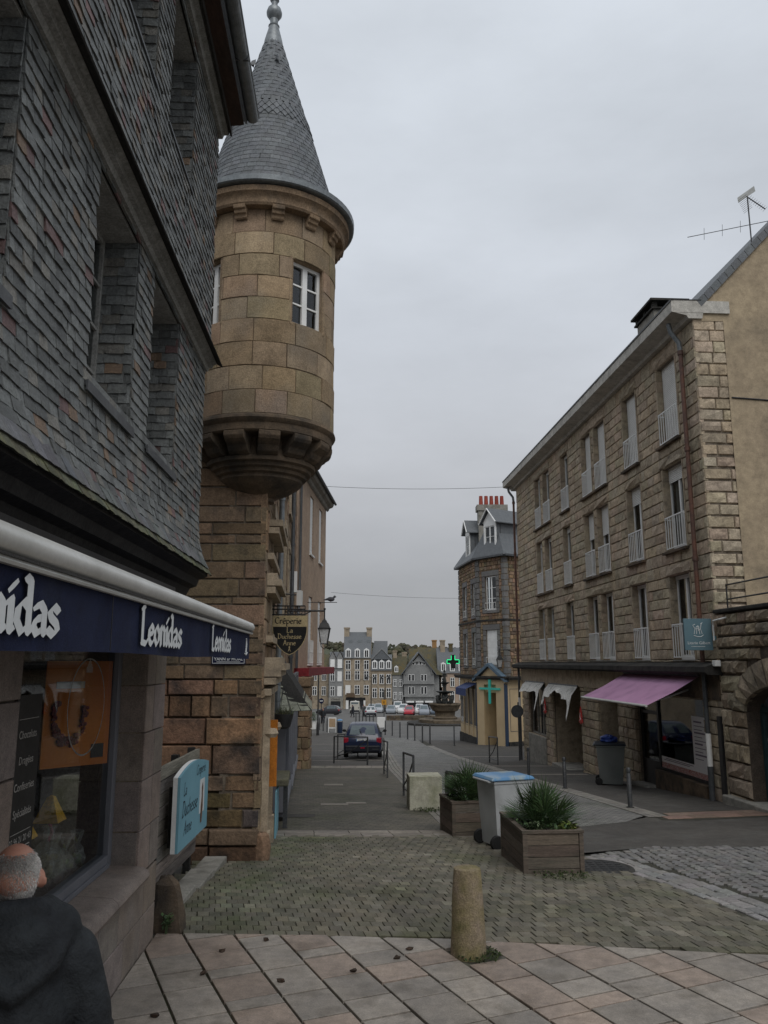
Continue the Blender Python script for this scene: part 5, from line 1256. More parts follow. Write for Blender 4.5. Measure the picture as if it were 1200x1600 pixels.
for k in range(n):
    t0, t1 = k / n, (k + 1) / n; d = .02
    y0, y1 = .1 + (RD - .1) * t0, .1 + (RD - .1) * t1; z0, z1 = RZ + (RT_ - RZ) * t0, RZ + (RT_ - RZ) * t1
    V = [(LR - .02, y0, z0 + .02), (LR + .07, y0, z0 + .02), (LR + .07, y1 - .01, z1 + .012), (LR - .02, y1 - .01, z1 + .012), (LR + .07, y0 + .10, z0 - .14 + .02), (LR + .07, y1 + .10 - .01, z1 - .14 + .012)]
    mm = MB(); mm.add(V, [[0, 1, 2, 3], [1, 4, 5, 2]], tv(.9, 1.3, .02)); mm.build('verge_slate', K['slate_roof'], apt)
m = MB(); m.box(LR - 4.55, LR - 3.35, .55, 1.35, RZ, 11.66); m.build('chimney', K['concrete'], apt)
m = MB(); m.box(LR - 4.62, LR - 3.28, .48, 1.42, 11.661, 11.71); m.box(LR - 4.7, LR - 3.2, .42, 1.5, 11.87, 11.93)
for x in (LR - 4.6, LR - 4.02, LR - 3.44): m.box(x, x + .14, .52, .64, 11.711, 11.869); m.box(x, x + .14, 1.26, 1.38, 11.711, 11.869)
m.build('chimney_cap', K['concrete_dark'], apt)
for (s, mt, zs, x2) in ((LR - .52, 'copper_pipe', 9.6, 1), (-.12, 'copper_pipe', 9.7, 1)):
    m = MB(); m.tube([(s, -.34, 9.95), (s, -.30, 9.75), (s, -.12, 9.5), (s, -.10, 9.3)], .055, 10); m.build('downpipe_neck', K['zinc'], apt, smooth=True)
    m = MB(); m.tube([(s, -.10, 9.3), (s, -.10, 2.2)], .05, 10)
    for z in (9.2, 6.9, 4.4): m.tube([(s, -.10, z), (s, -.10, z + .1)], .068, 10)
    m.build('downpipe', K[mt], apt, smooth=True)
    zb = base(s)
    m = MB(); m.tube([(s, -.10, 1.95), (s, -.10, .7)], .05, 10); m.build('downpipe', K['zinc_dark'], apt, smooth=True); m = MB(); m.tube([(s, -.10, .05), (s, -.10, zb)], .062, 10); m.build('pipe_foot', K['zinc_dark'], apt, smooth=True)
    m = MB(); m.tube([(s, -.10, .72), (s, -.10, .0)], .058, 10); m.build('pipe_sleeve', K['offwhite'], apt, smooth=True)
m = MB(); m.tube([(LR + .03, .75, 8.0), (LR + .03, 1.3, 7.97), (LR + .03, 1.9, 7.93), (LR + .03, 4, 7.86)], .018, 6); m.build('cable', K['black_metal'], apt)
ext_x('black_pilaster', K['black_metal'], [(.0, base(LR) - .1), (-.06, base(LR) - .1), (-.06, 1.1), (.0, 1.1)], LR - .16, LR - .02, apt)
# ---- shop fronts
x0, x1, z0, z1 = GH[0]     # far shop window with low stone wall
part('shop_plinth', K['concrete'], apt, (x0 - .1, x1 + .05, -.04, .3, -2.2, -.62), bevel=.03)
w = casement(apt, x0, x1, -.6, 1.40, .14, 3, 1, .02, .05, material=K['concrete'], name='shop_window'); 
x0, x1, z0, z1 = GH[1]
part('door_step', K['concrete'], apt, (x0 - .02, x1 + .02, -.12, .9, base(x0) - .1, base((x0 + x1) / 2) + .02), bevel=.015)
part('porch_wall', K['ashlar_tan'], apt, (x0 - .35, x0 + .02, .1, 1.6, -2, 1.5), (x1 - .02, x1 + .3, .1, 1.6, -2, 1.5), (x0, x1, .1, 1.6, 1.38, 1.5))
part('porch_back', K['concrete'], apt, (x0 + .02, x0 + 1.2, 1.2, 1.3, -2, 1.38))
part('shop_door', K['pane_dark'], apt, (x0 + 1.2, x0 + 2.2, 1.15, 1.2, -1.4, 1.1))
part('door_frame', K['soffit'], apt, (x0 + 1.12, x0 + 1.2, 1.08, 1.22, -1.4, 1.2), (x0 + 2.2, x0 + 2.28, 1.08, 1.22, -1.4, 1.2), (x0 + 1.2, x0 + 2.2, 1.1, 1.2, 1.1, 1.2))
part('display_case', K['soffit'], apt, (x0 + 2.5, x1 - .04, .3, 1.2, -1.5, -.5)); part('case_pane', K['pane'], apt, (x0 + 2.5, x1 - .04, .3, .31, -.5, 1.38))
part('dark_room', K['dark'], apt, (x0 - .3, x1 + .3, 1.62, 1.66, -2, 1.5), (x0 - .36, x0 - .31, .37, 1.6, -2, 1.5))
x0, x1, z0, z1 = GH[2]
part('recess_wall', K['ashlar_tan'], apt, (x0 - .05, x0 + .02, .06, .9, -1.8, 1.4)); part('recess_wall', K['ashlar_tan'], apt, (x1 - .02, x1 + .05, .06, .9, -1.8, 1.4)); part('entrance_door', K['wood_dark'], apt, (x0, x1, .9, .95, -1.8, 1.4))
x0, x1, z0, z1 = GH[3]; dx_ = x0 + 1.15
part('shop_plinth', K['granite_sooty'], apt, (dx_, x1 - .02, -.02, .3, -1.3, -.42)); part('shop_step', K['concrete'], apt, (x0, dx_, -.25, .3, base(x0) - .2, base(x0 + .5) + .05))
wf = part('shop_window', K['black_metal'], apt, (x0, x0 + .07, .12, .2, -.9, z1), (dx_ - .05, dx_ + .05, .12, .2, -.9, z1), (x1 - .06, x1, .12, .2, -.42, z1), (dx_ + .05, x1 - .06, .12, .2, -.42, -.36), (x0 + .07, dx_ - .05, .12, .2, .9, .98), (x0 + .07, dx_ - .05, .13, .19, -.9, -.25))
for a, b, c, d in ((x0 + .07, dx_ - .05, -.25, .9), (x0 + .07, dx_ - .05, .98, z1), (dx_ + .05, x1 - .06, -.36, z1)):
    m = MB(); m.add([(a, .16, c), (b, .16, c), (b, .16, d), (a, .16, d)], [[0, 1, 2, 3]]); m.build('pane', K['pane'], wf)
part('shop_room', K['room'], apt, (x0 - .4, x1 + .3, 2.4, 2.45, -1.3, 1.5), (x0 - .4, x1 + .3, .37, 2.4, 1.40, 1.45), (x0 - .4, x1 + .3, .37, 2.4, -.95, -.9), (x1 + .02, x1 + .06, .37, 2.4, -.9, 1.4), (x0 - .4, x0 - .36, .37, 2.4, -.9, 1.4))
K['print_white'] = mat('print_white', (.8, .79, .8), (.74, .73, .75), 2, .6, 0, 60, fine=.04)
part('window_print', K['print_white'], wf, (dx_ + .05, x1 - .06, .150, .152, -.35, -.08), (x1 - .95, x1 - .06, .150, .152, -.079, 1.0))
K['floral'] = mat('floral_print', (.35, .06, .06), (.6, .52, .5), 28, .7, 0, 60, spots=(.25, .12, .05), spot_scale=35, spot_amt=.8)
part('floral_border', K['floral'], wf, (dx_ + .06, x1 - .07, .146, .148, -.345, -.22))
m = MB()
for k in range(11): m.box(x1 - .85, x1 - .85 + (.62 if k % 2 else .4), .146, .148, .86 - k * .08, .875 - k * .08 + (.02 if k % 3 == 0 else 0))
m.box(dx_ + .2, x1 - 1.2, .146, .148, -.16, -.145); m.box(dx_ + .3, x1 - 1.0, .146, .148, -.125, -.11); m.build('printed_line', mat('print_mauve', (.22, .19, .25), (.2, .17, .22), 3, .7, 0, 60), wf)
rg = random.Random(6)
for k in range(9):
    o = MB(); o.ball((0, 0, .16), .16, 8, 6, sx=rg.uniform(.7, 1.2), sz=rg.uniform(.7, 1.3)); o.v = [(a + rg.uniform(-.03, .03), b + rg.uniform(-.03, .03), c + rg.uniform(-.03, .03)) for a, b, c in o.v]
    o.build('display_basket', K['tan'] if k % 2 else K['room'], apt, loc=(dx_ + .4 + k * .22, .5 + rg.uniform(0, .3), -.88 + .2))
for k in range(3): part('display_shelf', K['wood_grey'], apt, (dx_ + .2, x1 - .2, 1.6, 1.9, -.2 + k * .5, -.17 + k * .5))
for k in range(14): part('goods', K['tan'] if k % 3 == 0 else K['terracotta'] if k % 3 == 1 else K['foliage'], apt, (dx_ + .3 + (k % 7) * .3, dx_ + .48 + (k % 7) * .3, 1.62, 1.8, -.168 + (k // 7) * .5, .05 + (k // 7) * .5 + .05 * (k % 3)))
# things on the facade
bpy.context.view_layer.update()
APT = lambda x, y, z: apt.matrix_world @ Vector((x, y, z))
AR = apt.rotation_euler.z
pa = thing('purple_awning', 'mauve fabric awning over the shop in the stone block', 'awning', APT(S(20.2), 0, 0), AR)
m = MB(); nx = 24; hw = 2.32
K['mauve'] = mat('mauve_canvas', (.46, .255, .40), (.39, .21, .34), 1.2, .85, .12, 120, spots=(.30, .17, .27), spot_scale=2.4, spot_amt=.5, fine=.08)
for i in range(nx + 1):
    x = -hw + 2 * hw * i / nx
    for t in (0, .5, 1): m.v.append((x, -.03 - 1.22 * t, 1.90 - .62 * t - .03 * math.sin(PI * t) - .008 * math.sin(i * 1.7)))
m.f = [[i * 3 + j, i * 3 + j + 1, (i + 1) * 3 + j + 1, (i + 1) * 3 + j] for i in range(nx) for j in range(2)]; m.t = [(1, 1, 1)] * len(m.f); m.mi = [0] * len(m.f); m.build('canvas', K['mauve'], pa, smooth=True)
m = MB(); m.tube([(-hw, -1.26, 1.27), (hw, -1.26, 1.27)], .028, 8); m.build('front_bar', K['alu'], pa)
m = MB(); m.tube([(-hw, -.03, 1.93), (hw, -.03, 1.93)], .045, 8); m.build('roller', K['zinc_dark'], pa)
for x in (-1.7, 1.7): m = MB(); m.tube([(x, -.02, 1.6), (x + .3, -.6, 1.45), (x, -1.22, 1.27)], .02, 6); m.build('folding_arm', K['alu'], pa)
K['torn'] = mat('torn_canvas', (.72, .71, .67), (.6, .59, .55), 3, .9, .3, 60, spots=(.22, .21, .19), spot_scale=5, spot_amt=.6)
for i, (a, b, lab) in enumerate(((S(34.2), S(31.2), 'tattered white awning over the farthest shop window'), (S(30.5), S(26.9), 'tattered white awning over the recessed shop door'))):
    a, b = min(a, b), max(a, b); t = thing('torn_awning', lab, 'awning', APT(a, 0, 0), AR, 'torn white shop awnings'); n = 30; m = MB(); rr = random.Random(i)
    low = [0] * (n + 1)
    for k in range(n + 1):
        u_ = k / n; base_ = .30 + .05 * math.sin(u_ * 20)
        if i == 0: base_ = .36 - .1 * u_ + (.75 * max(0, (u_ - .86) / .14) if u_ > .86 else 0)
        else: base_ = .40 - .34 * max(0, 1 - abs(u_ - .52) / .22) + (.7 * max(0, (u_ - .86) / .14)) + (.35 * max(0, 1 - u_ / .1))
        low[k] = max(.03, base_ + rr.uniform(-.03, .03))
    for k in range(n + 1):
        x = (b - a) * k / n
        m.v += [(x, -.05, 1.42), (x, -.16 - .1 * low[k], 1.40 - .25 * low[k]), (x, -.30 - .12 * low[k] + .05 * math.sin(k), 1.38 - low[k])]
    m.f = [[k * 3 + j, k * 3 + j + 1, k * 3 + j + 4, k * 3 + j + 3] for k in range(n) for j in range(2)]; m.t = [(1, 1, 1)] * len(m.f); m.mi = [0] * len(m.f); m.build('canvas', K['torn'], t, smooth=True)
    m = MB(); m.tube([(0, -.04, 1.43), (b - a, -.04, 1.43)], .03, 6); m.build('rail', K['grey_metal'], t)
K['bright_red'] = mat('bright_red', (.55, .03, .025), (.48, .025, .02), 4, .5, .02, 60)
for i, s in enumerate((S(31.05), S(26.55))):
    t = thing('christmas_tree_cutout', ('red tree-shaped cutout on the pier between window and shop door', 'red tree-shaped cutout on the pier nearer the grey bin')[i], 'decoration', APT(s, -.07, .35 if i == 0 else .30), AR, 'red tree cutouts on the shop piers')
    m = MB(); m.prism([(-.2, 0), (-.04, 0), (-.04, -.05), (.04, -.05), (.04, 0), (.2, 0), (.1, .16), (.15, .16), (.06, .3), (.09, .3), (0, .5), (-.09, .3), (-.06, .3), (-.15, .16), (-.1, .16)], -.03, 0); m.build('cutout', K['bright_red'], t)
    m = MB(); m.tube([(-.1, -.035, .06), (.05, -.035, .1), (-.03, -.035, .2), (.02, -.035, .3)], .012, 5); m.build('painted_garland', K['white'], t)
# projecting teal sign
ps = thing('projecting_sign', 'grey-blue square shop sign with white horse drawing on the block corner', 'sign', APT(LR - .05, -.1, 2.45), AR)
part('plate', mat('sign_teal', (.105, .175, .205), (.09, .155, .185), 2, .5, .02, 60, fine=.05), ps, (-.025, .025, -.58, 0.02, 0, .66), bevel=.004)
K['sign_white'] = mat('sign_white', (.6, .62, .62), (.55, .57, .57), 3, .6, 0, 60)
m = MB()      # line drawing on the face towards the viewer (+x side)
def ln(*p, r=.007): m.tube([(.0275, -.28 + a, .42 + b) for a, b in p], r, 5)
ln((-.09, -.08), (-.07, .02), (.0, .04), (.06, .0), (.08, -.08)); ln((.05, .02), (.07, .12), (.10, .16), (.06, .13)); ln((-.07, .03), (-.11, .10), (-.06, .12)); ln((-.1, -.11), (-.03, -.14), (.05, -.14), (.11, -.1)); ln((-.03, .03), (-.04, -.08)); ln((.02, .03), (.03, -.09)); ln((-.05, .05), (.0, .09), (.03, .05)); ln((0, .09), (.01, -.02))
m.build('horse_drawing', K['sign_white'], ps)
m = MB(); nib(m, 'L', .001, 0, 0, 0); m = MB()
text('lettering', 'Literie Gilbert', .085, K['sign_white'], ps, (.0262, -.28, .15), rx=PI / 2, rz=PI / 2)
part('printed_line', K['sign_white'], ps, (.0252, .027, -.45, -.15, .075, .083))
part('bracket', K['sign_blue'], ps, (-.02, .02, -.1, .12, .22, .30))
# roof aerial
ae = thing('roof_aerial', 'television aerial on the slate roof above the beige gable', 'aerial', APT(LR - .35, 1.75, RZ + 1.7), AR)
m = MB(); m.tube([(0, 0, 0), (0, 0, 1.25)], .018, 6); m.build('mast', K['grey_metal'], ae)
m = MB(); m.tube([(0, -1.55, .12), (0, .5, .62)], .009, 5)
for t in (.2, .42, .64): m.tube([(-.02, -1.55 + 2.05 * t, .12 + .5 * t - .14), (.02, -1.55 + 2.05 * t, .12 + .5 * t + .14)], .005, 4)
m.build('lower_boom', K['grey_metal'], ae)
m = MB(); m.tube([(0, -.02, 1.24), (.0, .42, .92)], .014, 5)
for k in range(9): t = k / 8; m.tube([(-.1, .05 + .36 * t, 1.2 - .28 * t), (.1, .05 + .36 * t, 1.2 - .28 * t)], .0045, 4)
for k in range(9): m.tube([(-.14, -.16 + .015 * k, 1.2 - .04 * k), (.0, .3, 1.38 - .03 * k) if False else (.14, -.10 + .015 * k, 1.2 - .04 * k)], .0045, 4)
m.build('upper_boom', K['grey_metal'], ae)
m = MB(); m.add([(-.16, -.16, 1.30), (.16, .1, 1.42), (.16, .12, 1.28), (-.16, -.15, 1.16)], [[0, 1, 2, 3], [3, 2, 1, 0]]); m.build('reflector', K['alu'], ae)

# ---------------- terrace wall with arched shop, nearest right
ter = thing('arched_terrace_wall', 'rough stone terrace wall with arched shop opening beyond the block', 'wall', APT(LR + .02, -.02, 0), AR)
TWL = 5.0; AX0_, AX1_, AZ, ACR = .95, 3.9, 1.25, .55
zt_ = 3.2
def in_arch(x, z):
    if not AX0_ < x < AX1_: return False
    u_ = (x - (AX0_ + AX1_) / 2) / ((AX1_ - AX0_) / 2); return z < AZ + ACR * math.sqrt(max(0, 1 - u_ * u_))
m = MB(); xs = [0] + [AX0_ + (AX1_ - AX0_) * k / 24 for k in range(25)] + [TWL]
V = []; poly_top = [(x, (AZ + ACR * math.sqrt(max(0, 1 - ((x - 2.425) / 1.475) ** 2)))) for x in xs[1:-1]]
m.box(0, AX0_, .04, .6, -1.5, zt_); m.box(AX1_, TWL, .04, .6, -1.5, zt_)
for (xa, za), (xb, zb) in zip(poly_top, poly_top[1:]): m.add([(xa, .04, za), (xb, .04, zb), (xb, .04, zt_), (xa, .04, zt_), (xa, .6, za), (xb, .6, zb)], [[0, 1, 2, 3], [4, 5, 1, 0]])
m.box(0, TWL, .6, 5, 2.9, 3.0)
m.build('wall_core', K['mortar_dark'], ter)
st = []; rw = random.Random(77)
for r in ashlar(0.03, AX0_, levels(-.75, 1.95, .34, .1, rw), (.45, .9), gap=.018, rnd=rw): st.append(block(*r, rw.uniform(-.02, .01), .1, .06, .03, tv(.6, .95, .06, rw), 3, 2, rw))
for r in ashlar(AX1_, TWL, levels(-.75, 1.95, .34, .1, rw), (.45, .9), gap=.018, rnd=rw): st.append(block(*r, rw.uniform(-.02, .01), .1, .06, .03, tv(.6, .95, .06, rw), 3, 2, rw))
nv = 13
for k in range(nv):            # voussoirs
    t0, t1 = PI - PI * k / nv, PI - PI * (k + 1) / nv; g = .012
    f = lambda t, q, y: (2.425 + (1.475 + q) * math.cos(t), y, AZ + (ACR + q) * math.sin(t))
    Q = .52
    V = [f(t0 - g, 0, -.02), f(t1 + g, 0, -.02), f(t1 + g, Q, -.0), f(t0 - g, Q, 0), f(t0 - g, 0, .1), f(t1 + g, 0, .1), f(t1 + g, Q, .1), f(t0 - g, Q, .1)]
    c = Vector(f((t0 + t1) / 2, Q / 2, -.075)); V.append(tuple(c))
    st.append((V, [[0, 1, 8], [1, 2, 8], [2, 3, 8], [3, 0, 8], [1, 0, 4, 5], [2, 1, 5, 6], [3, 2, 6, 7], [0, 3, 7, 4]], tv(.5, .85, .06, rw), [0, 1, 2, 3]))
for r in ashlar(0.03, TWL, levels(1.97, zt_, .27, .1, rw), (.3, .6), gap=.018, rnd=rw):
    cx, cz = (r[0] + r[1]) / 2, (r[2] + r[3]) / 2
    u_ = (cx - 2.425) / (1.475 + .5)
    if abs(u_) < 1 and r[2] < AZ + (ACR + .5) * math.sqrt(1 - u_ * u_): continue
    st.append(block(*r, rw.uniform(-.03, .02), .12, .06, .035, tv(.5, .85, .06, rw), 3, 2, rw))
pieces(st, 'rubble_block', K['rock_face'], ter)
part('coping', K['concrete_dark'], ter, (0, TWL, -.05, .62, zt_ + .01, zt_ + .09), bevel=.02)
part('door_step', K['concrete'], ter, (.05, TWL, -.16, .5, -1.2, -.42), bevel=.02)
fr_ = part('shop_front', mat('teal_paint', (.035, .07, .075), (.028, .055, .06), 2, .45, .02, 60), ter, (AX0_, AX0_ + .09, .3, .4, -.42, 1.9), (1.9, 1.98, .3, .4, -.42, 1.25), (AX0_ + .09, AX1_, .3, .4, 1.25, 1.36))
m = MB(); m.add([(AX0_ + .09, .35, -.4), (1.9, .35, -.4), (1.9, .35, 1.25), (AX0_ + .09, .35, 1.25)], [[0, 1, 2, 3]]); m.add([(1.98, .35, -.4), (AX1_, .35, -.4), (AX1_, .35, 1.25), (1.98, .35, 1.25)], [[0, 1, 2, 3]]); m.build('pane', K['pane'], fr_)
part('transom_panel', K['frame_grey'], fr_, (AX0_, AX1_, .36, .38, 1.36, 1.9))
part('sticker', K['sign_blue'], fr_, (AX0_ + .14, AX0_ + .3, .343, .346, .45, .62), (AX0_ + .16, AX0_ + .36, .343, .346, .2, .4)); part('white_sticker', K['print_white'], fr_, (AX0_ + .14, AX0_ + .42, .343, .346, .66, .76), (AX0_ + .12, AX0_ + .5, .36, .362, -.3, .18))
part('room_dark', K['room'], fr_, (AX0_ - .3, AX1_ + .3, 1.6, 1.65, -.6, 2.0), (AX0_ - .3, AX1_ + .3, .6, 1.6, -.6, -.45))
for k in range(3):
    m = MB(); m.tube([(.2 if k < 2 else .2, .2, zt_ + .09), (.2, .2, zt_ + .62)], .018, 6) if k == 0 else m.tube([(.2, .2, zt_ + .3 * k), (TWL, .2, zt_ + .3 * k)], .018, 6); m.build('railing', K['black_metal'], ter)
m = MB(); m.tube([(.02, -.06, 2.65), (.02, -.06, 2.98), (.08, -.08, 3.06), (.4, -.08, 3.08), (.55, .1, 3.14)], .018, 6); m.build('white_conduit', K['white'], ter)
part('camera_box', K['white'], ter, (.05, .2, -.16, -.04, 2.12, 2.24), bevel=.01)
# ================================================================ PHARMACY HOUSE (canted corner, right)
class Face:
    def __init__(s, p, q, org):
        s.p = Vector((*p, 0)) - Vector((*org, 0)); d = Vector((*q, 0)) - Vector((*p, 0)); s.L = d.length; s.a = d.normalized(); s.i = Vector((-s.a.y, s.a.x, 0))
        s.rz = math.atan2(s.a.y, s.a.x)
    def __call__(s, x, y, z): return tuple(s.p + s.a * x + s.i * y + Vector((0, 0, z)))
    def put(s, o, x=0, y=0, z=0): o.location = s(x, y, z); o.rotation_euler = (0, 0, s.rz); return o
PO = (6.0, 51.9)
ph = thing('pharmacy_house', 'canted corner house with dormers, red chimney pots and cream pharmacy front', 'house', (PO[0], PO[1], 0))
PL_, PM_, PR_, PE_ = (5.35, 57.4), (6.0, 51.9), (7.5, 49.6), (11.5, 52.2)
FA, FC, FD = Face(PL_, PM_, PO), Face(PM_, PR_, PO), Face(PR_, PE_, PO)
ZS, ZE = 1.15, 8.75
rq_ = random.Random(17)
hA = [(1.6, 2.5, 5.2, 7.3), (1.6, 2.5, 2.0, 4.1), (4.2, 4.9, 5.2, 7.3), (4.2, 4.9, 2.0, 4.1)]; mid = FC.L / 2
hC = [(mid - .52, mid + .52, 5.45, 7.6), (mid - .52, mid + .52, 2.05, 4.2)]; hD = [(1.6, 2.6, 5.45, 7.6), (1.6, 2.6, 2.05, 4.2)]
for fc, hh in ((FA, hA), (FC, hC), (FD, hD)):
    m = MB(); wall(m, 0, fc.L, ZS, ZE, .04, .3, hh); m.v = [fc(*p) for p in m.v]; m.build('wall', K['mortar'], ph)
    st = []; qn = []
    for r in ashlar(0, fc.L, levels(ZS, ZE, .24, .2, rq_), (.18, .42), holes=[(a - .3, b + .3, c - .2, d + .35) for a, b, c, d in hh] + [(0, .34, ZS, ZE), (fc.L - .34, fc.L, ZS, ZE)], gap=.02, rnd=rq_):
        V, F, t, oi = block(*r, rq_.uniform(-.02, .01), .06, .015, .015, tv(.7, 1.25, .12, rq_), 1, 1, rq_); st.append(([fc(*p) for p in V], F, t, oi))
    z = ZS; k = 0
    while z < ZE - .05:
        z2 = min(z + .36, ZE)
        for x0, x1 in ((0, .34 if k % 2 else .26), (fc.L - (.34 if k % 2 else .26), fc.L)):
            V, F, t, oi = block(x0 + .008, x1 - .008, z + .008, z2 - .008, -.015, .08, .03, .03, tv(.8, 1.1, .03, rq_), 2, 1, rq_); qn.append(([fc(*p) for p in V], F, t, oi))
        z = z2; k += 1
    for a, b, c, d in hh:
        zz = levels(c - .2, d, .33, .02, rq_)
        for z0, z1 in zip(zz, zz[1:]):
            for x0, x1 in ((a - .3, a), (b, b + .3)):
                V, F, t, oi = block(x0 + .008, x1 - .004, z0 + .008, z1 - .008, -.015, .2, .02, .02, tv(.8, 1.1, .03, rq_), 1, 1, rq_); qn.append(([fc(*p) for p in V], F, t, oi))
        V, F, t, oi = block(a - .3, b + .3, d + .005, d + .35, -.02, .2, .01, .02, tv(.9, 1.05, .03, rq_), 1, 1, rq_); qn.append(([fc(*p) for p in V], F, t, oi))
        V, F, t, oi = block(a - .1, b + .1, c - .2, c, -.06, .2, .01, .02, tv(.9, 1.05, .03, rq_), 1, 1, rq_); qn.append(([fc(*p) for p in V], F, t, oi))
    pieces(st, 'rubble_stone', K['granite_warm'], ph, limit=40); pieces(qn, 'quoin', mat('quoin_grey_%d' % id(fc), (.19, .185, .175), (.15, .145, .14), 3, .9, .3, 40), ph, limit=60)
    m = MB(); m.box(0, fc.L, -.05, .03, 4.75, 4.87); m.v = [fc(*p) for p in m.v]; m.build('string_course', K['concrete_dark'], ph)
    m = MB(); m.box(-.1, fc.L + .1, -.30, .1, ZE + .0, ZE + .12); m.v = [fc(*p) for p in m.v]; m.build('eaves_gutter', K['zinc_dark'], ph)
    for i, (a, b, c, d) in enumerate(hh):
        if fc is FC and c < 3:
            m = MB(); m.box(a, b, .1, .15, c, d)
            for k in range(22): m.box(a + .04, b - .04, .09, .1, c + .05 + k * .094, c + .12 + k * .094)
            m.v = [fc(*p) for p in m.v]; m.build('shutter', K['white'], ph)
        else: fc.put(casement(ph, a, b, c, d, .12, 2, 3, .03, .07))
        m = MB(); m.box(a, b, -.05, -.02, c + .45, c + .48); m.box(a, b, -.05, -.02, c + .05, c + .08)
        for k in range(6): m.box(a + (b - a) * k / 5 - .01, a + (b - a) * k / 5 + .01, -.04, -.03, c + .08, c + .45)
        m.v = [fc(*p) for p in m.v]; m.build('window_railing', K['offwhite'], ph)
# roof: steep slate slopes with hips
def off(f, x, y, z): return Vector(f(x, y, z))
RH = 12.0; ins = 1.9
P0 = [Vector(FA(-.2, -.32, ZE + .12)), Vector(FA(FA.L, -.32, ZE + .12)) * .5 + Vector(FC(0, -.32, ZE + .12)) * .5, Vector(FC(FC.L, -.32, ZE + .12)) * .5 + Vector(FD(0, -.32, ZE + .12)) * .5, Vector(FD(FD.L, -.32, ZE + .12))]
P1 = [Vector(FA(-.2, ins, RH)), Vector(FA(FA.L - .7, ins, RH)), Vector(FD(.9, ins, RH)), Vector(FD(FD.L, ins, RH))]
m = MB(); m.add([tuple(p) for p in P0 + P1], [[0, 1, 5, 4], [1, 2, 6, 5], [2, 3, 7, 6], [4, 5, 6, 7]]); roof_ = m.build('roof', K['slate_roof'], ph)
def dormer(fc, x, w, z0, z1, zr, y0=.15):
    m = MB(); m.box(x - w / 2, x - w / 2 + .1, y0, y0 + .08, z0, z1); m.box(x + w / 2 - .1, x + w / 2, y0, y0 + .08, z0, z1); m.box(x - w / 2 + .1, x + w / 2 - .1, y0, y0 + .08, z1 - .25, z1); m.box(x - w / 2 + .1, x + w / 2 - .1, y0, y0 + .08, z0, z0 + .1)
    m.prism([(x - w / 2 - .1, z1), (x + w / 2 + .1, z1), (x, zr - .1)], y0 + .01, y0 + .06); m.v = [fc(*p) for p in m.v]; m.build('dormer_front', K['white'], ph)
    m = MB(); m.box(x - w / 2 + .02, x - w / 2 + .07, y0 + .08, y0 + 2.2, z0, z1); m.box(x + w / 2 - .07, x + w / 2 - .02, y0 + .08, y0 + 2.2, z0, z1); m.v = [fc(*p) for p in m.v]; m.build('dormer_cheek', K['slate_roof'], ph)
    m = MB()
    for s in (-1, 1):
        m.add([(x + s * (w / 2 + .25), y0 - .2, z1 - .12), (x, y0 - .2, zr), (x, y0 + 2.4, zr), (x + s * (w / 2 + .25), y0 + 2.4, z1 - .12), (x + s * (w / 2 + .25), y0 - .2, z1 - .06), (x, y0 - .2, zr + .07), (x, y0 + 2.4, zr + .07), (x + s * (w / 2 + .25), y0 + 2.4, z1 - .06)], [[0, 1, 2, 3], [7, 6, 5, 4], [0, 4, 5, 1], [3, 7, 4, 0]])
    m.v = [fc(*p) for p in m.v]; m.build('dormer_roof', K['slate_roof'], ph)
    m = MB()
    for s in (-1, 1): m.tube([(x + s * (w / 2 + .25), y0 - .22, z1 - .1), (x, y0 - .22, zr + .02)], .04, 5)
    m.v = [fc(*p) for p in m.v]; m.build('barge_board', K['white'], ph)
    fc.put(casement(ph, x - w / 2 + .1, x + w / 2 - .1, z0 + .1, z1 - .25, y0 + .04, 2, 2, .03, .06))
dormer(FC, mid, 1.15, 9.35, 11.1, 11.95, .05); dormer(FA, 2.9, 1.15, 9.3, 11.0, 11.8, .05)
m = MB(); m.box(.45, 2.35, 1.7, 2.5, 10.0, 12.4); m.box(.35, 2.45, 1.62, 2.58, 12.4, 12.8); chs = m.build('chimney', K['concrete'], ph)
for k in range(5):
    m = MB(); m.lathe([(.15, 12.75), (.12, 13.45), (.10, 13.45), (.12, 12.8)], 10, (.68 + k * .36, 2.1, 0.03), tint=tv(.8, 1.1, .05)); m.build('chimney_pot', K['terracotta'], chs, smooth=True)
# shop front
for fc in (FA, FC, FD):
    g = -3.2
    m = MB(); m.box(0, fc.L, .0, .2, g, ZS) if fc is not FC else wall(m, 0, fc.L, g, ZS, 0, .2, [(mid - .62, mid + .52, g, .35)]); m.v = [fc(*p) for p in m.v]; m.build('shop_front', K['cream'], ph)
    m = MB(); m.box(-.15, fc.L + .15, -.35, .05, ZS, ZS + .1); m.box(-.2, fc.L + .2, -.4, .05, ZS + .1, ZS + .22); m.v = [fc(*p) for p in m.v]; m.build('shop_cornice', K['concrete_dark'], ph)
K['navy_paint'] = mat('navy_paint', (.03, .05, .09), (.025, .045, .08), 3, .4, .02, 60)
def onface(fc, name, material, *bx):
    m = MB()
    for b in bx: m.box(*b)
    m.v = [fc(*p) for p in m.v]; return m.build(name, material, ph)
gC = gz(50.7)
m = MB(); m.prism([(-.15, ZS - .12), (mid, ZS + .82), (FC.L + .15, ZS - .12), (FC.L + .15, ZS + .1), (mid, ZS + 1.02), (-.15, ZS + .1)], -.4, -.02); m.v = [FC(*p) for p in m.v]; m.build('portal_gable', mat('gable_blue', (.10, .15, .20), (.08, .12, .16), 3, .5, .02, 60), ph)
m = MB(); m.prism([(0, ZS - .3), (FC.L, ZS - .3), (FC.L, ZS - .1), (mid, ZS + .82), (0, ZS - .1)], -.2, -.03); m.v = [FC(*p) for p in m.v]; m.build('portal_panel', K['cream'], ph)
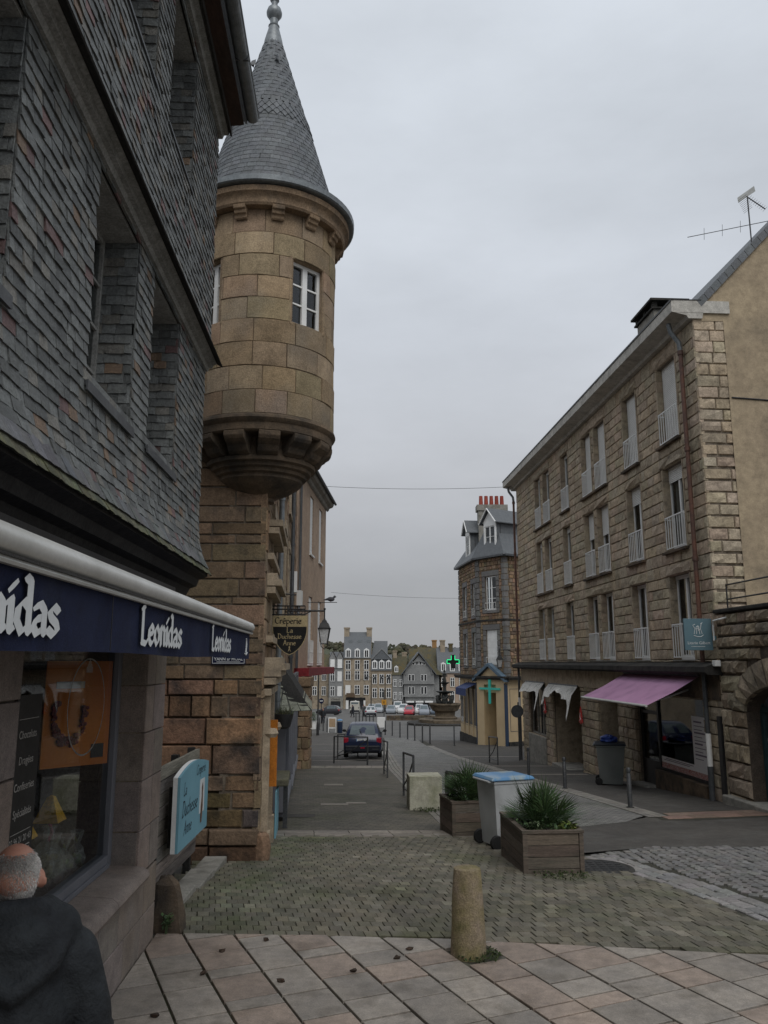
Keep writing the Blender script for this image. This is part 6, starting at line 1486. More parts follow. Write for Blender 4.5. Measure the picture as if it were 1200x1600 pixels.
onface(FC, 'portal_edge', K['navy_paint'], (.0, .06, -.24, .0, gC, ZS - .2)); onface(FC, 'portal_edge', K['navy_paint'], (FC.L - .06, FC.L, -.24, 0, gC, ZS - .2))
onface(FC, 'portal_post', K['cream'], (.06, mid - .62, -.2, 0, gC - .3, ZS - .3)); onface(FC, 'portal_post', K['cream'], (mid + .52, FC.L - .06, -.2, 0, gC - .3, ZS - .3))
onface(FC, 'door_recess', K['cream'], (mid - .64, mid - .6, .2, 1.1, gC - .3, .35)); onface(FC, 'door_recess', K['cream'], (mid - .6, mid + .55, .2, 1.1, .35, .4)); onface(FC, 'door_recess', K['cream'], (mid - .6, mid - .02, 1.06, 1.1, gC - .3, .35))
onface(FC, 'shop_door', K['pane_dark'], (mid - .02, mid + .6, 1.06, 1.09, gC - .3, -.2)); onface(FC, 'door_rail', K['white'], (mid + .02, mid + .1, 1.03, 1.06, gC - .2, -1.6), (mid + .45, mid + .52, 1.03, 1.06, gC - .2, -1.6), (mid + .1, mid + .45, 1.03, 1.06, -1.7, -1.6))
K['cyan_neon'] = mat('cyan_neon', (.02, .12, .11), (.02, .1, .1), 3, .4, 0, 60, emit=(.04, .55, .45, .22))
onface(FC, 'cyan_cross', K['cyan_neon'], (mid - .08, mid + .08, -.30, -.22, -.3, 1.35), (mid - .95, mid - .08, -.30, -.22, .54, .66), (mid + .08, mid + .95, -.30, -.22, .54, .66))
for fc, n in ((FA, 4), (FD, 3)):
    for k in range(n):
        x0 = .15 + k * (fc.L - .3) / n; x1 = x0 + (fc.L - .3) / n - .18; g = gz(51) - .1
        onface(fc, 'panel_moulding', K['navy_paint'], (x0, x1, -.015, .0, -1.9, -1.88), (x0, x0 + .02, -.015, 0, -1.88, .6), (x1 - .02, x1, -.015, 0, -1.88, .6), (x0, x1, -.015, 0, .6, .62))
        if not (fc is FD and k == 0): onface(fc, 'shop_pane', K['pane_dark'], (x0 + .1, x1 - .1, -.01, -.002, -1.8, .5))
        onface(fc, 'pilaster', K['cream'], (x1 + .03, x1 + .15, -.06, 0, g - .2, 1.0))
    onface(fc, 'plinth', K['concrete_dark'], (-.02, fc.L + .02, -.08, .0, -3.6, gz(51) + .3))
onface(FD, 'red_notice', K['bright_red'], (1.5, 1.9, -.03, -.016, -1.7, -1.2))
m = MB(); m.add([FA(2.2, 0, .9), FA(5.4, 0, .9), FA(5.4, -.8, .55), FA(2.2, -.8, .55), FA(5.4, -.8, .1), FA(2.2, -.8, .1)], [[0, 1, 2, 3], [3, 2, 4, 5]]); m.build('shop_awning', mat('awning_blue', (.03, .05, .14), (.025, .04, .12), 3, .7, .05, 60), ph)
gx = thing('pharmacy_cross', 'black cross sign with glowing green outline projecting from the pharmacy', 'sign', (4.55, 53.6, 2.25))
b_ = .14
def cross(w, y0, y1): return [(-w, y0, y1)]
part('cross_case', K['sign_black'], gx, (-.15, .15, -.06, .06, -.44, .44), (-.44, -.15, -.06, .06, -.15, .15), (.15, .44, -.06, .06, -.15, .15))
K['green_neon'] = mat('green_neon', (.02, .3, .1), (.02, .3, .1), 3, .4, 0, 60, emit=(.03, .75, .28, 1.3))
m = MB(); o = [(-.12, .40), (-.12, .12), (-.40, .12), (-.40, -.12), (-.2, -.12)]
for p, q in zip(o, o[1:]): m.tube([(p[0], -.075, p[1]), (q[0], -.075, q[1])], .022, 5); m.tube([(-p[0], -.075, p[1]), (-q[0], -.075, q[1])], .022, 5)
m.build('neon_tube', K['green_neon'], gx)
part('arm', K['grey_metal'], gx, (.44, 1.2, -.02, .02, .28, .32), (.44, 1.2, -.02, .02, -.32, -.28))
lantern('wall_lantern', 'black iron wall lantern by the stone block, above the pharmacy front', (5.15, 36.2, 2.45), PI, .75, 1.35)
sg2 = thing('round_road_sign', 'back of a round grey road sign beside the stone block drainpipe', 'road sign', (5.62, 34.4, gz(34.4)))
m = MB(); m.tube([(0, 0, -.1), (0, 0, 2.35)], .03, 8); m.build('pole', K['grey_metal'], sg2)
m = MB(); m.lathe([(.0, -.01), (.26, -.01), (.26, .012), (0, .012)], 24); o = m.build('disc', K['zinc_dark'], sg2); o.rotation_euler = (PI / 2, 0, 0); o.location = (-.05, -.05, 1.98)

# ================================================================ HOUSES ACROSS THE SQUARE
K['far_stone'] = mat('far_stone', (.36, .295, .215), (.28, .23, .17), .8, .9, .3, 12, spots=(.14, .12, .09), spot_scale=1.5, spot_amt=.6, fine=.3)
K['far_pink'] = mat('far_pink', (.42, .325, .245), (.36, .27, .21), .6, .9, .2, 12, fine=.2)
K['far_grey'] = mat('far_grey', (.25, .252, .245), (.2, .202, .2), .9, .9, .2, 12, fine=.2)
K['mossy_roof'] = mat('mossy_roof', (.10, .09, .05), (.075, .07, .05), .9, .9, .2, 8, spots=(.13, .09, .03), spot_scale=1.2, spot_amt=.7)
YQ = 185
def far_house(name, label, x0, x1, z1, wmat_, cols, floors, wsize, shutter=.3, y=YQ, depth=8, ground=-8.6):
    t = thing(name, label, 'house', (x0, y, 0)); w = x1 - x0
    m = MB(); m.box(0, w, 0, depth, ground, z1); m.build('wall', wmat_, t)
    r = random.Random(int(x0 * 10))
    for zc in floors:
        for k in range(cols):
            cx = w * (k + .5) / cols; a, b, c, d = cx - wsize[0] / 2, cx + wsize[0] / 2, zc - wsize[1] / 2, zc + wsize[1] / 2
            m = MB(); m.box(a - .12, b + .12, -.06, .0, c - .15, d + .12); m.build('window_surround', K['far_stone'] if wmat_ is not K['far_grey'] else K['far_grey'], t)
            if r.random() < shutter: wo = part('window', K['offwhite'], t, (a, b, -.09, -.061, c, d))
            else:
                wo = part('window', K['white'], t, (a, a + .1, -.11, -.061, c, d), (b - .1, b, -.11, -.061, c, d), (a + .1, b - .1, -.11, -.061, d - .1, d), (a + .1, b - .1, -.11, -.061, c, c + .1), (cx - .06, cx + .06, -.11, -.061, c + .1, d - .1), (a + .1, cx - .06, -.1, -.061, zc + .3, zc + .38), (cx + .06, b - .1, -.1, -.061, zc + .3, zc + .38))
                part('pane', K['pane_dark'], wo, (a + .1, b - .1, -.075, -.0605, c + .1, d - .1))
    return t, w
def gable_roof(t, x0, x1, z0, zr, y0, y1, material, name='roof'):      # ridge along x
    m = MB(); ym = (y0 + y1) / 2; m.add([(x0, y0, z0), (x1, y0, z0), (x1, ym, zr), (x0, ym, zr), (x1, y1, z0), (x0, y1, z0)], [[0, 1, 2, 3], [3, 2, 4, 5], [1, 4, 2], [0, 3, 5]]); return m.build(name, material, t)
def far_dormer(t, x, w, z0, z1, y=-.05, material=None):
    m = MB(); m.box(x - w / 2, x + w / 2, y, y + 1.2, z0, z1); m.prism([(x - w / 2, z1), (x + w / 2, z1), (x, z1 + w * .35)], y, y + 1.2); d = m.build('dormer', K['white'], t)
    part('pane', K['pane_dark'], d, (x - w * .3, x - .06, y - .01, y + .01, z0 + .2, z1 - .1), (x + .06, x + w * .3, y - .01, y + .01, z0 + .2, z1 - .1))
def chimney(t, x, w, z0, z1, y=2.5, d=1.2, material=None):
    m = MB(); m.box(x, x + w, y, y + d, z0, z1); m.box(x - .1, x + w + .1, y - .1, y + d + .1, z1, z1 + .35); m.build('chimney', material or K['far_stone'], t)
t, w = far_house('terraced_house', 'narrow grey house with twin gabled dormers at the left of the square', -12.5, -9.25, .9, K['far_grey'], 2, (-4.2, -.9), (1.0, 2.2), .4)
gable_roof(t, 0, w, .9, 4.6, -.2, 6, K['slate_roof'])
for cx in (.8, 2.45):
    m = MB(); m.prism([(cx - .8, .9), (cx + .8, .9), (cx + .8, 3.0), (cx, 4.6), (cx - .8, 3.0)], -.1, 2.5); d = m.build('gabled_dormer', K['far_grey'], t); part('window', K['white'], d, (cx - .5, cx + .5, -.16, -.101, .95, 2.9))
    m = MB()
    for s in (-1, 1): m.add([(cx + s * .95, -.2, 2.85), (cx, -.2, 4.75), (cx, 2.6, 4.75), (cx + s * .95, 2.6, 2.85)], [[0, 1, 2, 3]])
    m.build('dormer_roof', mat('roof_brown_%d' % int(cx * 10), (.07, .05, .045), (.05, .04, .04), 2, .9, .1, 20), t)
part('shop_front', K['concrete'], t, (0, .5, -.25, -.01, -8.6, -5.6), (2.7, w, -.25, -.01, -8.6, -5.6), (.5, 2.7, -.25, -.01, -6.4, -5.6)); part('shop_door', K['pane_dark'], t, (.5, 2.7, -.1, -.02, -8.6, -6.4))
text('shop_lettering', 'Cardinal', .55, K['sign_black'], t, (1.6, -.26, -6.0), ext=.01)
t, w = far_house('tall_stone_house', 'tallest four-storey stone house with three arched dormers across the square', -9.2, -2.95, 3.15, K['far_stone'], 3, (-3.9, -.1 - .6, 2.4 - .75), (1.15, 2.1), .45)
m = MB(); m.add([(0, -.3, 3.15), (w, -.3, 3.15), (w, 1.0, 5.4), (0, 1.0, 5.4), (w, 4.5, 9.2), (0, 4.5, 9.2), (0, 8, 3.15), (w, 8, 3.15)], [[0, 1, 2, 3], [3, 2, 4, 5], [5, 4, 7, 6], [1, 7, 4, 2], [0, 3, 5, 6]]); m.build('roof', K['slate_roof'], t)
for k in range(3): far_dormer(t, w * (k + .5) / 3, 1.25, 3.2, 5.0, -.2)
for k in range(3): part('skylight', K['zinc'], t, (w * (k + .55) / 3, w * (k + .55) / 3 + .7, 1.9 + .25, 2.6, 6.7, 7.3))
chimney(t, -.1, 1.2, 2, 9.9, 3.5, 2); chimney(t, w - 1.1, 1.2, 2, 9.9, 3.5, 2)
[part('shop_pier', K['offwhite'], t, (p_, q_, -.2, -.01, -8.6, -5.9)) for p_, q_ in ((.6, 1.2), (2.6, 3.0), (4.6, 5.0))]; part('shop_glass', K['pane_dark'], t, (1.2, 2.6, -.1, -.01, -8.6, -6.2), (3.0, 4.6, -.1, -.01, -8.6, -6.2)); part('shop_board', K['sign_black'], t, (.6, 5.0, -.22, -.01, -6.2, -5.6)); part('shop_board', mat('board_wood', (.13, .085, .05), (.1, .07, .045), 2, .8, .1, 20), t, (.7, 2.6, -.6, -.25, -5.5, -4.6))
t, w = far_house('mansard_house', 'stone house with slate mansard and pointed pediment across the square', -2.9, 1.85, .4, K['far_stone'], 3, (-5.1 + .5, -1.5), (1.05, 2.2), .1)
m = MB(); m.add([(-.1, -.3, .4), (w, -.3, .4), (w, .4, 2.9), (-.1, .4, 2.9), (w, 3, 4.0), (-.1, 3, 4.0), (w, 8, 4), (-.1, 8, 4)], [[0, 1, 2, 3], [3, 2, 4, 5], [5, 4, 6, 7]]); m.build('roof', K['slate_roof'], t)
m = MB(); m.prism([(.1, 2.9), (w - .1, 2.9), (w / 2, 5.2)], -.1, 4); m.build('pediment', K['slate_roof'], t)
m = MB()
for s in (0, 1): m.tube([(w / 2, -.15, 5.25), (.1 if s else w - .1, -.15, 2.9)], .1, 5)
m.build('pediment_edge', K['far_grey'], t)
for k in range(3): far_dormer(t, w * (k + .5) / 3, 1.2, .75, 2.4, -.3)
m = MB(); m.add([(-.3, 4, 2), (w - 1, 4, 2), (w - 1, 7, 7.2), (.6, 7, 7.2)], [[0, 1, 2, 3]]); m.add([(w - 1, 4, 2), (w - 1, 9, 2), (w - 1, 7, 7.2)], [[0, 1, 2]]); m.build('rear_roof', K['slate_roof'], t)
t, w = far_house('narrow_slate_house', 'low narrow dark house squeezed beside the gabled half-timbered house', 1.9, 4.4, -.6, K['far_grey'], 2, (-5.2, -2.4), (.8, 1.6), .0)
m = MB(); m.box(0, w, -.08, -.01, -7.3, -6.5); m.build('shop_board', K['sign_black'], t); part('shop_lettering', K['white'], t, *[(.35 + k * .22, .35 + k * .22 + .13, -.1, -.081, -7.1, -6.75 + .08 * (k % 2)) for k in range(8)])
gable_roof(t, -.3, w + .8, -.6, 3.6, -.2, 8, K['mossy_roof']); far_dormer(t, .9, .9, .0, 1.2, .3); chimney(t, .2, .9, 2, 4.6, 3.5); chimney(t, w - .2, 1.1, 2, 4.2, 4.5)
# gabled timber house
t = thing('gabled_timber_house', 'grey half-timbered house with broad jettied gable across the square', 'house', (4.4, 184, 0)); w = 6.9
m = MB(); m.box(.3, w, .5, 9, -8.6, -5.2); m.box(.15, w, .25, 9, -5.2, -2.4); m.prism([(0, -2.4), (w, -2.4), (w, -.2), (w / 2 + .1, 3.9), (0 + .0, -.2)], 0, 9); m.build('wall', K['far_grey'], t)
m = MB()
for x0_, x1_ in ((-.5, w / 2), (w + .5, w / 2)): m.add([(x0_, -.6, -.6), (x1_, -.6, 4.3), (x1_, 9, 4.3), (x0_, 9, -.6), (x0_, -.6, -.35), (x1_, -.6, 4.6), (x1_, 9, 4.6), (x0_, 9, -.35)], [[0, 1, 2, 3], [7, 6, 5, 4], [4, 5, 1, 0]])
m.build('roof', K['slate_roof'], t)
m = MB(); pts = [(w / 2 + 3.0 * math.cos(a), -.2, -.5 + 3.0 * math.sin(a)) for a in [PI * k / 12 for k in range(13)]]; m.tube(pts, .14, 5); m.build('arched_brace', K['far_grey'], t)
for zc, hh, yy, n in ((2.0, .8, -.02, 4), (-1.2, 1.5, -.02, 4), (-4.0, 1.7, .23, 4)):
    for k in range(n):
        cx = (w / 2 - 1.2 + k * .8) if zc > 1 else (1.4 + (k % 2) * .75 + (k // 2) * 2.8); wd = .3
        wo = part('window', K['white'], t, (cx - wd, cx + wd, yy - .06, yy, zc - hh / 2, zc + hh / 2)); part('pane', K['pane_dark'], wo, (cx - wd + .08, cx + wd - .08, yy - .07, yy - .061, zc - hh / 2 + .08, zc + hh / 2 - .08))
for z in (-2.45, -5.25): part('jetty_beam', K['far_grey'], t, (-.1, w + .1, -.15, .6, z - .15, z + .15))
for k in range(3): part('shop_awning', K['white'], t, (.6 + k * 2.1, 2.3 + k * 2.1, -1.2, .4, -6.6, -6.3))
part('shop_glass', K['pane_dark'], t, (.5, w - .2, .42, .49, -8.6, -6.6))
m = MB(); m.box(w + .0, w + 1.9, 1.0, 9, -8.6, -.5); m.build('side_wall', K['far_grey'], t)
m = MB(); m.add([(w + .4, -.2, -.5), (w + 2.3, .6, -.7), (w + 2.3, 9, 5.5), (w / 2, 9, 5.8), (w / 2, .5, 4.5)], [[0, 1, 2, 3, 4]]); m.build('mossy_roof', K['mossy_roof'], t)
t, w = far_house('pink_stone_house', 'pinkish stone house beside the pharmacy cross across the square', 12.5, 20.5, -.2, K['far_pink'], 4, (-2.2, -5.2), (.95, 2.0), .1)
gable_roof(t, -.3, w + .3, -.2, 5.6, -.3, 9, K['slate_roof']); chimney(t, .6, 1.1, 2, 7.0, 3.5); chimney(t, 2.6, .9, 2, 6.2, 3.5, material=K['mossy_roof'])
for k in range(4): far_dormer(t, w * (k + .5) / 4, 1.1, .2, 1.9, -.2)
part('shop_board', K['white'], t, (.3, 3.4, -.2, -.01, -6.9, -6.3))
t, w = far_house('brown_house', 'brown house edge behind the lamp post at the left of the square', -19, -12.7, 1.0, K['far_stone'], 3, (-4.2, -.9), (1.0, 2.0), .3, y=187)
gable_roof(t, -.3, w, 1.0, 4.0, -.3, 7, K['mossy_roof'])
t, w = far_house('rear_house', 'house with ochre chimney showing over the mossy roof behind the square', 6.5, 14, 1.5, K['far_pink'], 3, (0,), (.9, 1.4), .3, y=200); gable_roof(t, -.3, w + .3, 1.5, 5.6, -.3, 7, K['mossy_roof']); chimney(t, 5.6, 1.1, 3, 7.4, 3.0, material=mat('ochre', (.34, .2, .08), (.28, .16, .07), 2, .9, .1, 20))

# hillside and woods behind
m = MB(); nx, ny = 90, 22; rh = random.Random(12)
def hill(x, y): return -9 + max(0, (y - 240)) * .047 * (1 - .25 * math.sin(x * .006 + 1)) + 2.2 * math.sin(x * .021 + y * .01) + 1.3 * math.sin(x * .06 + y * .03)
for j in range(ny + 1):
    y = 230 + 700 * (j / ny) ** 1.2
    for i in range(nx + 1): x = (-1 + 2 * i / nx) * (160 + y * .75); m.v.append((x, y, hill(x, y)))
m.f = [[j * (nx + 1) + i, j * (nx + 1) + i + 1, (j + 1) * (nx + 1) + i + 1, (j + 1) * (nx + 1) + i] for j in range(ny) for i in range(nx)]; m.t = [(1, 1, 1)] * len(m.f); m.mi = [0] * len(m.f)
tag(m.build('hillside', mat('hill_green', (.075, .082, .045), (.06, .062, .042), .02, .95, 0, 1, spots=(.09, .08, .05), spot_scale=.05, spot_amt=.6), None, smooth=True), kind='structure')
m = MB()
for k in range(2600):
    y = rh.uniform(260, 920); x = rh.uniform(-1, 1) * (60 + y * .42); z = hill(x, y); r_ = rh.uniform(2.0, 5.0); t_ = tv(.6, 1.3, .12, rh)
    for q in range(4):
        c = Vector((x + rh.uniform(-r_, r_) * .6, y + rh.uniform(-2, 2), z + rh.uniform(.3, 1.1) * r_))
        V = [tuple(c + Vector((rh.uniform(.5, 1) * r_ * .6 * math.cos(a), rh.uniform(-.5, .5), rh.uniform(.5, 1) * r_ * .6 * math.sin(a)))) for a in [2 * PI * i / 7 for i in range(7)]]
        m.add([tuple(c + Vector((0, -1.2, 0)))] + V, [[0, i + 1, (i + 1) % 7 + 1] for i in range(7)], t_)
tag(m.build('woodland', mat('wood_far', (.065, .07, .042), (.085, .078, .055), .05, .95, 0, 1), None), 'distant bare and green woods covering the hill behind the town', 'woodland', kind='stuff')
# ================================================================ STREET FURNITURE
def G(x, y): return (x, y, gz(y))
# stone bollard
sb_ = thing('stone_bollard', 'mossy tapered stone bollard standing at the edge of the flagstones', 'bollard', (.65, 6.67, -.01))
m = MB(); m.lathe([(.135, -.05), (.136, .02), (.13, .2), (.118, .42), (.108, .60), (.104, .625), (.09, .632), (0, .63)], 36)
m.v = [(x + .0025 * math.sin(9 * z + 5 * x * 30), y + .0025 * math.cos(11 * z + y * 90), z) for x, y, z in m.v]
K['bollard'] = mat('bollard_stone', (.26, .205, .15), (.21, .175, .085), 5, .95, .6, 85, spots=(.13, .12, .05), spot_scale=6, spot_amt=.75, fine=.35)
m.build('shaft', K['bollard'], sb_, smooth=50)
tuft('moss_patch', 'dark green moss around the foot of the stone bollard', 'moss', (.72, 6.60, .0), 260, .17, .03, K['moss'], .014, kind='stuff')
m = MB()
for k in range(9):
    a = k * .7; m.slab([(.65 + .19 * math.cos(a + q) * RND.uniform(.9, 1.3), 6.67 + .19 * math.sin(a + q) * RND.uniform(.9, 1.2)) for q in (0, .5)] + [(.65 + .30 * math.cos(a + .5), 6.67 + .27 * math.sin(a + .5)), (.65 + .30 * math.cos(a), 6.67 + .27 * math.sin(a))], -.03, -.006, tv(.5, .8, .05))
m.f = [f[::-1] for f in m.f]
tag(m.build('sett_pavement', K['paver'], None), kind='structure')
# metal posts
def post(label, x, y, h=.78, r=.045, material='grey_metal', group='grey metal street posts', cat='bollard'):
    t = thing('metal_post', label, cat, G(x, y), 0, group)
    m = MB(); m.lathe([(r, -.1), (r, h - .12), (r * .82, h - .11), (r * .82, h - .085), (r, h - .08), (r, h - .02), (r * .7, h), (0, h)], 14); m.build('shaft', K[material], t, smooth=40)
    m = MB(); m.lathe([(r * 1.7, 0), (r * 1.7, .012), (r * 1.05, .014)], 14); m.build('base_plate', K['concrete_dark'], t)
for lab, x, y, h in (('grey metal post in front of the shop with purple awning', 4.73, 16.12, .74), ('grey metal post in line with the recessed shop door', 4.44, 20.5, .74), ('grey metal post at the far end of the torn awnings', 4.36, 25.1, .82), ('tall grey post standing alone left of the pharmacy corner', 4.27, 50.3, 1.15)): post(lab, x, y, h)
ords = ['leftmost', 'second', 'third', 'fourth', 'fifth', 'sixth', 'seventh']
for i, (x, y) in enumerate(((.1, 67), (.66, 65.8), (1.21, 62.5), (1.7, 59.4), (2.13, 57.3), (2.53, 54.4), (2.93, 52.7))): post('%s dark post from the left in the curved row before the fountain' % ords[i], x, y, 1.12, .05)
for i, (x, y) in enumerate(((-6.15, 78.5), (-5.55, 75.3), (-5.09, 73.8))): post('%s of three dark posts on the left footway near the easel board' % ('farthest', 'middle', 'nearest')[i], x, y, 1.15, .05)
for i in range(6): post('%s of six posts standing beyond the parked blue car' % ('leftmost', 'second', 'third', 'fourth', 'fifth', 'rightmost')[i], -3.3 + i * .42, 97 - i * 1.0, 1.2, .06)
# barriers
def barrier(label, p, q, h=.92, cross=True, thick=.022):
    p, q = Vector(p), Vector(q); d = q - p; t = thing('barrier', label, 'barrier', G(p.x, p.y), math.atan2(d.y, d.x), 'dark metal pedestrian barriers'); L = d.length; dz = gz(q.y) - gz(p.y)
    for x, z in ((0, 0), (L, dz)): part('post', K['grey_metal'], t, (x - thick, x + thick, -thick, thick, z - .1, z + h))
    m = MB(); m.tube([(0, 0, h), (L * .5, 0, h + .0 + dz / 2), (L, 0, h + dz)], thick * 1.15, 6); m.build('top_rail', K['grey_metal'], t)
    m = MB(); m.tube([(0, 0, .15), (L, 0, .15 + dz)], thick * .8, 6); m.build('lower_rail', K['grey_metal'], t)
    if cross:
        m = MB(); m.tube([(0, 0, .2), (L * .5, 0, .45 + dz * .5), (L, 0, h - .1 + dz)], thick * .8, 6); m.build('brace', K['grey_metal'], t)
barrier('dark metal barrier beside the concrete block', (.44, 18.7), (.60, 17.0))
barrier('dark metal barrier nearest to the right of the blue car', (.0, 26.0), (.10, 24.3), 1.0)
barrier('dark metal barrier across the pavement behind the blue car', (-1.95, 32.4), (-.62, 31.1), 1.0)
barrier('dark metal barrier end-on left of the blue car', (-2.0, 35.8), (-1.2, 38.0), 1.0)
barrier('dark metal barrier on the right pavement before the pharmacy', (4.19, 33.0), (4.26, 31.1), .98)
barrier('long low dark guard rail behind the wooden planters', (1.14, 15.1), (1.98, 11.75), .72, False, .032)
# concrete block
cb = thing('concrete_block', 'pale concrete block seat in front of the barrier', 'concrete block', G(.48, 15.75), math.radians(4))
m = MB(); m.box(0, .62, 0, .55, -.05, .60); m.build('block', mat('block_pale', (.42, .405, .32), (.33, .32, .25), 2, .9, .3, 50, spots=(.2, .21, .12), spot_scale=3, spot_amt=.6, fine=.15), cb, bevel=.012)
tuft('moss_patch', 'green moss along the foot of the concrete block', 'moss', (.85, 15.62, gz(15.6)), 200, .3, .04, K['moss'], .02, kind='stuff')
# planters
def palm(parent, loc, n=46, r=.30, h=.5, seed=1):
    rr = random.Random(seed); m = MB(); x, y, z = loc
    for k in range(n):
        a = rr.uniform(0, 2 * PI); tilt = rr.uniform(.05, 1.35); ln_ = rr.uniform(.45, .9) * h
        d = Vector((math.cos(a) * math.sin(tilt), math.sin(a) * math.sin(tilt), math.cos(tilt))); o = Vector((x, y, z)) + Vector((math.cos(a), math.sin(a), 0)) * .03
        hub = o + d * ln_ * .5
        m.tube([tuple(o), tuple(hub)], .004, 4, tv(.7, 1.0, .05, rr))
        side = d.cross(Vector((0, 0, 1))); side = side.normalized() if side.length > .01 else Vector((1, 0, 0)); up = side.cross(d).normalized()
        for b in range(11):
            ang_ = (b - 5) * .2; dd = (d * math.cos(ang_) + side * math.sin(ang_) + up * .12 * math.cos(ang_ * 2)).normalized(); bl = ln_ * rr.uniform(.5, .68) * (1 - .04 * abs(b - 5))
            tip = hub + dd * bl + Vector((0, 0, -.06 * bl)); wv = (dd.cross(up)).normalized() * .0075
            md = hub + dd * bl * .5
            m.add([tuple(hub), tuple(md + wv), tuple(tip), tuple(md - wv)], [[0, 1, 2, 3]], tv(.55, 1.5, .1, rr))
    return m.build('palm', K['foliage'], parent)
def planter(label, x, y, rz, w, d, h, seed, flowers):
    t = thing('wooden_planter', label, 'planter', G(x, y), rz, 'wooden planters with palms'); n = 4; r = random.Random(seed); zb = -.08
    for i in range(n):
        z0, z1 = zb + (h - zb - .03) * i / n + .004, zb + (h - zb - .03) * (i + 1) / n - .004
        for bx in ((.05, w - .05, 0, .025), (.05, w - .05, d - .025, d)): m = MB(); m.box(bx[0], bx[1], bx[2] + r.uniform(0, .004), bx[3], z0, z1, tv(.75, 1.25, .05, r)); m.build('plank', K['planter_wood'], t)
        for bx in ((0, .025), (w - .025, w)): m = MB(); m.box(bx[0] + (0 if bx[0] else r.uniform(0, .003)), bx[1], .05, d - .05, z0, z1, tv(.65, 1.1, .05, r)); m.build('plank', K['planter_wood'], t)
    for a in (0, w - .05):
        for b in (0, d - .05): part('corner_post', K['planter_wood'], t, (a - (.006 if a == 0 else -.006), a + .05 + (.006 if a else 0), b - (.006 if b == 0 else 0), b + .05, zb, h - .03), bevel=.004)
    part('rim', K['planter_wood'], t, (-.012, w + .012, -.012, .05, h - .03, h)); part('rim', K['planter_wood'], t, (-.012, w + .012, d - .05, d + .012, h - .03, h)); part('rim', K['planter_wood'], t, (-.012, .05, .05, d - .05, h - .03, h)); part('rim', K['planter_wood'], t, (w - .05, w + .012, .05, d - .05, h - .03, h))
    part('soil', K['bed'], t, (.03, w - .03, .03, d - .03, h - .12, h - .06))
    palm(t, (w * .5, d * .42, h - .08), 60, h=.72, seed=seed); palm(t, (w * .68, d * .62, h - .08), 24, h=.45, seed=seed + 9)
    m = MB()
    for k in range(500):
        a, b = r.uniform(.04, w - .04), r.uniform(.04, d * .8); c = Vector((a, b, h - .06 + r.uniform(0, .09) * (1 if r.random() < .7 else 1.5))); ax = Vector((r.uniform(-1, 1), r.uniform(-1, 1), r.uniform(-.2, .8))).normalized() * .028; bb = ax.cross(Vector((.2, .1, 1))).normalized() * .013
        m.add([tuple(c - ax), tuple(c + bb), tuple(c + ax), tuple(c - bb)], [[0, 1, 2, 3]], tv(.6, 1.5, .15, r))
    m.build('ground_cover', K['foliage'], t)
    if flowers:
        for (fx, fy, fr) in ((w * .82, .14, .12), (w * .25, .16, .1)):
            m = MB()
            for k in range(160):
                a, q = r.uniform(0, 2 * PI), fr * math.sqrt(r.random()); c = Vector((fx + q * math.cos(a), fy + q * math.sin(a) * .8, h - .02 + r.uniform(0, .12) * (1 - q / fr * .6))); ax = Vector((r.uniform(-1, 1), r.uniform(-1, 1), r.uniform(-.1, .8))).normalized() * .03; bb = ax.cross(Vector((.2, .1, 1))).normalized() * .015
                m.add([tuple(c - ax), tuple(c + bb), tuple(c + ax), tuple(c - bb)], [[0, 1, 2, 3]], tv(.6, 1.3, .1, r))
            m.build('flowers', K['foliage_yel'] if fx > w / 2 else K['sage'], t)
    return t
K['planter_wood'] = mat('planter_wood', (.145, .115, .09), (.10, .08, .063), 3, .85, .4, 40, stretch=(.5, .5, 5), spots=(.06, .06, .045), spot_scale=4, spot_amt=.6, fine=.3)
K['sage'] = mat('leaf_sage', (.11, .14, .07), (.07, .1, .05), 14, .7, 0, 40)
planter('wooden planter with the larger palm and yellow flowers, nearest the bollard', 1.55, 9.42, math.radians(4), .68, 1.18, .45, 3, True)
planter('wooden planter with the smaller palm, behind the white bin', 1.00, 12.28, math.radians(10), .72, .75, .48, 5, False)
tuft('moss_patch', 'dark moss along the foot of the nearest wooden planter', 'moss', (1.95, 9.36, gz(9.4)), 260, .3, .035, K['moss'], .016, kind='stuff')
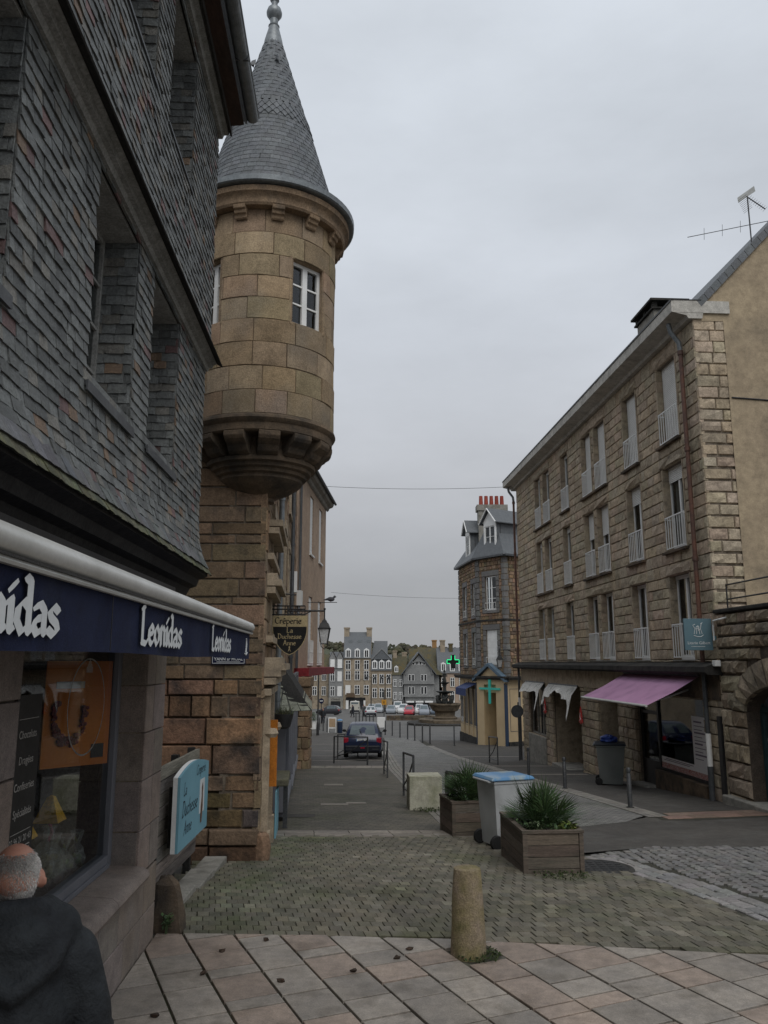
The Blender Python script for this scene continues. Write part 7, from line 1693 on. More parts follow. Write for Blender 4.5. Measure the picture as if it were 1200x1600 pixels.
# wheelie bins
def wheelie(label, x, y, rz, w, d, h, body, lid, extra=None, lidrot=0):
    t = thing('wheelie_bin', label, 'wheelie bin', G(x, y), rz, 'wheelie bins')
    m = MB(); n = 6
    a = [(-w * .40, -d * .38), (w * .40, -d * .38), (w * .40, d * .34), (-w * .40, d * .34)]; b = [(-w * .47, -d * .5), (w * .47, -d * .5), (w * .47, d * .42), (-w * .47, d * .42)]
    V = [(p[0], p[1], .03) for p in a] + [(p[0], p[1], h * .90) for p in b] + [(p[0] * 1.04, p[1] * 1.04, h * .905) for p in b] + [(p[0] * 1.04, p[1] * 1.04, h * .945) for p in b]
    F = [[3, 2, 1, 0]]
    for k in range(3): F += [[k * 4 + i, k * 4 + (i + 1) % 4, k * 4 + 4 + (i + 1) % 4, k * 4 + 4 + i] for i in range(4)]
    F.append([12, 13, 14, 15]); m.add(V, F); m.build('body', body, t, bevel=.018)
    m = MB(); V = []
    for (sx, sy, z) in ((.52, .54, .95), (.53, .55, .965), (.50, .50, 1.0), (.3, .3, 1.015)): V += [(-w * sx, -d * sy, h * z), (w * sx, -d * sy, h * z), (w * sx, d * (sy - .04), h * z), (-w * sx, d * (sy - .04), h * z)]
    F = [[3, 2, 1, 0], [12, 13, 14, 15]]
    for k in range(3): F += [[k * 4 + i, k * 4 + (i + 1) % 4, k * 4 + 4 + (i + 1) % 4, k * 4 + 4 + i] for i in range(4)]
    m.add(V, F); m.build('lid', lid, t, bevel=.01)
    m = MB(); m.tube([(-w * .42, d * .52, h * .94), (w * .42, d * .52, h * .94)], .014, 8); m.tube([(-w * .42, d * .40, h * .92), (-w * .42, d * .52, h * .94)], .014, 6); m.tube([(w * .42, d * .40, h * .92), (w * .42, d * .52, h * .94)], .014, 6); m.build('handle', body, t)
    for s in (-1, 1):
        m = MB(); m.lathe([(.05, -.025), (.085, -.025), (.095, -.012), (.095, .012), (.085, .025), (.05, .025)], 18); o = m.build('wheel', K['rubber'], t, smooth=40); o.rotation_euler = (0, PI / 2, 0); o.location = (s * (w * .40 + .02), d * .38, .095)
        m = MB(); m.lathe([(0, -.02), (.05, -.024), (.05, .024), (0, .02)], 12); m.build('hub', K['grey_metal'], o)
    return t
K['bin_white'] = mat('bin_white', (.42, .43, .43), (.36, .37, .37), 3, .5, .05, 80, spots=(.28, .28, .27), spot_scale=3, spot_amt=.5, fine=.06)
K['bin_grey'] = mat('bin_grey', (.17, .18, .17), (.14, .15, .14), 3, .55, .05, 80, fine=.06)
K['lid_blue'] = mat('lid_blue', (.10, .24, .42), (.09, .21, .37), 2, .35, .03, 60, spots=(.4, .4, .28), spot_scale=4, spot_amt=.6, fine=.05)
K['lid_dark'] = mat('lid_dark', (.02, .025, .035), (.018, .022, .03), 3, .45, .03, 60)
wheelie('pale grey wheelie bin with light blue lid between the planters', 1.62, 11.42, math.radians(110), .56, .62, .92, K['bin_white'], K['lid_blue'])
t = wheelie('grey wheelie bin with black lid and blue bag against the stone block', 5.95, 21.9, math.radians(75), .72, .78, 1.06, K['bin_grey'], K['lid_dark'])
m = MB(); m.ball((0, 0, 0), .2, 12, 8, sx=1.2, sz=.55); m.v = [(x + RND.uniform(-.03, .03), y + RND.uniform(-.03, .03), z + RND.uniform(-.02, .02)) for x, y, z in m.v]
tag(m.build('rubbish_bag', mat('bag_blue', (.03, .07, .32), (.025, .055, .26), 4, .4, .3, 20), None, loc=(5.95, 21.9, gz(21.9) + 1.14)), 'blue plastic bag lying on the black bin lid', 'bag')
part('sticker', K['foliage_yel'], t, (-.30, -.22, -.372, -.366, .3, .8))
# litter on the flagstones
rl_ = random.Random(40)
for i, (x, y) in enumerate(((-.95, 6.95), (-1.3, 6.25), (-.72, 6.1), (.2, 6.75), (-.22, 6.3), (-1.25, 6.7), (-1.45, 5.55), (.1, 6.55))):
    m = MB(); k = 7; pts = [(math.cos(2 * PI * q / k) * rl_.uniform(.015, .038), math.sin(2 * PI * q / k) * rl_.uniform(.012, .03), rl_.uniform(0, .02)) for q in range(k)]
    m.add([(0, 0, .018)] + pts + [(p[0] * .8, p[1] * .8, -.002) for p in pts], [[0, q + 1, (q + 1) % k + 1] for q in range(k)] + [[q + 1, q + 1 + k, (q + 1) % k + 1 + k, (q + 1) % k + 1] for q in range(k)])
    tag(m.build('dead_leaf', mat('leaf_brown_%d' % i, (.03, .022, .016), (.05, .03, .02), 20, .8, .2, 60), None, loc=(x, y, .004)),
        ('dark curled leaf on the flagstones close to the setts, below the tower', 'brown leaf lying nearest the shop wall base', 'curled leaf on a pink flagstone left of centre', 'dark leaf on the flagstones just left of the bollard', 'small dark leaf in the middle of the flagstones', 'dark leaf in front of the guard stone', 'pale torn leaf beside the man in the coat', 'tiny dark crumb of leaf near the bollard')[i], 'leaf', 'leaves on the flagstones')
# ---------------- cars
def car_mesh(paint_, glass_, label, loc, rz, group, plate=True, kind=0):
    t = thing('parked_car', label, 'car', loc, rz, group)
    hh = (1.0, 1.12, 1.35)[kind]; ll = (1.0, 1.08, 1.2)[kind]
    ST = [(0.0, .30, .735, .68, .70, .70), (.05, .24, .80, .84, .93, .72), (.30, .2, .825, .92, 1.18, .66), (.60, .18, .825, .93, 1.385, .585), (.95, .18, .83, .93, 1.43, .575), (1.5, .18, .83, .92, 1.435, .57), (2.0, .18, .83, .90, 1.37, .575), (2.45, .18, .82, .88, 1.10, .63), (2.8, .18, .81, .86, .90, .68), (3.4, .2, .78, .74, .78, .64), (3.68, .24, .72, .62, .66, .60), (3.78, .32, .66, .5, .54, .56)]
    if kind == 2: ST = [(0, .3, .80, .9, 1.0, .76), (.06, .22, .84, .95, 1.40, .74), (.3, .2, .85, .95, 1.44, .73), (1.5, .18, .85, .95, 1.45, .73), (2.5, .18, .84, .92, 1.40, .70), (3.0, .18, .83, .9, 1.0, .70), (3.5, .2, .8, .78, .82, .66), (3.78, .3, .72, .55, .6, .6)]
    ST = [(y * ll, zb, ws, zs * (1 if kind < 2 else 1.1), zr * hh, wr) for y, zb, ws, zs, zr, wr in ST]
    m = MB(); R = []
    for y, zb, ws, zs, zr, wr in ST:
        R.append([(-ws * .90, y, zb), (-ws, y, zb + .16), (-ws * 1.005, y, (zb + zs) / 2 + .06), (-ws * .985, y, zs), (-wr, y, zr - .02), (-wr * .9, y, zr + .008), (0, y - .025 * (y < .4), zr + .022), (wr * .9, y, zr + .008), (wr, y, zr - .02), (ws * .985, y, zs), (ws * 1.005, y, (zb + zs) / 2 + .06), (ws, y, zb + .16), (ws * .90, y, zb)])
    n = len(R[0]); V = [p for r in R for p in r]
    F = [[i * n + k, i * n + k + 1, (i + 1) * n + k + 1, (i + 1) * n + k] for i in range(len(R) - 1) for k in range(n - 1)]
    F.append(list(range(n))); F.append([(len(R) - 1) * n + k for k in range(n - 1, -1, -1)]); F.append([0] + [i * n for i in range(1, len(R))] + [i * n + n - 1 for i in range(len(R) - 1, -1, -1)])
    m.add(V, F); m.build('body', paint_, t, smooth=35)
    def lerp(a, b, u): return tuple(a[i] + (b[i] - a[i]) * u for i in range(3))
    def strip(i0, i1, k0, k1, u0, u1, v0, v1, off):
        A = lerp(lerp(R[i0][k0], R[i0][k1], u0), lerp(R[i1][k0], R[i1][k1], u0), v0); B = lerp(lerp(R[i0][k0], R[i0][k1], u1), lerp(R[i1][k0], R[i1][k1], u1), v0)
        C = lerp(lerp(R[i0][k0], R[i0][k1], u1), lerp(R[i1][k0], R[i1][k1], u1), v1); D = lerp(lerp(R[i0][k0], R[i0][k1], u0), lerp(R[i1][k0], R[i1][k1], u0), v1)
        return [tuple(Vector(p) + Vector(off)) for p in (A, B, C, D)]
    m = MB()
    if kind < 2:
        m.add(strip(1, 2, 4, 8, .10, .90, .25, 1.0, (0, -.03, .03)), [[3, 2, 1, 0]]); m.add(strip(2, 3, 4, 8, .10, .90, 0, .82, (0, -.03, .03)), [[3, 2, 1, 0]])
    else: m.add(strip(0, 1, 4, 8, .1, .9, .35, .9, (0, -.04, .02)), [[3, 2, 1, 0]])
    m.build('rear_window', glass_, t)
    i_ws = 6 if kind < 2 else 4
    m = MB(); m.add(strip(i_ws, i_ws + 1, 4, 8, .08, .92, .05, 1, (0, .02, .034)), [[3, 2, 1, 0]])
    if kind < 2: m.add(strip(i_ws + 1, i_ws + 2, 4, 8, .08, .92, 0, .8, (0, .02, .034)), [[3, 2, 1, 0]])
    m.build('windscreen', glass_, t)
    for k0, k1, s in ((3, 4, -1), (9, 8, 1)):
        m = MB()
        for i in (range(3, i_ws) if kind < 2 else range(2, 4)): m.add(strip(i, i + 1, k0, k1, .12, .88, .03, .97, (s * .009, 0, .003)), [[0, 1, 2, 3], [3, 2, 1, 0]])
        m.build('side_window', glass_, t)
    for s in (-1, 1):
        lz = .80 if kind < 2 else .95
        m = MB(); m.box(s * .80 - .02 if s > 0 else -.815, .815 if s > 0 else -.78, .03, .16, lz - .14, lz + .10); m.box(.60 if s > 0 else -.79, .79 if s > 0 else -.60, -.0, .10, lz - .14, lz + .08); m.build('tail_light', K['tail_red'], t, bevel=.03)
        m = MB(); m.ball((s * .62, 3.66 * ll, .60), .12, 10, 6, sx=1.2, sy=.6, sz=.7); m.build('headlight', K['zinc'], t, smooth=True)
        m = MB(); m.ball((s * .93, 2.25 * ll, 1.0), .085, 10, 6, sx=1.0, sy=.6, sz=.75); m.tube([(s * .82, 2.28 * ll, .95), (s * .92, 2.26 * ll, .99)], .025, 6); m.build('mirror', K['rubber'], t, smooth=True)
        for y in (.62 * ll, 3.02 * ll):
            m = MB(); m.lathe([(.18, -.09), (.27, -.09), (.292, -.06), (.292, .06), (.27, .09), (.18, .09)], 20); o = m.build('wheel', K['rubber'], t, smooth=40); o.rotation_euler = (0, PI / 2, 0); o.location = (s * .735, y, .29)
            m = MB(); m.lathe([(0, -.07), (.18, -.08), (.18, .08), (0, .07)], 14); m.build('rim', K['zinc'], o)
    m = MB(); m.box(-.76, .76, -.05, .12, .28, .56); m.build('rear_bumper', K['bumper'], t, bevel=.05)
    if plate:
        part('number_plate', K['letter'], t, (-.26, .26, -.012, .03, .72, .83)); part('plate_band', K['lid_blue'], t, (-.26, -.225, -.014, -.0125, .72, .83)); text('plate_digits', '871 ZK 22', .085, K['sign_black'], t, (0.01, -.0135, .775), ext=.001)
        m = MB(); m.tube([(-.02, .07, 1.0), (-.14, .20, 1.21)], .012, 5); m.build('wiper', K['rubber'], t)
        part('exhaust', K['zinc_dark'], t, (-.5, -.42, -.02, .2, .2, .26)); m = MB(); m.tube([(-.3, .3, 1.42), (-.3, .02, 1.55)], .006, 5); m.build('aerial', K['rubber'], t)
        part('fog_lamp', K['tail_red'], t, (-.08, .1, -.058, -.045, .44, .49)); part('badge', K['zinc'], t, (-.03, .03, -.0, .06, .885, .915)); part('reflector_strip', K['zinc_dark'], t, (-.7, -.45, -.058, -.045, .40, .42), (.42, .7, -.058, -.045, .40, .42))
    return t
def paint(name, c): return mat(name, c, tuple(x * .9 for x in c), 1.5, .22, 0, 40, spec=.55, fine=.02)
K['tail_red'] = mat('tail_red', (.34, .012, .03), (.28, .01, .025), 5, .25, 0, 40, spec=.5); K['bumper'] = mat('bumper_dark', (.012, .014, .022), (.01, .012, .018), 4, .5, .05, 80)
K['car_glass'] = mat('car_glass', (.10, .13, .14), (.07, .09, .095), .9, .06, 0, 40, spec=.6, fine=0)
car_mesh(paint('paint_navy', (.012, .02, .055)), K['car_glass'], 'dark blue hatchback parked behind the barrier, seen from the rear', G(-.93, 35.6), math.radians(-1), 'parked cars')
cars = [(-4.9, 137, 0, 2, (.5, .48, .42), 'cream van parked at the left of the square'), (-6.8, 128, 80, 0, (.03, .03, .035), 'dark car side-on before the stone houses'), (-1.9, 119, 5, 0, (.42, .43, .44), 'silver car nearest the yellow sign'), (-.9, 146, 178, 1, (.34, .36, .38), 'grey car facing the street behind the yellow sign'), (1.2, 138, 178, 0, (.20, .22, .24), 'grey car behind the low square wall'), (2.6, 152, 178, 2, (.62, .62, .61), 'white van in the middle of the square'), (3.6, 141, 170, 1, (.6, .6, .59), 'white car beside the white van'), (4.1, 130, 175, 0, (.40, .03, .045), 'small red car behind the low square wall'), (6.1, 141.5, 178, 1, (.58, .58, .57), 'white car nearer the fountain'), (6.2, 128, 178, 1, (.22, .24, .27), 'blue-grey car just left of the fountain'), (8.3, 134, 178, 1, (.12, .15, .19), 'dark blue-grey car beside the fountain'), (9.2, 152, 178, 1, (.10, .13, .2), 'blue car behind the fountain'), (14.3, 140, 175, 1, (.3, .31, .32), 'grey car right of the fountain'), (14.2, 118, 175, 2, (.5, .5, .5), 'pale van right of the fountain by the pharmacy'), (-2.3, 158, 178, 0, (.4, .4, .4), 'grey car farthest back near the stone houses'), (11.2, 158, 178, 0, (.55, .55, .54), 'white car farthest back right of centre')]
for i, (x, y, a, kd, c, lab) in enumerate(cars): car_mesh(paint('paint_%d' % i, c), K['car_glass'], lab, G(x, y), math.radians(a), 'parked cars', False, kd)
# ---------------- fountain
fo = thing('stone_fountain', 'tiered fountain with wide stone basin and dark bronze figures', 'fountain', G(6.9, 93))
def ring(name, prof, material, n=40, smooth=30): m = MB(); m.lathe(prof, n); return m.build(name, material, fo, smooth=smooth)
K['fount'] = mat('fountain_stone', (.16, .125, .085), (.09, .072, .052), 1.5, .9, .3, 20, spots=(.045, .035, .025), spot_scale=2, spot_amt=.7)
K['bronze'] = mat('bronze_dark', (.03, .032, .03), (.045, .046, .042), 4, .5, .3, 20, metal=.2)
ring('lower_step', [(4.3, -.5), (4.3, .28), (4.15, .30), (0, .30)], K['concrete_dark']); ring('upper_step', [(3.0, .30), (3.0, .62), (2.85, .64), (0, .64)], K['fount'])
ring('pedestal', [(1.35, .64), (1.4, .8), (1.1, .95), (1.15, 1.4), (1.25, 1.5)], K['fount']); ring('basin', [(1.2, 1.45), (1.45, 1.55), (1.62, 1.85), (1.72, 2.1), (1.84, 2.2), (1.84, 2.34), (1.7, 2.36), (1.62, 2.2), (0, 2.15)], K['fount'])
ring('water', [(1.63, 2.26), (0, 2.262)], K['pane_dark']); ring('stem', [(.5, 2.2), (.4, 2.5), (.3, 2.9), (.35, 3.3), (.3, 3.6)], K['bronze'], 16); ring('middle_bowl', [(.3, 3.35), (.7, 3.5), (1.0, 3.62), (1.02, 3.7), (.9, 3.7), (0, 3.6)], K['bronze'], 28); ring('upper_stem', [(.22, 3.6), (.18, 4.1), (.25, 4.5)], K['bronze'], 12); ring('upper_bowl', [(.2, 4.4), (.5, 4.58), (.58, 4.68), (.5, 4.68), (0, 4.6)], K['bronze'], 24)
for k in range(6):
    a = k * PI / 3 + .3; m = MB(); c_, s_ = math.cos(a), math.sin(a)
    m.tube([(.5 * c_, .5 * s_, 2.3), (.85 * c_, .85 * s_, 2.55), (.95 * c_, .95 * s_, 2.9), (.8 * c_, .8 * s_, 3.2)], [.2, .24, .18, .08], 8); m.ball((.98 * c_, .98 * s_, 3.12), .13, 8, 6); m.tube([(.85 * c_, .85 * s_, 2.7), (.6 * c_ - .5 * s_, .6 * s_ + .5 * c_, 3.25)], [.1, .03], 6); m.tube([(.85 * c_, .85 * s_, 2.7), (.6 * c_ + .5 * s_, .6 * s_ - .5 * c_, 3.25)], [.1, .03], 6); m.build('winged_figure', K['bronze'], fo, smooth=True)
m = MB(); m.lathe([(.16, 4.6), (.22, 4.8), (.14, 5.2), (.17, 5.5), (.2, 5.65), (.06, 5.8)], 12); m.ball((0, 0, 5.95), .13, 10, 8); m.tube([(.15, 0, 5.6), (.3, -.05, 5.35), (.15, -.15, 5.3)], [.07, .05, .04], 6); m.tube([(-.15, 0, 5.6), (-.28, -.05, 5.35), (-.1, -.15, 5.3)], [.07, .05, .04], 6); m.build('statue', K['bronze'], fo, smooth=True)
# low wall and small fittings on the square
lw = thing('low_wall', 'low stone planting wall in front of the parked cars', 'wall', G(.3, 106)); rw2 = random.Random(5); st = []
for r in ashlar(0, 6.2, [-.2, .25, .6], (.5, 1.0), gap=.02, rnd=rw2): st.append(block(*r, 0, .5, .02, .03, tv(.7, 1.1, .06, rw2), 1, 1, rw2))
pieces(st, 'wall_block', K['fount'], lw, limit=40)
def easel(label, x, y, w, h, c):
    t = thing('easel_board', label, 'board', G(x, y), 0, 'pavement boards')
    part('frame', K['white'], t, (-w / 2, w / 2, -.03, .03, h * .28, h), (-w / 2, -w / 2 + .07, -.03, .03, 0, h * .28), (w / 2 - .07, w / 2, -.03, .03, 0, h * .28)); part('panel', c, t, (-w / 2 + .07, w / 2 - .07, -.045, -.031, h * .38, h - .08))
    m = MB(); m.tube([(-w / 2 + .05, .03, h * .9), (-w / 2 + .05, .45, 0)], .03, 5); m.tube([(w / 2 - .05, .03, h * .9), (w / 2 - .05, .45, 0)], .03, 5); m.build('rear_leg', K['wood_dark'], t)
easel('white easel board with tan panel on the left footway', -4.45, 70.9, .68, 1.28, mat('menu_tan', (.42, .3, .19), (.38, .27, .17), 3, .7, 0, 60)); easel('all-white pavement board to the right of the blue car', -.25, 74, .72, 1.25, K['offwhite'])
tb = thing('litter_bin', 'dark blue litter bin beside the tan easel board', 'litter bin', G(-3.78, 70.6)); m = MB(); m.lathe([(.2, 0), (.23, .05), (.24, .9), (.2, .92)], 16); m.build('bin_body', mat('bin_blue', (.02, .035, .07), (.018, .03, .06), 3, .5, .05, 60), tb, smooth=40); m = MB(); m.lathe([(.26, 1.02), (.27, 1.06), (.1, 1.15), (0, 1.16)], 16); m.build('bin_lid', K['lid_blue'], tb); m = MB(); m.tube([(.2, 0, .9), (.22, 0, 1.04)], .02, 5); m.tube([(-.2, 0, .9), (-.22, 0, 1.04)], .02, 5); m.build('lid_strut', K['grey_metal'], tb)
def pole_sign(label, x, y, h, zsign, shape, c, size=.3, name='road_sign'):
    t = thing(name, label, 'road sign', G(x, y)); m = MB(); m.tube([(0, 0, -.1), (0, 0, h)], .05, 8); m.build('pole', K['grey_metal'], t)
    if shape == 'disc': m = MB(); m.lathe([(0, -.02), (size, -.02), (size, .02), (0, .02)], 20); o = m.build('disc', c, t); o.rotation_euler = (PI / 2, 0, 0); o.location = (0, -.08, zsign); part('white_bar', K['letter'], t, (-size * .65, size * .65, -.115, -.105, zsign - .05, zsign + .05))
    else: part('plate', c, t, (-size, size, -.09, -.06, zsign - size, zsign + size)); part('symbol', K['sign_black'], t, (-.06, .06, -.1, -.091, zsign - .12, zsign + .12))
    return t
pole_sign('square yellow sign on a post in the middle of the square', 0, 100, 3.8, 2.35, 'sq', mat('sign_yellow', (.55, .27, .03), (.5, .24, .03), 3, .5, 0, 60), .3)
pole_sign('round blue sign on a post at the left of the square', -7.4, 97, 2.9, 2.55, 'disc', K['enamel'], .3)
lp = thing('lamp_post', 'tall thin dark lamp post beyond the left facades', 'lamp post', G(-5.3, 66)); m = MB(); m.lathe([(.12, 0), (.1, .8), (.06, 1.0), (.05, 7.5), (.03, 8)], 10); m.build('pole', K['black_metal'], lp, smooth=True); m = MB(); m.lathe([(.05, 8), (.22, 8.1), (.28, 8.6), (.1, 8.8), (0, 8.85)], 8); m.build('lamp_head', K['black_metal'], lp)
for i, (x, y, hgt) in enumerate(((-2.2, 140, 6.2), (.2, 150, 6.5))):
    t = thing('twin_lamp', ('twin-armed street lamp before the tall stone house', 'twin-armed street lamp before the mansard house')[i], 'lamp post', G(x, y), 0, 'lamps on the square'); m = MB(); m.lathe([(.15, 0), (.1, 1), (.05, hgt)], 8); m.tube([(-.7, 0, hgt - .3), (-.4, 0, hgt - .1), (0, 0, hgt - .4), (.4, 0, hgt - .1), (.7, 0, hgt - .3)], .05, 5); m.build('pole', K['black_metal'], t)
    for s in (-1, 1): m = MB(); m.lathe([(.08, -.4), (.2, .05), (.22, .08), (.05, .3), (0, .32)], 8, (s * .72, 0, hgt - .3)); m.build('lamp_head', K['grey_metal'], t)
pt = thing('potted_shrub', 'white tub with a clipped shrub on the left footway', 'potted plant', G(-6.9, 80)); m = MB(); m.lathe([(.3, 0), (.36, .7), (.4, .72), (.3, .7)], 12); m.build('tub', K['offwhite'], pt); m = MB()
for k in range(260): c = Vector((RND.gauss(0, .2), RND.gauss(0, .2), 1.1 + RND.gauss(0, .22))); m.add([tuple(c + Vector((RND.uniform(-.08, .08), RND.uniform(-.08, .08), RND.uniform(-.08, .08)))) for _ in range(3)], [[0, 1, 2]], tv(.6, 1.5, .1))
m.build('shrub', K['foliage'], pt)
# overhead wires
def wire(label, p, q, sag, r): m = MB(); p, q = Vector(p), Vector(q); m.tube([tuple(p.lerp(q, k / 16) - Vector((0, 0, sag * (1 - (2 * k / 16 - 1) ** 2)))) for k in range(17)], r, 5); tag(m.build('overhead_wire', K['black_metal'], None), label, 'wire')
wire('upper thin wire strung across the street to the stone block', (-2.6, 34.5, 9.85), (5.95, 34.95, 9.95), .12, .009); wire('lower faint wire strung across the street to the pharmacy', (-3.3, 50, 6.5), (5.6, 55.3, 6.55), .1, .008)
m = MB(); wx = smooth_fn([(35, -2.75), (60, -6.5), (75, -8)])
lf = thing('left_row_house', 'shadowy house row past the rendered house on the left', 'house', (-9.5, 60, 0)); part('wall', K['far_stone'], lf, (-5, 0, 0, 40, -6, 3)); m = MB(); m.add([(-5, 0, 3), (0.3, 0, 3), (.3, 40, 3), (-5, 40, 3), (-2.5, 0, 5.5), (-2.5, 40, 5.5)], [[1, 2, 5, 4], [3, 0, 4, 5], [0, 1, 4]]); m.build('roof', K['slate_roof'], lf)
# ================================================================ PEOPLE
def fuse(name, shapes, voxel, material, parent, smooth=6, factor=.5):
    """overlapping tapered shapes -> one continuous smooth surface"""
    m = MB()
    for s in shapes:
        if s[0] == 'c':                                # capsule chain: points and radii
            pts, rs = s[1], s[2]
            for p, r in zip(pts, rs): m.ball(p, r, 14, 9)
            for (p, r), (q, r2) in zip(zip(pts, rs), list(zip(pts, rs))[1:]): m.tube([p, q], [r, r2], 14)
        else: m.ball(s[1], 1, 18, 12, sx=s[2][0], sy=s[2][1], sz=s[2][2])
    o = m.build(name, material, parent)
    md = o.modifiers.new('skin', 'REMESH'); md.mode = 'VOXEL'; md.voxel_size = voxel
    if smooth: sm = o.modifiers.new('smooth', 'SMOOTH'); sm.iterations = smooth; sm.factor = factor
    dg = bpy.context.evaluated_depsgraph_get(); me = bpy.data.meshes.new_from_object(o.evaluated_get(dg)); old = o.data
    o.modifiers.clear(); o.data = me; bpy.data.meshes.remove(old); me.name = name
    if 'tint' in me.attributes: me.attributes.remove(me.attributes['tint'])
    at = me.attributes.new('tint', 'FLOAT_VECTOR', 'FACE'); at.data.foreach_set('vector', [1.0] * (3 * len(me.polygons)))
    me.polygons.foreach_set('use_smooth', [True] * len(me.polygons)); me.materials.clear(); me.materials.append(material)
    return o
K['skin'] = mat('skin', (.44, .235, .165), (.38, .17, .12), 9, .55, .05, 120, spec=.35, fine=.05)
K['coat'] = mat('coat_dark', (.012, .014, .017), (.02, .024, .027), 5, .75, .9, 11, spec=.3, fine=.2)
K['trousers'] = mat('trousers', (.03, .032, .04), (.025, .026, .032), 5, .9, .1, 120)
K['hair'] = mat('hair_grey', (.52, .50, .47), (.42, .40, .38), 14, .7, .1, 200, fine=.2)
def person(label, loc, rz, h=1.62, coat=None, vox=.012, hair_n=16000, fine=True, walk=0):
    p = thing('person', label, 'person', loc, rz); s = h / 1.62; coat = coat or K['coat']
    z = lambda v: v * s
    L = lambda pts: [(a * s, b * s, c * s) for a, b, c in pts]; Rr = lambda rs: [r * s for r in rs]
    body = [('c', L([(0, .0, 1.30), (0, .02, 1.36), (0, .05, 1.43)]), Rr([.062, .056, .056])),
            ('e', (0, .045 * s, 1.535 * s), (.074 * s, .092 * s, .092 * s)), ('e', (0, .02 * s, 1.525 * s), (.072 * s, .078 * s, .075 * s)), ('e', (0, .10 * s, 1.46 * s), (.05 * s, .05 * s, .055 * s)),
            ('c', L([(0, .135, 1.53), (0, .155, 1.50)]), Rr([.012, .016])),
            ('c', L([(0, 0, .92), (0, .0, 1.1), (0, .0, 1.25)]), Rr([.14, .135, .15])), ('c', L([(-.16, 0, 1.27), (.16, 0, 1.27)]), Rr([.07, .07]))]
    for sd in (-1, 1):
        body += [('c', L([(sd * .08, 0, .85), (sd * .09, .02 + walk * sd * .12, .47), (sd * .09, walk * sd * .2, .09)]), Rr([.085, .06, .042])), ('c', L([(sd * .09, walk * sd * .2 - .02, .05), (sd * .10, walk * sd * .2 + .15, .035)]), Rr([.042, .035])),
                 ('c', L([(sd * .19, 0, 1.26), (sd * .235, -.01, 1.0), (sd * .22, .09, .80)]), Rr([.05, .042, .03])), ('e', (sd * .080 * s, .028 * s, 1.512 * s), (.013 * s, .022 * s, .034 * s)), ('c', L([(sd * .080, .015, 1.53), (sd * .090, .005, 1.535), (sd * .090, .0, 1.50), (sd * .08, .012, 1.485)]), Rr([.006, .007, .007, .007]))]
        palm = Vector((sd * .215, .12, .74)); body.append(('c', L([tuple(palm + Vector((0, -.03, .05))), tuple(palm)]), Rr([.026, .032])))
        if fine:
            for k, ln_ in enumerate((.065, .075, .07, .055)):
                b = palm + Vector((sd * (.002), -.027 + k * .018, -.03)); body.append(('c', L([tuple(b), tuple(b + Vector((-sd * .008, .008, -ln_ * .5))), tuple(b + Vector((-sd * .025, .012, -ln_)))]), Rr([.0095, .009, .0075])))
            b = palm + Vector((0, .035, .0)); body.append(('c', L([tuple(b), tuple(b + Vector((-sd * .01, .028, -.03))), tuple(b + Vector((-sd * .015, .035, -.055)))]), Rr([.011, .01, .008])))
    fuse('body', body, vox * s * .8, K['skin'], p, 5)
    co = [('c', L([(0, -.01, .66), (0, -.01, .95), (0, -.015, 1.12), (0, -.02, 1.24)]), Rr([.215, .205, .2, .175])), ('c', L([(-.15, -.02, 1.27), (.15, -.02, 1.27)]), Rr([.095, .095])), ('c', L([(-.07, -.01, 1.345), (.07, -.01, 1.345)]), Rr([.07, .07])),
          ('c', L([(-.10, .04, 1.40), (-.105, -.01, 1.425), (-.06, -.075, 1.435), (.06, -.075, 1.435), (.105, -.01, 1.425), (.10, .04, 1.40)]), Rr([.036, .042, .046, .046, .042, .036])), ('c', L([(-.13, -.03, 1.36), (.13, -.03, 1.36)]), Rr([.085, .085])), ('e', (0, -.10 * s, 1.35 * s), (.165 * s, .085 * s, .09 * s)), ('c', L([(-.17, -.06, 1.37), (-.11, -.17, 1.30), (0, -.20, 1.24), (.11, -.17, 1.30), (.17, -.06, 1.37)]), Rr([.026, .03, .034, .03, .026])), ('e', (0, -.115 * s, 1.28 * s), (.15 * s, .075 * s, .10 * s)), ('e', (0, -.12 * s, 1.20 * s), (.09 * s, .06 * s, .09 * s))]
    for sd in (-1, 1): co.append(('c', L([(sd * .185, -.015, 1.27), (sd * .245, -.025, 1.10), (sd * .265, -.02, .98), (sd * .235, .07, .82)]), Rr([.092, .08, .072, .058])))
    if fine:                                               # folds in the cloth
        rf_ = random.Random(3)
        for k in range(26):
            sd = rf_.choice((-1, 1)); x = rf_.uniform(-.15, .15); zz = rf_.uniform(.72, 1.15); co.append(('c', L([(x, -.19, zz), (x * .8 + rf_.uniform(-.05, .05), -.212, zz - .07), (x * .8 + rf_.uniform(-.08, .08), -.195, zz - .16)]), Rr([.02, .024, .018])))
        for sd in (-1, 1):
            for zz in (1.02, .95, .89): co.append(('c', L([(sd * .20, -.08, zz + .02), (sd * .27, -.06, zz), (sd * .325, -.01, zz + .015)]), Rr([.018, .026, .018])))
    c = fuse('coat', co, vox * s, coat, p, 3, .45)
    tr = []
    for sd in (-1, 1): tr.append(('c', L([(sd * .09, 0, .82), (sd * .095, .02 + walk * sd * .12, .47), (sd * .095, walk * sd * .2, .11)]), Rr([.115, .085, .07])))
    fuse('trousers', tr, vox * s * 1.2, K['trousers'], p, 3)
    sh = []
    for sd in (-1, 1): sh.append(('c', L([(sd * .092, walk * sd * .2 - .04, .055), (sd * .10, walk * sd * .2 + .08, .048), (sd * .105, walk * sd * .2 + .18, .04)]), Rr([.05, .05, .04])))
    fuse('shoes', sh, vox * s * 1.2, K['rubber'], p, 3)
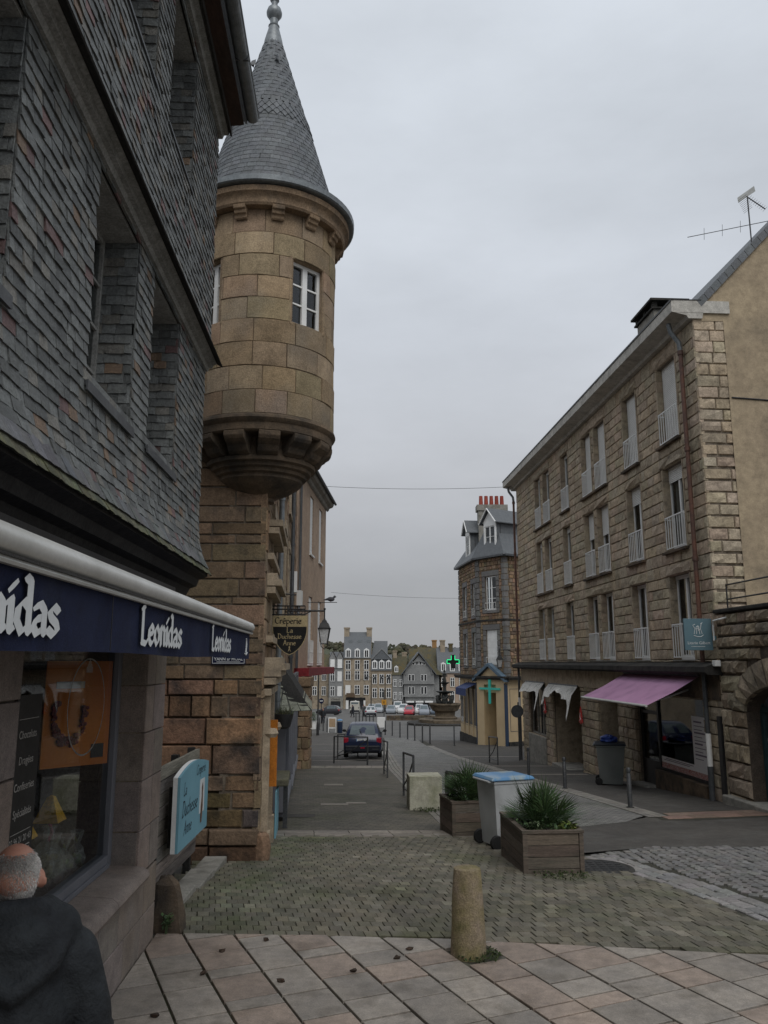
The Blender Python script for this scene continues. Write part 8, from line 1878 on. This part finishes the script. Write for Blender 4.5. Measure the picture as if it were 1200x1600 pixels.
    if fine:
        m = MB(); rh_ = random.Random(9)
        C = Vector((0, .04, 1.53)) * s
        for k in range(hair_n):                            # short grey hair round a bald crown
            a = rh_.uniform(0, 2 * PI); ph_ = rh_.uniform(-.75, .95)
            d = Vector((math.cos(a) * math.cos(ph_), math.sin(a) * math.cos(ph_), math.sin(ph_)))
            if d.y > .5: continue
            lim = .52 - .7 * max(0, d.y + .3)
            dens = 1 if d.z < lim else math.exp(-((d.z - lim) / .24) ** 2)
            if rh_.random() > dens: continue
            if abs(d.x) > .80 and -.5 < d.z < .2 and d.y > -.35: continue
            P = C + Vector((d.x * .0735, d.y * .0915 - .002, d.z * .092)) * s * 1.0
            down = (Vector((0, -.35, -1)) - d * d.dot(Vector((0, -.35, -1)))).normalized(); t_ = (d * .5 + down + Vector((rh_.uniform(-.4, .4), rh_.uniform(-.4, .4), rh_.uniform(-.3, .3)))).normalized() * rh_.uniform(.008, .017) * s
            w_ = d.cross(t_).normalized() * 0.0012 * s
            P = P - d * .003 * s
            m.add([tuple(P - w_), tuple(P + w_), tuple(P + t_ * .6 + w_ * .6 + d * .003 * s), tuple(P + t_ + d * .001 * s)], [[0, 1, 2, 3]], tv(.7, 1.35, .04, rh_))
        m.build('hair', K['hair'], p)
        m = MB(); m.ball((-.026 * s, .128 * s, 1.545 * s), .011 * s, 8, 6); m.build('eye', K['letter'], p); m = MB(); m.ball((.026 * s, .128 * s, 1.545 * s), .011 * s, 8, 6); m.build('eye', K['letter'], p)
    else:
        m = MB(); m.ball((0, .025 * s, 1.55 * s), .085 * s, 10, 8, sy=1.05); m.build('hair', K['trousers'], p, smooth=True)
    return p
man = person('balding grey-haired man in a black hooded coat looking into the shop window', (-1.20, 2.78, 0), math.radians(27), 1.60)
person('person in a dark coat and blue jeans standing by the round blue sign', G(-7.1, 96), math.radians(170), 1.72, K['coat'], .03, 0, False, .5)
person('person in dark clothes walking past the cream van', G(-4.5, 118), math.radians(90), 1.7, K['trousers'], .03, 0, False, 1)
person('person in a grey jacket standing beyond the row of posts', G(-3.0, 121), math.radians(200), 1.7, K['grey_metal'], .03, 0, False, .4)
